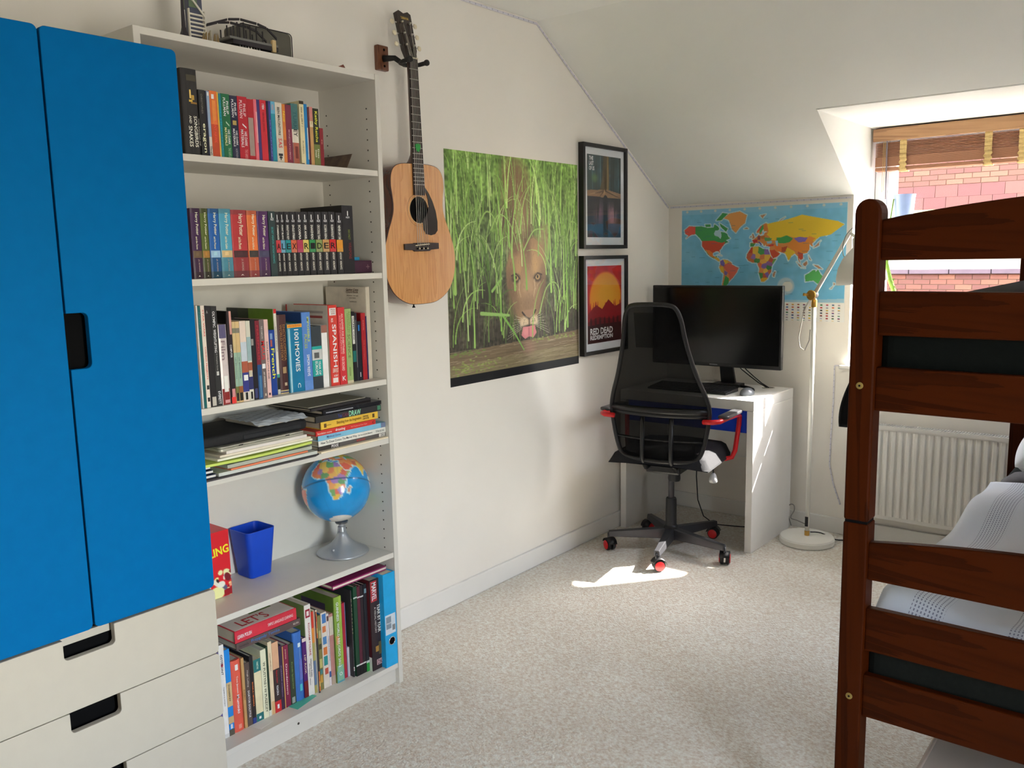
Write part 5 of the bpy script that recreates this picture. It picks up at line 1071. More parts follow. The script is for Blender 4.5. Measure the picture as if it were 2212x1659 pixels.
# jagged tan pieces beside the bridge
jy = tp(640, 740, .25).y
jg = empty('toy_rocks', (.24, jy+.03, TZ), 'jagged tan and cream brick pieces beside toy bridge', 'toy')
MB().box(.215, .268, jy-.012, by0-.002, TZ, TZ+.007).build('rock_base', TANP, jg)
for i in range(9):
    y_ = jy-.008+i*.0058; h_ = .020+.018*random.random(); dx = random.uniform(-.005, .008)
    MB().prism([(.225+random.uniform(0, .03), y_, TZ+.007), (.225, y_+.008, TZ+.007), (.235, y_+.004+dx, TZ+.007+h_)], (.008, 0, .002)).build('rock_shard', random.choice([TANP, WHP, TANP]), jg)
# dark grey case standing behind the bridge
cy0, cy1 = tp(1080, 700, .13).y, tp(2050, 1000, .13).y
ctop = tp(1900, 615, .15).z
o = MB().prism([(.10, cy0+a_, TZ+b_) for a_, b_ in rrect(cy1-cy0, max(.06, ctop-TZ), .012)], (.075, 0, 0)).build('storage_case', pm((84, 82, 72), .45, .06, 30, k=1.2), bevel=.004, seg=3); tag(o, 'dark grey rounded case standing behind the toy bridge', 'case')
rim = MB(); rim.tube([(.1765, cy0+a_, TZ+b_) for a_, b_ in rrect(cy1-cy0, max(.06, ctop-TZ), .012)], .0016, 6, closed=True); rim.build('rim', BLKP, o, smooth=True)
l0 = W(728, 150, 'x', .27)
o = MB().add([(.275, l0.y, TZ+.001), (.262, l0.y+.014, TZ+.014), (.27, l0.y+.026, TZ+.020), (.29, l0.y+.018, TZ+.003)], [(0, 1, 2, 3)]).build('dried_leaf', pm((128, 62, 44), .6, .2, 60), solid=.0015); tag(o, 'small curled brown leaf near right end of bookcase top', 'leaf')

# ================================================================== WALL ART
# ---- lioness poster
py0, py1, pz0, pz1 = .623, 1.553, .924, 1.876
cv = Canvas(320, 390, (70, 100, 50), .93/.95)
t_ = cv.y[..., None]
g1, g2, g3 = np.array((104, 140, 62.)), np.array((78, 92, 62.)), np.array((66, 60, 52.))
cv.a = np.where(t_ < .45, g1+(g2-g1)*(t_/.45), g2+(g3-g2)*np.clip((t_-.45)/.3, 0, 1)); cv.noise(.35, 4); cv.noise(.3, 11)
R_ = random.Random(3)
def blade(x, y0, y1, bend, w, c, al=1.): cv.stroke([(x+bend*(k/8)**2, y0+(y1-y0)*k/8+abs(bend)*.6*(k/8)**3) for k in range(9)], w, w*.2, c, al)
def gcol(y):
    f = max(0., 1-y*.8); k = R_.random()
    base = R_.choice([(92, 132, 48), (128, 172, 76), (160, 198, 104), (70, 104, 40), (112, 150, 72), (178, 204, 130)])
    return tuple(min(255, int(q*(.66+.48*f)+12*k)) for q in base)
# tawny body half hidden in the grass
for (x, y, rx, ry, c, al) in ((.47, .10, .10, .10, (120, 92, 66), .8), (.50, .20, .11, .14, (112, 82, 60), .8), (.49, .31, .12, .11, (104, 76, 58), .85), (.42, .29, .05, .06, (84, 62, 52), .8), (.53, .27, .05, .09, (140, 108, 80), .6), (.70, .38, .05, .09, (150, 124, 88), .75)): cv.ell(x, y, rx, ry, c, al, .45)
for i in range(420):
    x = R_.random(); y = R_.uniform(.06, .86)
    if .40 < x < .66 and .05 < y < .60 and R_.random() < .45: continue
    blade(x, y, y-R_.uniform(.12, .42), R_.uniform(-.10, .10), R_.uniform(.0014, .0045), gcol(y), R_.uniform(.5, .95))
for i in range(150): x = R_.random(); y = R_.uniform(.70, .86); blade(x, y, y-R_.uniform(.08, .30), R_.uniform(-.06, .06), .0014, R_.choice([(132, 116, 86), (96, 84, 66), (150, 140, 96), (60, 52, 44)]), .7)
for i in range(40): x = R_.choice([R_.uniform(0, .38), R_.uniform(.72, 1)]); cv.ell(x, R_.uniform(.55, .84), .03, .05, (46, 42, 38), .45, .7)
# head
head = [(.43, .44), (.48, .40), (.55, .385), (.62, .36), (.69, .40), (.715, .48), (.71, .57), (.665, .66), (.64, .73), (.625, .775), (.52, .78), (.49, .735), (.455, .66), (.41, .58), (.405, .50)]
for k, al in ((1.05, .35), (1.0, 1.)): cv.poly([(.56+(x-.56)*k, .58+(y-.58)*k) for x, y in head], (138, 106, 76), al)
for (x, y, rx, ry, c, al) in ((.50, .47, .07, .07, (156, 122, 86), .8), (.635, .46, .06, .08, (164, 128, 88), .8), (.565, .43, .028, .10, (92, 66, 50), .75), (.475, .41, .03, .03, (104, 76, 58), .7), (.555, .52, .04, .08, (146, 112, 80), .7), (.50, .51, .022, .05, (190, 148, 100), .5), (.63, .50, .022, .06, (196, 150, 100), .5),
        (.57, .61, .06, .09, (168, 134, 100), .85), (.57, .67, .055, .045, (128, 98, 74), .75), (.44, .60, .035, .09, (104, 78, 58), .75), (.695, .60, .028, .09, (100, 74, 56), .75), (.475, .68, .03, .05, (120, 92, 70), .7), (.655, .67, .025, .05, (118, 90, 68), .7)): cv.ell(x, y, rx, ry, c, al, .5)
for i in range(500):
    x, y = R_.uniform(.41, .71), R_.uniform(.38, .77)
    if abs(x-.56) > .155-.08*max(0, (y-.5)/.28): continue
    d = (x-.56)*.25; c = R_.choice([(176, 142, 104), (112, 84, 62), (150, 118, 86), (96, 70, 54)]); cv.stroke([(x, y), (x+d*.12, y+.012)], .0012, .0008, c, .45)
for ex, s_ in ((.478, 1), (.648, -1)):
    cv.ell(ex, .548, .030, .020, (50, 36, 30), .95, .35); cv.ell(ex, .545, .018, .013, (184, 146, 96), 1, .25); cv.ell(ex, .544, .007, .008, (24, 18, 16), 1, .2)
    cv.stroke([(ex+s_*.026, .560), (ex+s_*.022, .60), (ex+s_*.034, .635)], .006, .003, (196, 168, 132), .5)
    cv.stroke([(ex-s_*.02, .568), (ex+s_*.004, .585), (ex+s_*.012, .62)], .005, .002, (188, 160, 124), .35)
    cv.stroke([(ex-s_*.034, .535), (ex, .527), (ex+s_*.03, .55)], .004, .003, (54, 38, 32), .9)
cv.poly([(.520, .700), (.628, .695), (.606, .722), (.578, .742), (.55, .728)], (150, 114, 90)); cv.stroke([(.522, .708), (.55, .732), (.577, .742), (.606, .728), (.628, .702)], .005, .005, (46, 34, 32))
cv.ell(.537, .756, .034, .026, (200, 178, 148), 1, .35); cv.ell(.612, .752, .032, .026, (200, 178, 148), 1, .35)
for i in range(26): cv.ell(R_.choice([.537, .612])+R_.uniform(-.02, .02), .752+R_.uniform(-.012, .012), .002, .002, (90, 72, 58), .8, .3)
cv.stroke([(.576, .742), (.574, .770)], .003, .003, (46, 34, 32)); cv.ell(.573, .780, .056, .011, (42, 32, 32), .95, .4)
cv.poly([(.525, .778), (.62, .774), (.632, .81), (.606, .832), (.573, .824), (.54, .834), (.512, .815)], (198, 116, 122)); cv.ell(.545, .80, .02, .02, (216, 140, 144), .6, .5); cv.stroke([(.572, .784), (.572, .82)], .0025, .0025, (160, 84, 92))
for k in range(8):
    cv.stroke([(.515, .735+.007*k), (.47-.010*k, .722+.015*k)], .0009, .0006, (226, 214, 196), .85); cv.stroke([(.632, .73+.007*k), (.675+.009*k, .708+.016*k)], .0009, .0006, (226, 214, 196), .85)
# water with duckweed
wy = .838
cv.poly([(0, wy+.02), (.4, wy+.005), (.7, wy), (1, wy-.015), (1, 1), (0, 1)], (112, 94, 72))
cv.poly([(0, .91), (1, .89), (1, 1), (0, 1)], (128, 118, 84), .6)
for i in range(150):
    y = R_.uniform(wy+.008, .95); x = R_.uniform(-.1, 1); l = R_.uniform(.05, .25); c = R_.choice([(150, 130, 106), (84, 68, 54), (172, 152, 128), (96, 80, 62)])
    cv.stroke([(x, y+.005), (x+l*.5, y), (x+l, y+.003)], .0014, .0008, c, .6)
for i in range(130): cv.ell(R_.gauss(.15, .12) if i < 90 else R_.uniform(.6, 1), R_.gauss(.925, .018) if i < 90 else R_.gauss(.845, .006), .008, .0028, R_.choice([(120, 138, 62), (144, 158, 86)]), .8, .3)
for i in range(26): cv.ell(R_.uniform(.0, .25), R_.gauss(.862, .005), .010, .003, (104, 128, 60), .8, .3)
cv.ell(.57, .875, .045, .03, (154, 112, 98), .55, .6)
for i in range(150):
    x = R_.random(); y = R_.uniform(.20, .84)
    if .40 < x < .72 and y > .36 and R_.random() < .92: continue
    blade(x, y, y-R_.uniform(.18, .5), R_.uniform(-.16, .16), R_.uniform(.0022, .006), gcol(y*.55), .95)
for (x, y0, y1, b, w) in ((.36, .78, .34, .02, .005), (.76, .62, .15, -.02, .008), (.90, .80, .20, -.03, .008), (.17, .84, .54, .0, .006), (.47, .60, .30, -.06, .007), (.56, .60, .32, -.05, .006), (.87, .66, .30, .0, .008), (.60, .83, .50, .10, .004), (.05, .60, .18, .0, .009), (.80, .50, .10, .03, .006), (.12, .50, .12, .02, .006), (.45, .45, .02, .10, .006), (.43, .40, .03, -.08, .006), (.52, .34, .02, .12, .005)): blade(x, y0, y1, b, w, R_.choice([(132, 180, 82), (150, 190, 96), (116, 168, 70)]))
for pts in ([(.30, .33), (.36, .26), (.44, .30), (.50, .42)], [(.20, .34), (.27, .25), (.34, .30), (.36, .44)], [(.54, .42), (.62, .33), (.70, .32)], [(.66, .72), (.72, .60), (.80, .58), (.86, .68)], [(.90, .36), (.94, .28), (1.0, .30)]): cv.stroke(catm(pts), .004, .002, (146, 182, 96), .95)
cv.stroke([(.36, .70), (.46, .80), (.53, .885)], .007, .003, (120, 172, 78)); cv.stroke([(.22, .695), (.42, .715)], .009, .006, (140, 180, 98)); cv.stroke([(.30, .60), (.37, .545)], .007, .006, (132, 176, 90))
cv.a = cv.a*.93+np.array((16, 17, 15.))
cv.poly([(0, .958), (1, .958), (1, 1), (0, 1)], (26, 27, 30))
lo_ = MB().box(.0005, .0016, py0, py1, pz0, pz1).build('wall_poster', pm((230, 228, 220), .5, .02, 10)); tag(lo_, 'large poster of a lioness drinking among tall green grass', 'poster')
print_sheet('poster_print', cv, (.0019, py0, pz1), (0, py1-py0, 0), (0, 0, -(pz1-pz0)), vcol_mat('satin_print', .55, .3), lo_, 1.3)

# ---- framed prints
FR = pm((26, 25, 26), .4, .05, 30, k=1.2, key='black_frame'); MATB = pm((232, 236, 240), .7, .01, 20, key='white_mount')
PG = mix_transparent('picture_glass', (255, 255, 255), 1, gloss=True)
def framed(y0, y1, z0, z1, cv, label, words):
    f = empty('framed_print', (.015, (y0+y1)/2, z0), label, 'picture'); b = .018; xf = .031
    for (a, c, d, e) in ((y0, y0+b, z0, z1), (y1-b, y1, z0, z1), (y0+b, y1-b, z0, z0+b), (y0+b, y1-b, z1-b, z1)):
        MB().box(.001, xf, a, c, d, e).build('frame_side', FR, f, bevel=.001)
    MB().box(.001, .004, y0+b, y1-b, z0+b, z1-b).build('backing', FR, f)
    MB().box(.016, .018, y0+b, y1-b, z0+b, z1-b).build('mount', MATB, f)
    m_ = .030; A0, A1, B0, B1 = y0+b+m_, y1-b-m_, z0+b+m_*1.25, z1-b-m_*1.1
    print_sheet('print', cv, (.0186, A0, B1), (0, A1-A0, 0), (0, 0, -(B1-B0)), PRINT, f, 1.15)
    for s_, fx, fy, fl, fh, c in words: text(s_, (.0192, A0+(A1-A0)*fx, B1-(B1-B0)*fy), YV, ZV, (A1-A0)*fl, (B1-B0)*fh, ink(c), f, bold=.03)
    MB().box(.022, .0235, y0+b, y1-b, z0+b, z1-b).build('glazing', PG, f)
    return f
cv = Canvas(90, 130, (40, 70, 76), .7)
for k in range(26): x = R_.random(); cv.stroke([(x, 0), (x+R_.uniform(-.02, .02), .48)], .012*R_.random()+.004, .01, R_.choice([(30, 50, 54), (70, 110, 116), (52, 84, 80), (26, 40, 40)]), .8)
cv.noise(.2, 6); cv.stroke([(.55, 0), (.54, .3), (.50, .42)], .08, .13, (84, 70, 40)); cv.stroke([(.60, 0), (.60, .40)], .02, .03, (150, 124, 60), .7); cv.ell(.22, .28, .08, .05, (110, 150, 70), .6, .5)
cv.poly([(0, .43), (.3, .42), (.6, .41), (1, .45), (1, .52), (0, .51)], (150, 114, 80))
for k in range(14): x = R_.random(); cv.stroke([(.5, .42), (x, .46+.04*R_.random())], .012, .004, R_.choice([(100, 76, 50), (196, 160, 110), (70, 52, 40)]), .8)
cv.poly([(0, .50), (1, .51), (1, 1), (0, 1)], (30, 36, 48)); cv.ell(.35, .72, .14, .14, (150, 110, 130), .7, .6); cv.ell(.72, .74, .14, .14, (190, 140, 150), .8, .6)
cv.poly([(0, .84), (1, .82), (1, 1), (0, 1)], (30, 84, 120), .8)
for k in range(22): x = R_.random(); cv.stroke([(x, .52), (x, .52+.4*R_.random())], .02, .004, (28, 28, 36), .8)
cv.stroke([(.53, .52), (.53, 1)], .06, .07, (24, 30, 40)); cv.ell(.2, .98, .2, .03, (20, 30, 50), .9, .4); cv.ell(.85, .97, .15, .03, (20, 30, 50), .9, .4)
fy0a, fy1a = W(1261, 420, 'x', .031).y, W(1356, 425, 'x', .031).y
framed(fy0a, fy1a, W(1300, 537, 'x', .031).z, W(1300, 312, 'x', .031).z, cv, 'upper black framed print of a dark forest over water', [('THE', .115, .045, .12, .05, (240, 240, 236)), ('LAST', .12, .105, .13, .05, (240, 240, 236)), ('OF US', .13, .165, .15, .05, (240, 240, 236))])
cv = Canvas(90, 130, (176, 24, 32), .7); cv.noise(.12, 7)
cv.ell(.52, .42, .46, .34, (238, 150, 40), 1, .06); cv.ell(.55, .38, .3, .2, (246, 176, 60), .7, .5)
for k in range(40): x = R_.random(); cv.stroke([(x, .66), (x+R_.uniform(-.05, .05), .66-.22*R_.random())], .03, .006, (176, 26, 34), .9)
cv.poly([(0, .62), (.25, .50), (.42, .56), (.6, .44), (.8, .54), (1, .50), (1, .8), (0, .8)], (140, 16, 26)); cv.poly([(0, .72), (.3, .66), (.7, .70), (1, .66), (1, .8), (0, .8)], (110, 12, 20))
cv.poly([(0, .76), (1, .75), (1, 1), (0, 1)], (56, 10, 14))
for k in range(7): cv.ell(.1+.13*k, .72, .03, .05, (60, 8, 14), .9, .3)
framed(W(1262, 660, 'x', .031).y, W(1357, 660, 'x', .031).y, W(1300, 764, 'x', .031).z, W(1300, 552, 'x', .031).z, cv, 'lower black framed print with orange sun on red, partly behind chair', [('RED DEAD', .40, .845, .66, .085, (240, 236, 236)), ('REDEMPTION', .40, .925, .66, .06, (240, 236, 236))])

# ---- world map poster on the back wall
mx0, mx1, mz0, mz1 = .080, .986, 1.093, 1.687
cv = Canvas(400, 262, (122, 190, 222), (mx1-mx0)/(mz1-mz0))
cv.noise(.05, 40); cv.noise(.03, 9); hs = .835
eq = .565
mil = lambda b: 1.25*math.log(math.tan(math.pi/4+.4*math.radians(max(-84, min(84, b)))))
pxm = lambda a: .012+(a+172)/366*.976
pym = lambda b: hs*(.04+(mil(84)-mil(b))/(mil(84)-mil(-62))*.93)
for k in range(40): cv.ell(R_.random(), R_.random()*hs, R_.uniform(.03, .1), R_.uniform(.03, .1), R_.choice([(150, 206, 230), (96, 176, 214)]), .35, .6)
cv.poly([(0, 0), (1, 0), (1, .05), (0, .05)], (150, 200, 226), .6)
paint_world(cv, pxm, pym)
cv.ell(.665, .70*1.0, .05, .075, (196, 214, 222), .9, .1); cv.ell(.675, .70, .03, .045, (226, 226, 220), 1, .1)
cv.ell(.16, .755, .05, .05, (120, 190, 220), 1, .1); cv.ell(.13, .76, .022, .04, (40, 150, 90), 1, .2); cv.ell(.185, .755, .022, .05, (226, 200, 70), 1, .2)
for k in range(11): cv.ell(.04+.092*k, .022, .008, .011, (214, 214, 206), .9, .2)
for k in range(60):
    x = R_.random(); y = R_.uniform(.1, hs-.05); cv.stroke([(x, y), (x+.02+.02*R_.random(), y)], .0012, .0012, (60, 110, 150), .5)
cv.poly([(.80, .815), (1, .80), (1, hs), (.3, hs), (.5, .82)], (210, 214, 214), .5)
cv.poly([(0, hs), (1, hs), (1, 1), (0, 1)], (232, 230, 224))
fc = [(200, 60, 60), (60, 90, 150), (60, 130, 80), (40, 40, 44), (226, 190, 80), (190, 190, 196), (140, 40, 60)]
for j in range(7):
    for i in range(30):
        x = .02+i*.0325; y = hs+.018+j*.0225; c = R_.choice(fc); c2 = R_.choice(fc)
        cv.poly([(x, y), (x+.012, y), (x+.012, y+.010), (x, y+.010)], c); cv.poly([(x, y+.005), (x+.012, y+.005), (x+.012, y+.010), (x, y+.010)], c2)
for (a, b, c, d) in ((0, 1, 0, .006), (0, 1, .994, 1), (0, .004, 0, 1), (.996, 1, 0, 1)): cv.poly([(a, c), (b, c), (b, d), (a, d)], (230, 230, 226))
mp_ = MB().box(mx0, mx1, YB-.0016, YB-.0005, mz0, mz1).build('world_map', pm((230, 228, 220), .5, .02, 10)); tag(mp_, 'coloured world map poster with rows of flags on map wall', 'map')
print_sheet('map_print', cv, (mx0, YB-.0019, mz1), (mx1-mx0, 0, 0), (0, 0, -(mz1-mz0)), PRINT, mp_, 1.15)

# ================================================================== GUITAR
XF = .128
gB = Vector((XF, .352, 1.284)); ga = Vector((0, -.018, 1)).normalized(); gl_ = Vector((0, 1, .018)).normalized()
G = lambda s, w, x=0.: gB+ga*s+gl_*w+Vector((x, 0, 0))
half = catmull([(.0, .0), (.07, .005), (.13, .034), (.166, .080), (.182, .140), (.178, .20), (.155, .265), (.133, .315), (.126, .350), (.129, .392), (.134, .425), (.130, .462), (.112, .488), (.075, .500), (.0, .503)], 5)
outl = [(w, s) for w, s in half]+[(-w, s) for w, s in half[::-1][1:-1]]
gt = empty('acoustic_guitar', G(0, 0), 'honey coloured acoustic guitar with black pickguard hanging on wall', 'guitar')
TOPW = wood('spruce_top', (206, 142, 84), (226, 166, 104), 'z', .12, 14, .8); SIDEW = wood('dark_side_wood', (60, 26, 18), (86, 40, 26), 'z', .25, 10, .4); NECKW = wood('neck_wood', (54, 26, 18), (78, 40, 26), 'z', .3, 10, .3)
EBO = pm((40, 26, 22), .4, .08, 60, k=1.1, key='rosewood'); IVO = pm((232, 220, 190), .4, .03, 40, key='ivory_plastic'); STEEL = pm((200, 196, 186), .3, .03, 40, metal=.9, key='string_steel')
MB().prism([G(s, w, -.098) for w, s in outl], (.096, 0, 0)).build('body', SIDEW, gt, auto=40)
# soundboard with a real hole: ring of quads between outline and hole
hs_, hr = .340, .048
top = MB(); n_ = len(outl); V_ = []
for w, s in outl:
    V_.append(G(s, w, 0.))
for w, s in outl:
    d = math.atan2(s-hs_, w); V_.append(G(hs_+hr*math.sin(d), hr*math.cos(d), 0.))
top.add(V_, [(i, (i+1) % n_, (i+1) % n_+n_, i+n_) for i in range(n_)])
tb = top.build('soundboard', TOPW, gt, solid=.003)
bd = MB(); bd.tube([G(s, w, -.001) for w, s in outl], .0022, 6, closed=True); bd.build('binding', pm((70, 34, 22), .3, .05, 40), gt, smooth=True)
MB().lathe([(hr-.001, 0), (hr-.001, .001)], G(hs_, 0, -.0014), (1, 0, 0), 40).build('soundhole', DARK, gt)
for r_, c_, t2 in ((hr+.001, (226, 190, 140), .0014), (hr+.012, (150, 110, 70), .0006)):
    m_ = MB(); m_.tube([G(hs_+r_*math.sin(k*math.pi/24), r_*math.cos(k*math.pi/24), .0016) for k in range(48)], t2, 5, closed=True); m_.build('rosette', pm(c_, .3, .05, 40), gt, smooth=True)
def pgp(x, y): p = W(800+x/4.609, 320+y/4.609, 'x', XF); return p
pgd = [(505, 352), (530, 380), (575, 450), (612, 530), (645, 630), (662, 730), (664, 820), (640, 856), (600, 868), (552, 856), (528, 815), (514, 740), (514, 708), (540, 690), (562, 640), (572, 580), (566, 510), (548, 450), (520, 408)]
MB().prism([pgp(x, y)+Vector((.0017, 0, 0)) for x, y in pgd], (.0016, 0, 0)).build('pickguard', pm((40, 30, 28), .15, .06, 40, k=1.1), gt)
bs = W(800+500/4.609, 320+975/4.609, 'x', XF); sb_ = (bs-gB).dot(ga)
brp = [(-.088, .009), (-.040, .010), (-.040, .012), (.040, .012), (.088, .010), (.088, -.012), (.046, -.014), (.038, -.019), (-.038, -.019), (-.046, -.014), (-.088, -.012)]
MB().prism([G(sb_+s, w, .0016) for w, s in brp], (.008, 0, 0)).build('bridge', EBO, gt, bevel=.0015)
MB().obox(G(sb_+.001, -.036, .0096), gl_*.072+ga*.004, ga*.003, (.003, 0, 0)).build('saddle', IVO, gt)
for i in range(6): MB().lathe([(.003, 0), (.0035, .002), (.002, .004)], G(sb_-.009, -.026+.0105*i, .0096), (1, 0, 0), 8).build('bridge_pin', IVO if i % 2 else DARK, gt, smooth=True)
# neck, fretboard, frets
nut_s = (W(887, 126, 'x', XF+.006)-gB).dot(ga); fb0 = hs_+hr+.004
def fw(s): return .0275-.006*(s-fb0)/(nut_s-fb0)
nk = MB(); V_ = []
NS = [(.500, .024, .060), (.515, .024, .040), (.535, .0235, .024), (.56, .023, .020), (nut_s-.06, .0215, .018), (nut_s, .0215, .018)]
for s, w, t in NS:
    for k in range(9):
        a_ = math.pi*k/8; V_.append(G(s, w*math.cos(a_), .002-t*math.sin(a_)))
F_ = [(i*9+k, i*9+k+1, (i+1)*9+k+1, (i+1)*9+k) for i in range(len(NS)-1) for k in range(8)]+[(i*9+8, i*9, (i+1)*9, (i+1)*9+8) for i in range(len(NS)-1)]+[tuple(range(8, -1, -1)), tuple(range((len(NS)-1)*9, len(NS)*9))]
nk.add(V_, F_); nk.build('neck', NECKW, gt, auto=50)
MB().prism([G(fb0, -fw(fb0), .0022), G(fb0, fw(fb0), .0022), G(nut_s, fw(nut_s), .0022), G(nut_s, -fw(nut_s), .0022)], (.0055, 0, 0)).build('fretboard', EBO, gt)
scale_ = nut_s-sb_
for k in range(1, 20):
    s = sb_+scale_*2**(-k/12)
    if s < fb0+.004: break
    MB().obox(G(s, -fw(s), .0077), gl_*(2*fw(s)), ga*.0022, (.0012, 0, 0)).build('fret', STEEL, gt)
MB().obox(G(nut_s, -.0215, .002), gl_*.043, ga*.004, (.009, 0, 0)).build('nut', IVO, gt)
# headstock leans back towards the wall
ha = (ga*1.0+Vector((-.21, 0, 0))).normalized(); hn = ha.cross(gl_)*-1; hn = Vector((1, 0, .21)).normalized()
HO = G(nut_s+.003, 0, .002)
Hp = lambda s, w, x=0.: HO+ha*s+gl_*w+hn*x
hp = [(-.0225, 0), (.0225, 0), (.032, .03), (.036, .16), (.022, .168), (.0, .160), (-.022, .168), (-.036, .16), (-.032, .03)]
MB().prism([Hp(s, w, -.016) for w, s in hp], hn*.016).build('headstock', pm((44, 30, 26), .25, .08, 40, k=1.1, coat=.3), gt, bevel=.001)
MB().lathe([(.014, 0), (.0135, .001)], Hp(.026, 0, .0002), hn, 3).build('truss_cover', DARK, gt)
text('YAMAHA', Hp(.142, 0, .0008), gl_, ha, .040, .010, pm((206, 176, 90), .3, .03, 40), gt)
for sgn in (-1, 1):
    for i in range(3):
        s = .045+i*.040
        tk = MB().tube([Hp(s, sgn*.030, -.008), Hp(s, sgn*.048, -.008)], .0022, 8).build('tuner_shaft', STEEL, gt, smooth=True)
        kb = MB(); c_ = Hp(s, sgn*.056, -.008); kb.lathe([(.001, -.004), (.007, -.0035), (.0095, 0), (.007, .0035), (.001, .004)], c_, hn, 14); kb.build('tuner_knob', IVO, tk, smooth=True)
        MB().lathe([(.004, 0), (.004, .006), (.0025, .010)], Hp(s, sgn*.019, .0), hn, 10).build('string_post', STEEL, gt, smooth=True)
for i in range(6):
    w0, w1 = -.026+.0105*i, -.0165+.0066*i; sg = -1 if i < 3 else 1; k = (i if i < 3 else 5-i); pst = .045+k*.040
    MB().tube([G(sb_-.008, w0, .010), G(sb_+.003, w0, .0135), G(nut_s+.002, w1, .0115), Hp(pst, sg*.018, .006)], .0006+.00012*(5-i), 5).build('string', STEEL, gt)
MB().lathe([(.004, 0), (.0025, .008), (.006, .013), (.006, .015)], G(-.001, 0, -.050), -ga, 12).build('strap_pin', DARK, gt, auto=40)
# plectrum tucked under the strings
pk = W(902, 319, 'x', XF+.012); ss = (pk-gB).dot(ga); ww = (pk-gB).dot(gl_)
pkp = [(0, -.016), (.008, -.010), (.013, .003), (.012, .011), (0, .014), (-.012, .011), (-.013, .003), (-.008, -.010)]
o = MB().prism([G(ss+s, ww+w, .0135) for w, s in catmull(pkp+[pkp[0]], 3)[:-1]], (.001, 0, 0)).build('plectrum', pm((30, 160, 66), .3, .1, 60)); tag(o, 'green plectrum tucked under the guitar strings', 'plectrum')
# wall hanger
hcz = HO.z-.006; hcy = HO.y
hg = empty('guitar_hanger', (.01, hcy, hcz), 'wooden wall hanger with black padded yoke holding the guitar', 'hanger')
wb = W(828, 125, 'x', .02); HW = wood('hanger_wood', (92, 52, 34), (120, 74, 48), 'z', .4, 12, .1)
MB().prism([(.0005, wb.y-.026+a_, wb.z-.043+b_) for a_, b_ in rrect(.052, .086, .004)], (.020, 0, 0)).build('backplate', HW, hg, bevel=.003)
for dz in (-.028, .028): MB().lathe([(.0045, 0), (.0045, .001)], (.0206, wb.y+.004, wb.z+dz), (1, 0, 0), 10).build('screw', DARK, hg)
BLKR = pm((24, 22, 22), .6, .06, 40, k=1.1, key='black_rubber')
yk = G(nut_s-.020, 0).y
MB().tube([(.021, wb.y, wb.z-.003), (.06, (wb.y+yk)/2, wb.z-.004), (.092, yk, hcz-.012)], [.012, .0095, .0085], 12).build('arm', BLKR, hg, smooth=True)
for sgn in (-1, 1):
    MB().tube([(.092, yk, hcz-.012), (.100, yk+sgn*.030, hcz-.011), (.125, yk+sgn*.041, hcz-.010), (.158, yk+sgn*.042, hcz-.008)], .0075, 10).build('prong', BLKR, hg, smooth=True)
    MB().lathe([(.010, 0), (.011, .004), (.010, .010)], (.155, yk+sgn*.042, hcz-.008), (1, 0, 0), 12).build('prong_tip', BLKR, hg, smooth=True)
# ================================================================== DESK
DKW = pm((236, 234, 228), .4, .012, 20, key='white_desk_foil')
x0, x1, y0, y1 = .0226, .758, 1.908, 2.408
dk = empty('desk', ((x0+x1)/2, (y0+y1)/2, 0), 'white desk with a blue drawer standing in the corner', 'desk')
MB().box(x0, x1, y0, y1, .700, .750).build('desk_top', DKW, dk, bevel=.002)
for a in (x0, x1-.034): MB().box(a, a+.034, y0, y1, 0, .6995).build('side_panel', DKW, dk, bevel=.002)
dr = MB().box(x0+.037, x1-.037, y0+.020, y0+.036, .588, .697).build('drawer', pm((10, 62, 190), .45, .03, 20, k=1.25), dk, bevel=.002)
MB().box(x0+.05, x1-.05, y0+.037, y1-.06, .595, .69).build('drawer_box', DKW, dr)
MB().box(x0+.034, x1-.034, y1-.05, y1-.034, .36, .6995).build('back_panel', DKW, dk)
ch = W(1660, 838, 'z', .7505)
rg = MB(); rg.tube([Vector((ch.x+.030*math.cos(k*math.pi/12), ch.y+.030*math.sin(k*math.pi/12), .7508)) for k in range(24)], .003, 6, closed=True); rg.build('cable_ring', pm((196, 192, 180), .4, .05, 20), dk, smooth=True)
MB().lathe([(.028, 0), (.028, .0006)], (ch.x, ch.y, .7502), n=24).build('cable_hole', pm((120, 116, 104), .8, .1, 20), dk)

# ------------------------------------------------------------------ monitor
MBK = pm((20, 20, 22), .35, .05, 30, k=1.1, key='black_plastic')
mo = empty('monitor', (.395, 2.26, .7505), 'large black flat monitor switched off on white desk', 'monitor')
ma, mb2 = W(1410, 616, 'y', 2.22), W(1691, 617, 'y', 2.22); mlo = W(1684, 801, 'y', 2.22).z
X0, X1, Z0, Z1 = ma.x, mb2.x, mlo, ma.z
MB().box(X0, X1, 2.221, 2.252, Z0, Z1).build('housing', MBK, mo, bevel=.004)
MB().box(X0+.011, X1-.011, 2.2200, 2.2212, Z0+.020, Z1-.011).build('screen', pm((7, 8, 9), .18, .05, 6, k=1.0, spec=.5), mo)
MB().box(X0+.20, X1-.20, 2.252, 2.285, Z0+.06, Z1-.10).build('rear_bulge', MBK, mo, bevel=.012)
MB().box((X0+X1)/2-.022, (X0+X1)/2+.022, 2.2196, 2.2211, Z0+.008, Z0+.013).build('badge', pm((120, 122, 126), .4, .05, 30), mo)
nx = W(1560, 795, 'y', 2.25).x
MB().prism([(nx-.028, 2.262, Z0+.06), (nx+.040, 2.262, Z0+.06), (nx+.052, 2.30, .766), (nx-.030, 2.30, .766)], (0, .018, 0)).build('stand_neck', MBK, mo, bevel=.003)
arc = [(nx+.02+.185*math.sin(t), 2.30-.150*(1-math.cos(t)) if abs(t) > .01 else 2.30, .7565) for t in [(-1.25+2.5*k/16) for k in range(17)]]
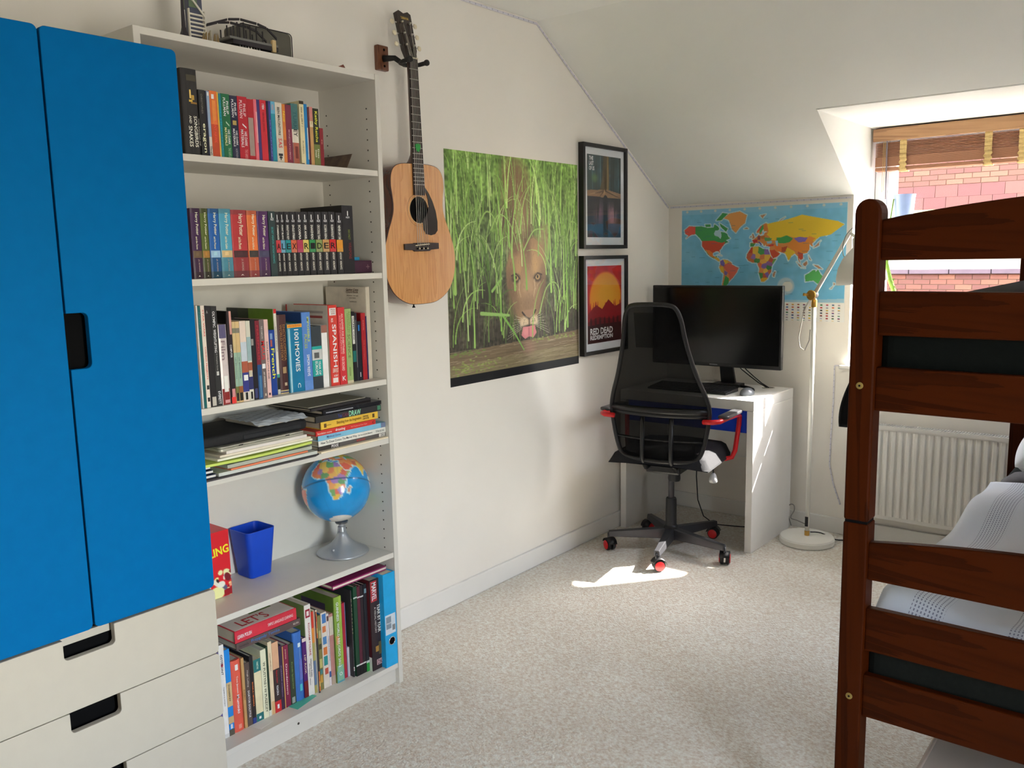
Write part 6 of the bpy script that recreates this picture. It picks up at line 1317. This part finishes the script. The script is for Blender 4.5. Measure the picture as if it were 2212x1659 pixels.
MB().tube(arc, .0075, 8).build('stand_foot', MBK, mo, smooth=True)
MB().box(nx-.06, nx+.09, 2.255, 2.335, .7515, .768).build('stand_plate', MBK, mo, bevel=.004)
for k, (u0, v0, u1, v1) in enumerate(((1583, 797, 1650, 836), (1597, 797, 1654, 838))):
    A = Vector((.49+.03*k, 2.27, Z0+.03)); B = Vector((ch.x-.008+.01*k, ch.y, .752)); Mi = (A+B)/2+Vector((0, 0, -.012))
    o = MB().tube([A+Vector((0, 0, .02)), A, A.lerp(Mi, .5)+Vector((0, 0, -.006)), Mi, Mi.lerp(B, .5)+Vector((0, 0, -.004)), B], .0028, 6).build('monitor_cable', BLKR, mo, smooth=True)

# ------------------------------------------------------------------ keyboard and mouse
kbx1 = .572; kbx0 = kbx1-.44; ky0, ky1 = 2.0, 2.150
kb = empty('keyboard', ((kbx0+kbx1)/2, (ky0+ky1)/2, .7505), 'black computer keyboard on the white desk', 'keyboard')
MB().prism([(kbx0, ky0, .7507), (kbx0, ky1, .7507), (kbx0, ky1, .772), (kbx0, ky0, .760)], (kbx1-kbx0, 0, 0)).build('case', MBK, kb, bevel=.003)
kk_ = MB(); KEYM = pm((36, 36, 40), .4, .05, 30, key='key_caps', k=1.1)
for r in range(6):
    for c in range(21):
        if r == 0 and 4 <= c <= 9: continue
        xa = kbx0+.010+c*.0201; ya = ky0+.010+r*.0225; zz_ = .7605+(ya-ky0)/(ky1-ky0)*.012
        kk_.obox((xa, ya, zz_), (.0168, 0, 0), (0, .0175, .0014), (0, 0, .005))
ya = ky0+.010; kk_.obox((kbx0+.010+4*.0201, ya, .7613), (.117, 0, 0), (0, .0175, .0014), (0, 0, .005))
kk_.build('keys', KEYM, kb, kind='stuff')
mc = Vector((.648, 2.085, .7508))
ms = MB()
def mfn(u, v):
    a = 2*math.pi*u; t = v*math.pi/2; rx, ry_ = .031*math.cos(t), .054*math.cos(t)
    return (mc.x+rx*math.cos(a)*(1-.1*math.sin(a)), mc.y+ry_*math.sin(a), mc.z+.034*math.sin(t)**.8*(1-.18*math.sin(a)*math.cos(t)))
ms.grid(mfn, 28, 8)
mse = ms.build('computer_mouse', pm((96, 100, 106), .35, .08, 30), smooth=True); tag(mse, 'grey and black computer mouse beside the keyboard', 'mouse')
MB().tube([(mc.x, mc.y+.022, mc.z+.030), (mc.x, mc.y+.036, mc.z+.024)], .004, 8).build('scroll_wheel', BLKR, mse, smooth=True)
MB().obox((mc.x-.0005, mc.y+.012, mc.z+.0335), (.001, 0, 0), (0, .036, -.014), (0, 0, .001)).build('button_split', BLKR, mse)

# ------------------------------------------------------------------ cables under the desk
o = MB().tube([(.25, 2.38, .55), (.245, 2.36, .40), (.25, 2.34, .22), (.28, 2.30, .10), (.34, 2.25, .03), (.42, 2.22, .006), (.52, 2.25, .006), (.62, 2.29, .006), (.70, 2.33, .007)], .003, 6).build('power_cable', BLKR, smooth=True); tag(o, 'black power cable trailing on carpet under the desk', 'cable')
lp2 = [(.66+.035*math.cos(t), 2.30+.03*math.sin(t), .010+.05*max(0, math.sin(t))) for t in [k*math.pi/10 for k in range(0, 24)]]
o = MB().tube(lp2, .003, 6).build('cable_loop', BLKR, smooth=True); tag(o, 'black coiled cable beside right inner side of desk', 'cable')

# ================================================================== CHAIR
CC = Vector((.418, 1.735, 0)); yaw = math.radians(9)
cf = Vector((-math.sin(yaw), math.cos(yaw), 0)); cr = Vector((math.cos(yaw), math.sin(yaw), 0))
Cp = lambda r, f, z: CC+cr*r+cf*f+Vector((0, 0, z))
chb = empty('office_chair', CC, 'high backed black mesh office chair with red arms and castors', 'chair')
CBK = pm((20, 20, 22), .4, .05, 40, k=1.1, key='chair_black'); CRED = pm((206, 28, 34), .35, .04, 40, key='chair_red', k=1.1); CMET = pm((70, 70, 74), .35, .05, 40, metal=.5, key='chair_grey_metal')
CMESH = mix_transparent('chair_mesh_cloth', (5, 5, 6), .07, .8); FAB = pm((26, 26, 30), .9, .12, 140, bump=.3, key='chair_fabric', k=1.1)
# star base: legs run to the castors seen on the floor
cast = [(.153, 1.562), (.507, 1.424), (.720, 1.696), (.518, 2.022), (.141, 1.971)]
for wx, wy in cast:
    d = Vector((wx-CC.x, wy-CC.y, 0)); L_ = .305; d.normalize(); s = Vector((-d.y, d.x, 0))
    A = CC+d*.02; B = CC+d*L_
    lg = MB(); V_ = []
    for P_, w, zt_, zb_2 in ((A, .026, .118, .066), (B, .016, .096, .070)):
        V_ += [P_-s*w+Vector((0, 0, zb_2)), P_+s*w+Vector((0, 0, zb_2)), P_+s*w*.75+Vector((0, 0, zt_)), P_-s*w*.75+Vector((0, 0, zt_))]
    lg.add(V_, [(0, 1, 2, 3), (7, 6, 5, 4), (0, 4, 5, 1), (1, 5, 6, 2), (2, 6, 7, 3), (3, 7, 4, 0)]); lg.build('base_leg', CMET, chb, bevel=.003)
    cst = empty('castor', B, None); cst.parent = chb; cst.location = B-WL[chb]
    ang = math.atan2(d.y, d.x)+.5; ax = Vector((math.cos(ang), math.sin(ang), 0)); wc = B+Vector((0, 0, .029))-ax.cross(Vector((0, 0, 1)))*.010
    MB().tube([B+Vector((0, 0, .085)), B+Vector((0, 0, .045))], .006, 8).build('castor_stem', CMET, cst, smooth=True)
    for sg in (-1, 1):
        MB().lathe([(.010, -.009), (.026, -.008), (.0285, -.004), (.0285, .004), (.026, .008), (.010, .009)], wc+ax*sg*.013, ax, 24).build('castor_wheel', CBK if sg < 0 else CBK, cst, auto=40)
        MB().lathe([(.022, 0), (.0225, .002), (.019, .004), (.004, .0045)], wc+ax*sg*.0222, ax*sg, 20).build('castor_cap', CRED, cst, auto=40)
    hood = MB(); hd = []
    for k in range(9):
        a_ = math.radians(20+150*k/8); hd.append((math.cos(a_)*.033, math.sin(a_)*.033))
    tdir = ax.cross(Vector((0, 0, 1)))
    V_ = []
    for sg in (-.0235, .0235):
        for (p, q) in hd: V_.append(wc+ax*sg+tdir*p+Vector((0, 0, q)))
    hood.add(V_, [(k, k+1, k+10, k+9) for k in range(8)]); hood.build('castor_hood', CBK, cst, solid=.003, auto=50)
MB().lathe([(.036, .062), (.038, .075), (.036, .125), (.030, .130), (.0275, .135), (.026, .262), (.023, .268)], CC, n=28).build('column_sleeve', CBK, chb, auto=40)
MB().lathe([(.0145, .268), (.0145, .425)], CC, n=20).build('gas_lift', CMET, chb, auto=40)
MB().obox(Cp(-.085, -.13, .415), cr*.17, cf*.26, (0, 0, .045)).build('tilt_mechanism', CBK, chb, bevel=.01)
MB().lathe([(.028, 0), (.030, .012), (.028, .034), (.012, .036)], Cp(.035, -.06, .372), n=20).build('tension_knob', CBK, chb, auto=40)
MB().tube([Cp(.08, .0, .445), Cp(.19, .0, .440), Cp(.205, .0, .430), Cp(.208, .0, .410)], .0045, 8).build('lever', CBK, chb, smooth=True)
MB().lathe([(.006, 0), (.012, -.008), (.020, -.030), (.021, -.042), (.016, -.048)], Cp(.208, .0, .414), n=16).build('lever_paddle', pm((200, 200, 200), .3, .03, 30), chb, smooth=True)
# seat
st_ = MB()
def seat(u, v, top):
    r = -.245+.49*u; f = -.205+.445*v
    e = min(1, min(u, 1-u)/.12, min(v, 1-v)/.12); e = math.sin(e*math.pi/2)**.6 if e > 0 else 0
    z = .470+(.062 if top else 0.)*e+(.006*math.cos((u-.5)*5) if top else 0)
    rr = 1-.10*(max(0, v-.7)/.3)**2
    return Cp(r*rr, f, z)
st_.grid(lambda u, v: seat(u, v, True), 20, 20); n0 = len(st_.v); st_.grid(lambda u, v: seat(1-u, v, False), 20, 20)
st_.build('seat', FAB, chb, smooth=True)
# backrest outline (half width by height) and its gentle S-curve
OW = catmull([(.0, .492), (.14, .498), (.185, .515), (.208, .56), (.226, .64), (.238, .73), (.226, .80), (.190, .90), (.162, 1.0), (.145, 1.08), (.132, 1.16), (.112, 1.208), (.08, 1.224), (.0, 1.228)], 4)
def bf(z): return -.205-.030*math.sin((z-.5)/.5*math.pi*.5)-.075*max(0, (z-.75)/.5)**1.5
def bdx(r): return .050*(r/.24)**2
loop = [(w, z) for w, z in OW]+[(-w, z) for w, z in OW[::-1][1:-1]]
BO = -.012
MB().tube([Cp(w+BO*0-.0, bf(z)+bdx(w), z) for w, z in loop], .0105, 8, closed=True).build('back_frame', CBK, chb, smooth=True)
def bm2(u, v):
    z = .494+(1.226-.494)*v
    hw = np.interp(z, [p[1] for p in OW], [p[0] for p in OW]); w = (-1+2*u)*hw
    return Cp(w, bf(z)+bdx(w), z)
MB().grid(bm2, 16, 40).build('back_mesh', CMESH, chb, smooth=True)
def xbar(z, t, nm, wf=1.):
    hw = float(np.interp(z, [p[1] for p in OW], [p[0] for p in OW]))*wf
    MB().tube([Cp(hw*(-1+2*k/10), bf(z)+bdx(hw*(-1+2*k/10))+.006, z) for k in range(11)], t, 8).build(nm, CBK, chb, smooth=True)
xbar(.595, .007, 'cross_bar'); xbar(.735, .016, 'lumbar_bar', .96); xbar(.715, .012, 'lumbar_bar', .96)
MB().grid(lambda u, v: Cp(-.17+.34*u, bf(.50+.10*v)+bdx(-.17+.34*u)+.012, .498+.095*v), 10, 4).build('lower_panel', mix_transparent('lower_mesh', (14, 14, 16), .12, .7), chb, smooth=True)
MB().grid(lambda u, v: Cp(-.085+.10*u, bf(1.02+.18*v)+.010, 1.03+.16*v), 6, 6).build('headrest_panel', mix_transparent('head_mesh', (14, 14, 16), .45, .7), chb, smooth=True)
MB().tube([Cp(-.07, -.02, .452), Cp(-.07, -.16, .448), Cp(-.07, -.215, .50), Cp(-.07, bf(.70)+.015, .70)], .011, 8).tube([Cp(.07, -.02, .452), Cp(.07, -.16, .448), Cp(.07, -.215, .50), Cp(.07, bf(.70)+.015, .70)], .011, 8).build('back_support', CBK, chb, smooth=True, kind=None)
for sg in (-1, 1):
    arm = [Cp(sg*.215, -.195, .694), Cp(sg*.262, -.205, .698), Cp(sg*.285, -.180, .698), Cp(sg*.290, -.05, .695), Cp(sg*.290, .110, .683), Cp(sg*.290, .142, .672), Cp(sg*.288, .140, .630), Cp(sg*.278, .115, .505), Cp(sg*.265, .110, .472), Cp(sg*.235, .10, .464), Cp(sg*.12, .08, .463)]
    MB().tube(arm, .0115, 10).build('arm_tube', CRED, chb, smooth=True)
    MB().prism([Cp(sg*.290-.026+a_, -.15+b_, .704-.010*b_/.26) for a_, b_ in rrect(.052, .26, .02)], (0, 0, .016)).build('arm_pad', pm((60, 60, 62), .3, .04, 30, k=1.1), chb, bevel=.006, seg=3)

# ================================================================== FLOOR LAMP
LW = pm((238, 236, 226), .35, .01, 20, key='lamp_white'); BRS = pm((190, 150, 80), .3, .05, 30, metal=.9, key='brass', k=1.1)
lb = Vector((.915, 2.230, 0))
fl = empty('floor_lamp', lb, 'white floor lamp with brass joint standing beside desk', 'lamp')
MB().lathe([(.128, .0008), (.132, .006), (.132, .026), (.127, .034), (.02, .037)], lb, n=56).build('base', LW, fl, auto=30)
MB().lathe([(.012, .037), (.0125, .060), (.010, .062)], lb, n=16).build('pole_ferrule', BRS, fl, auto=40)
MB().tube([lb+Vector((0, 0, .05)), lb+Vector((0, 0, 1.195))], .0105, 16).build('pole', LW, fl, smooth=True)
MB().box(lb.x-.008, lb.x+.008, lb.y-.0135, lb.y-.010, .085, .135).build('switch', BLKR, fl, bevel=.003)
MB().lathe([(.013, 1.180), (.014, 1.215), (.009, 1.222)], lb, n=18).build('brass_collar', BRS, fl, auto=40)
jt = lb+Vector((0, -.004, 1.240)); ad = (Vector((1.078, 2.235, 1.545))-jt).normalized()
MB().tube([jt-ad*.085, jt+ad*.335], .0095, 14).build('arm', LW, fl, smooth=True)
MB().lathe([(.017, -.02), (.018, -.008), (.018, .012), (.012, .02)], jt, (0, 1, 0), 20).build('joint_block', BLKR, fl, auto=40)
MB().lathe([(.024, 0), (.025, .005), (.022, .009)], jt+Vector((-.002, -.03, 0)), (-.3, -1, 0), 20).build('joint_disc', BRS, fl, auto=40)
MB().tube([jt+Vector((-.012, -.034, 0)), jt+Vector((-.035, -.05, .004))], .007, 10).build('wing_screw', BRS, fl, smooth=True)
hd_ = Vector((1.135, 2.225, 1.300)); sa = Vector((-.10, -.05, 1)).normalized()
MB().lathe([(.112, 0), (.110, .03), (.098, .075), (.074, .118), (.040, .150), (.026, .165), (.024, .205), (.016, .212)], hd_, sa, 48, caps=False).build('shade', LW, fl, smooth=True, solid=.002)
MB().lathe([(.020, .05), (.030, .075), (.028, .10), (.014, .13)], hd_, sa, 20).build('bulb', pm((240, 238, 230), .3, .01, 20), fl, smooth=True)
MB().tube([jt+ad*.33, hd_+sa*.20], .007, 10).build('shade_bracket', LW, fl, smooth=True)
GC_ = pm((150, 148, 140), .5, .05, 30, key='grey_cord')
cdp = [W(u, v, 'y', lb.y-.02) for u, v in ((1738, 662), (1733, 690), (1725, 730), (1728, 750), (1738, 757), (1748, 735), (1750, 712))]
MB().tube([jt-ad*.083]+cdp, .0022, 6).build('cord', GC_, fl, smooth=True)
cd2 = [W(u, v, 'y', 2.2) for u, v in ((1838, 515), (1824, 535), (1822, 560), (1828, 590))]
MB().tube(catmull([tuple(W(u, v, 'y', 2.2)) for u, v in ((1842, 492), (1828, 508), (1821, 530), (1822, 552), (1832, 562))], 4), .0022, 6).build('shade_cord', GC_, fl, smooth=True)
MB().tube(catmull([tuple(lb+Vector(p)) for p in ((.01, .02, .05), (.05, .06, .042), (.11, .10, .008), (.17, .15, .004), (.25, .20, .004))], 4), .003, 6).build('power_cord', BLKR, fl, smooth=True)
MB().tube(catmull([tuple(W(u, v, 'y', 2.40)) for u, v in ((1709, 1135), (1703, 1112), (1704, 1092), (1714, 1090), (1716, 1102), (1708, 1118), (1722, 1124), (1740, 1132))], 4), .003, 6).build('extension_cord', GC_, None, smooth=True)
tag(bpy.data.objects['extension_cord'], 'looped grey flex against wall behind the lamp base', 'cable')
# ================================================================== BUNK BED
BEDV = wood('stained_pine_upright', (45, 14, 0), (62, 22, 1), 'z', .5, 4, .0, .08)
BEDH = wood('stained_pine_rail', (45, 14, 0), (62, 22, 1), 'x', .5, 4, .0, .08)
BEDL = wood('stained_pine_long', (45, 14, 0), (62, 22, 1), 'y', .5, 4, .0, .08)
FYb = -.05; PX0, PX1 = 1.797, 1.850; PD = .055; LEN = 2.17; XW = 2.80
bed = empty('bunk_bed', ((PX0+XW)/2, FYb+LEN/2, 0), 'dark stained pine bunk bed filling the right side of room', 'bunk bed')
def post(x0, y0):
    w = PX1-PX0; ztop = 1.553
    MB().box(x0, x0+w, y0, y0+PD, 0, .855).build('lower_post', BEDV, bed, bevel=.004)
    P_ = [(x0, .860), (x0+w, .860), (x0+w, ztop-.030)]+[(x0+w/2+w/2*math.cos(math.radians(a)), ztop-.030+.030*math.sin(math.radians(a))) for a in range(15, 180, 15)]+[(x0, ztop-.030)]
    MB().prism([(a, y0, b) for a, b in P_], (0, PD, 0)).build('upper_post', BEDV, bed, bevel=.005)
    MB().box(x0+.003, x0+w-.003, y0+.003, y0+PD-.003, .8545, .8605).build('post_joint', DARK, bed)
for px in (PX0, XW-(PX1-PX0)):
    for py in (FYb, FYb+LEN-PD): post(px, py)
def rail(z0, z1, y, arch=0., nm='end_rail'):
    xa, xb = PX1-.002, XW-(PX1-PX0)+.002; n = 24
    top = [(xa+(xb-xa)*k/n, z1+arch*math.sin(math.pi*k/n)**.9) for k in range(n+1)]
    MB().prism([(xa, y, z0), (xb, y, z0)]+[(a, y, b) for a, b in top[::-1]], (0, .024, 0)).build(nm, BEDH, bed, bevel=.004)
for y in (FYb+.012, FYb+LEN-.036):
    rail(1.4255, 1.509, y, .042); rail(1.268, 1.361, y); rail(1.106, 1.200, y)
    rail(.727, .812, y, .034); rail(.562, .662, y); rail(.405, .505, y)
for x in (PX0+.010, XW-.034):
    for z0, z1 in ((1.106, 1.200), (.405, .505)): MB().box(x, x+.024, FYb+PD, FYb+LEN-PD, z0, z1).build('side_rail', BEDL, bed, bevel=.004)
MB().box(XW-.034, XW-.010, FYb+PD, FYb+LEN-PD, 1.30, 1.39).build('guard_rail', BEDL, bed, bevel=.004)
for z in (1.118, .417):
    for k in range(13): MB().box(PX0+.035, XW-.036, FYb+.10+k*.16, FYb+.17+k*.16, z, z+.018).build('slat', BEDH, bed)
for (u, v) in ((1857, 833), (1834, 1503)):
    p = W(u, v, 'y', FYb); MB().lathe([(.0075, 0), (.0075, .0012), (.006, .002)], (p.x, FYb, p.z), (0, -1, 0), 18).build('bolt_cap', pm((160, 140, 80), .3, .05, 30, metal=.7), bed, auto=40)
    MB().lathe([(.0026, 0), (.0026, .0006)], (p.x, FYb-.002, p.z), (0, -1, 0), 6).build('bolt_socket', DARK, bed)
# mattresses
def soft_box(x0, x1, y0, y1, z0, z1, r=.04): return MB().prism([(x0+a, y0+b, z0) for a, b in rrect(x1-x0, y1-y0, r)], (0, 0, z1-z0))
o = soft_box(PX0+.038, XW-.038, FYb+.045, FYb+LEN-.05, 1.1365, 1.325).build('mattress', pm((16, 19, 17), .95, .12, 120, bump=.3, k=1.0, spec=.1), bevel=.02, seg=3); tag(o, 'dark green covered mattress on the upper bunk', 'mattress')
o = soft_box(PX0+.038, XW-.038, FYb+.045, FYb+LEN-.05, .4355, .575).build('mattress', pm((26, 28, 25), .95, .12, 120, bump=.3, k=1.0, spec=.1), bevel=.02, seg=3); tag(o, 'dark grey covered mattress on the lower bunk', 'mattress')
# duvet on the lower bunk: rumpled cloth with stitched stripe bands
def duvet_mat():
    M = bpy.data.materials.new('grey_lilac_seersucker'); M.use_nodes = True; n = M.node_tree.nodes; L = M.node_tree.links; b = n['Principled BSDF']
    tc = n.new('ShaderNodeTexCoord'); sx = n.new('ShaderNodeSeparateXYZ'); L.new(tc.outputs['Object'], sx.inputs[0])
    def wave(sock, freq):
        a = n.new('ShaderNodeMath'); a.operation = 'MULTIPLY'; a.inputs[1].default_value = freq; L.new(sock, a.inputs[0])
        s_ = n.new('ShaderNodeMath'); s_.operation = 'SINE'; L.new(a.outputs[0], s_.inputs[0]); return s_.outputs[0]
    fine = wave(sx.outputs[0], 2*math.pi/.0075); band = wave(sx.outputs[0], 2*math.pi/.19); dash = wave(sx.outputs[1], 2*math.pi/.012)
    gt_ = n.new('ShaderNodeMath'); gt_.operation = 'GREATER_THAN'; gt_.inputs[1].default_value = .45; L.new(band, gt_.inputs[0])
    f2 = n.new('ShaderNodeMath'); f2.operation = 'GREATER_THAN'; f2.inputs[1].default_value = .35; L.new(fine, f2.inputs[0])
    d2 = n.new('ShaderNodeMath'); d2.operation = 'GREATER_THAN'; d2.inputs[1].default_value = -.2; L.new(dash, d2.inputs[0])
    m1 = n.new('ShaderNodeMath'); m1.operation = 'MULTIPLY'; L.new(gt_.outputs[0], m1.inputs[0]); L.new(f2.outputs[0], m1.inputs[1])
    m2 = n.new('ShaderNodeMath'); m2.operation = 'MULTIPLY'; L.new(m1.outputs[0], m2.inputs[0]); L.new(d2.outputs[0], m2.inputs[1])
    mx = n.new('ShaderNodeMix'); mx.data_type = 'RGBA'; L.new(m2.outputs[0], mx.inputs[0]); mx.inputs[6].default_value = lin((232, 238, 254)); mx.inputs[7].default_value = lin((140, 146, 168)); L.new(mx.outputs[2], b.inputs['Base Color'])
    nz = n.new('ShaderNodeTexNoise'); nz.inputs['Scale'].default_value = 400; L.new(tc.outputs['Object'], nz.inputs[0])
    bp = n.new('ShaderNodeBump'); bp.inputs['Strength'].default_value = .25; bp.inputs['Distance'].default_value = .002; L.new(nz.outputs[0], bp.inputs['Height']); L.new(bp.outputs[0], b.inputs['Normal'])
    b.inputs['Roughness'].default_value = .9; b.inputs['Sheen Weight'].default_value = .3
    return M
DUV = duvet_mat()
def dv(u, v):
    y = FYb+.07+(LEN-.80)*v; s = u*1.16
    drop = .10; xl = PX0+.044
    z = .632+.014*math.sin(x_s(u)*9+y*5)+.010*math.sin(y*13+u*4)+.008*math.sin(u*21-y*7)
    if s < drop:
        t = 1-s/drop; x = xl+.012+.018*math.sin(y*9)*t; z = z-.050*t-.006*math.sin(t*3)
        z = max(z, .5825)
    else: x = xl+.012+(s-drop)*.83
    if v < .06: z -= .035*(1-v/.06)
    z = max(z, .5825)
    return (min(x, XW-.045), y, z)
def x_s(u): return u*1.2
o = MB().grid(dv, 60, 70).build('duvet', DUV, smooth=True, solid=.012); tag(o, 'grey lilac duvet with stitched stripes on the lower bunk', 'duvet')
PIL = pm((90, 88, 90), .9, .1, 120, bump=.3, key='pillow_grey', k=1.1)
def pillow(cx, cy, cz, lx, ly, lz, rx, label, mat):
    m_ = MB(); rot = Matrix.Rotation(rx, 3, 'X')
    def fn(u, v, sgn):
        a, b = 2*u-1, 2*v-1; h = max(0, (1-a**4)*(1-b**4))**.5
        p = rot @ Vector((a*lx*(1-.06*b*b), b*ly*(1-.06*a*a), sgn*lz*h)); return (cx+p.x, cy+p.y, cz+p.z)
    m_.grid(lambda u, v: fn(u, v, 1), 20, 20); m_.grid(lambda u, v: fn(1-u, v, -1), 20, 20)
    o = m_.build('pillow', mat, smooth=True); tag(o, label, 'pillow' if 'pillow propped' in label else 'cushion'); return o
pillow(2.17, 1.80, .690, .30, .20, .075, .22, 'grey lilac pillow propped at far end of lower bunk', DUV)
pillow(2.165, 1.500, .622, .30, .095, .042, .0, 'dark grey cushion between duvet and pillow on lower bunk', PIL)
# dark garment over the upper side rail just beyond the near post
def gm(u, v):
    y = FYb+PD+.02+.20*u
    if v < .30: t = v/.30; x = PX0+.040-.038*t; z = 1.206+.006*math.sin(t*math.pi)
    else:
        t = (v-.30)/.70; x = PX0+.002-.040*math.sin(t*1.4)-.010*math.sin(u*9+t*3)*t; z = 1.206-.155*t-.008*math.sin(u*5)*t
    return (x, y, z)
o = MB().grid(gm, 18, 20).build('garment', pm((24, 24, 26), .9, .12, 120, bump=.3, k=1.1), smooth=True, solid=.005); tag(o, 'black garment slung over the upper bunk side rail', 'garment')
# clear plastic storage box under the bed
sbx = empty('storage_box', (2.27, .40, 0), 'clear plastic storage box with pale lid under the bunk', 'box')
CLP = mix_transparent('clear_box_plastic', (226, 214, 200), .35, .25); LID = mix_transparent('clear_lid', (228, 216, 204), .2, .3)
X0, X1, Y0, Y1, H_ = 1.945, 2.60, .02, .66, .235
bxm = MB(); bxm.box(X0+.012, X0+.015, Y0+.012, Y1-.012, .002, H_).box(X1-.015, X1-.012, Y0+.012, Y1-.012, .002, H_).box(X0+.015, X1-.015, Y0+.012, Y0+.015, .002, H_).box(X0+.015, X1-.015, Y1-.015, Y1-.012, .002, H_).box(X0+.015, X1-.015, Y0+.015, Y1-.015, .002, .005)
bxm.build('tub', CLP, sbx)
MB().prism([(X0+a, Y0+b, H_+.0005) for a, b in rrect(X1-X0, Y1-Y0, .03)], (0, 0, .008)).build('lid', LID, sbx, bevel=.002)
rm = MB(); rm.tube([(X0+a, Y0+b, H_+.004) for a, b in rrect(X1-X0, Y1-Y0, .03)], .007, 8, closed=True); rm.build('lid_rim', pm((214, 196, 180), .4, .03, 20), sbx, smooth=True)
MB().box(X0+.05, X1-.05, Y0+.05, Y1-.05, .006, .16).build('contents', pm((190, 172, 160), .8, .25, 9), sbx)
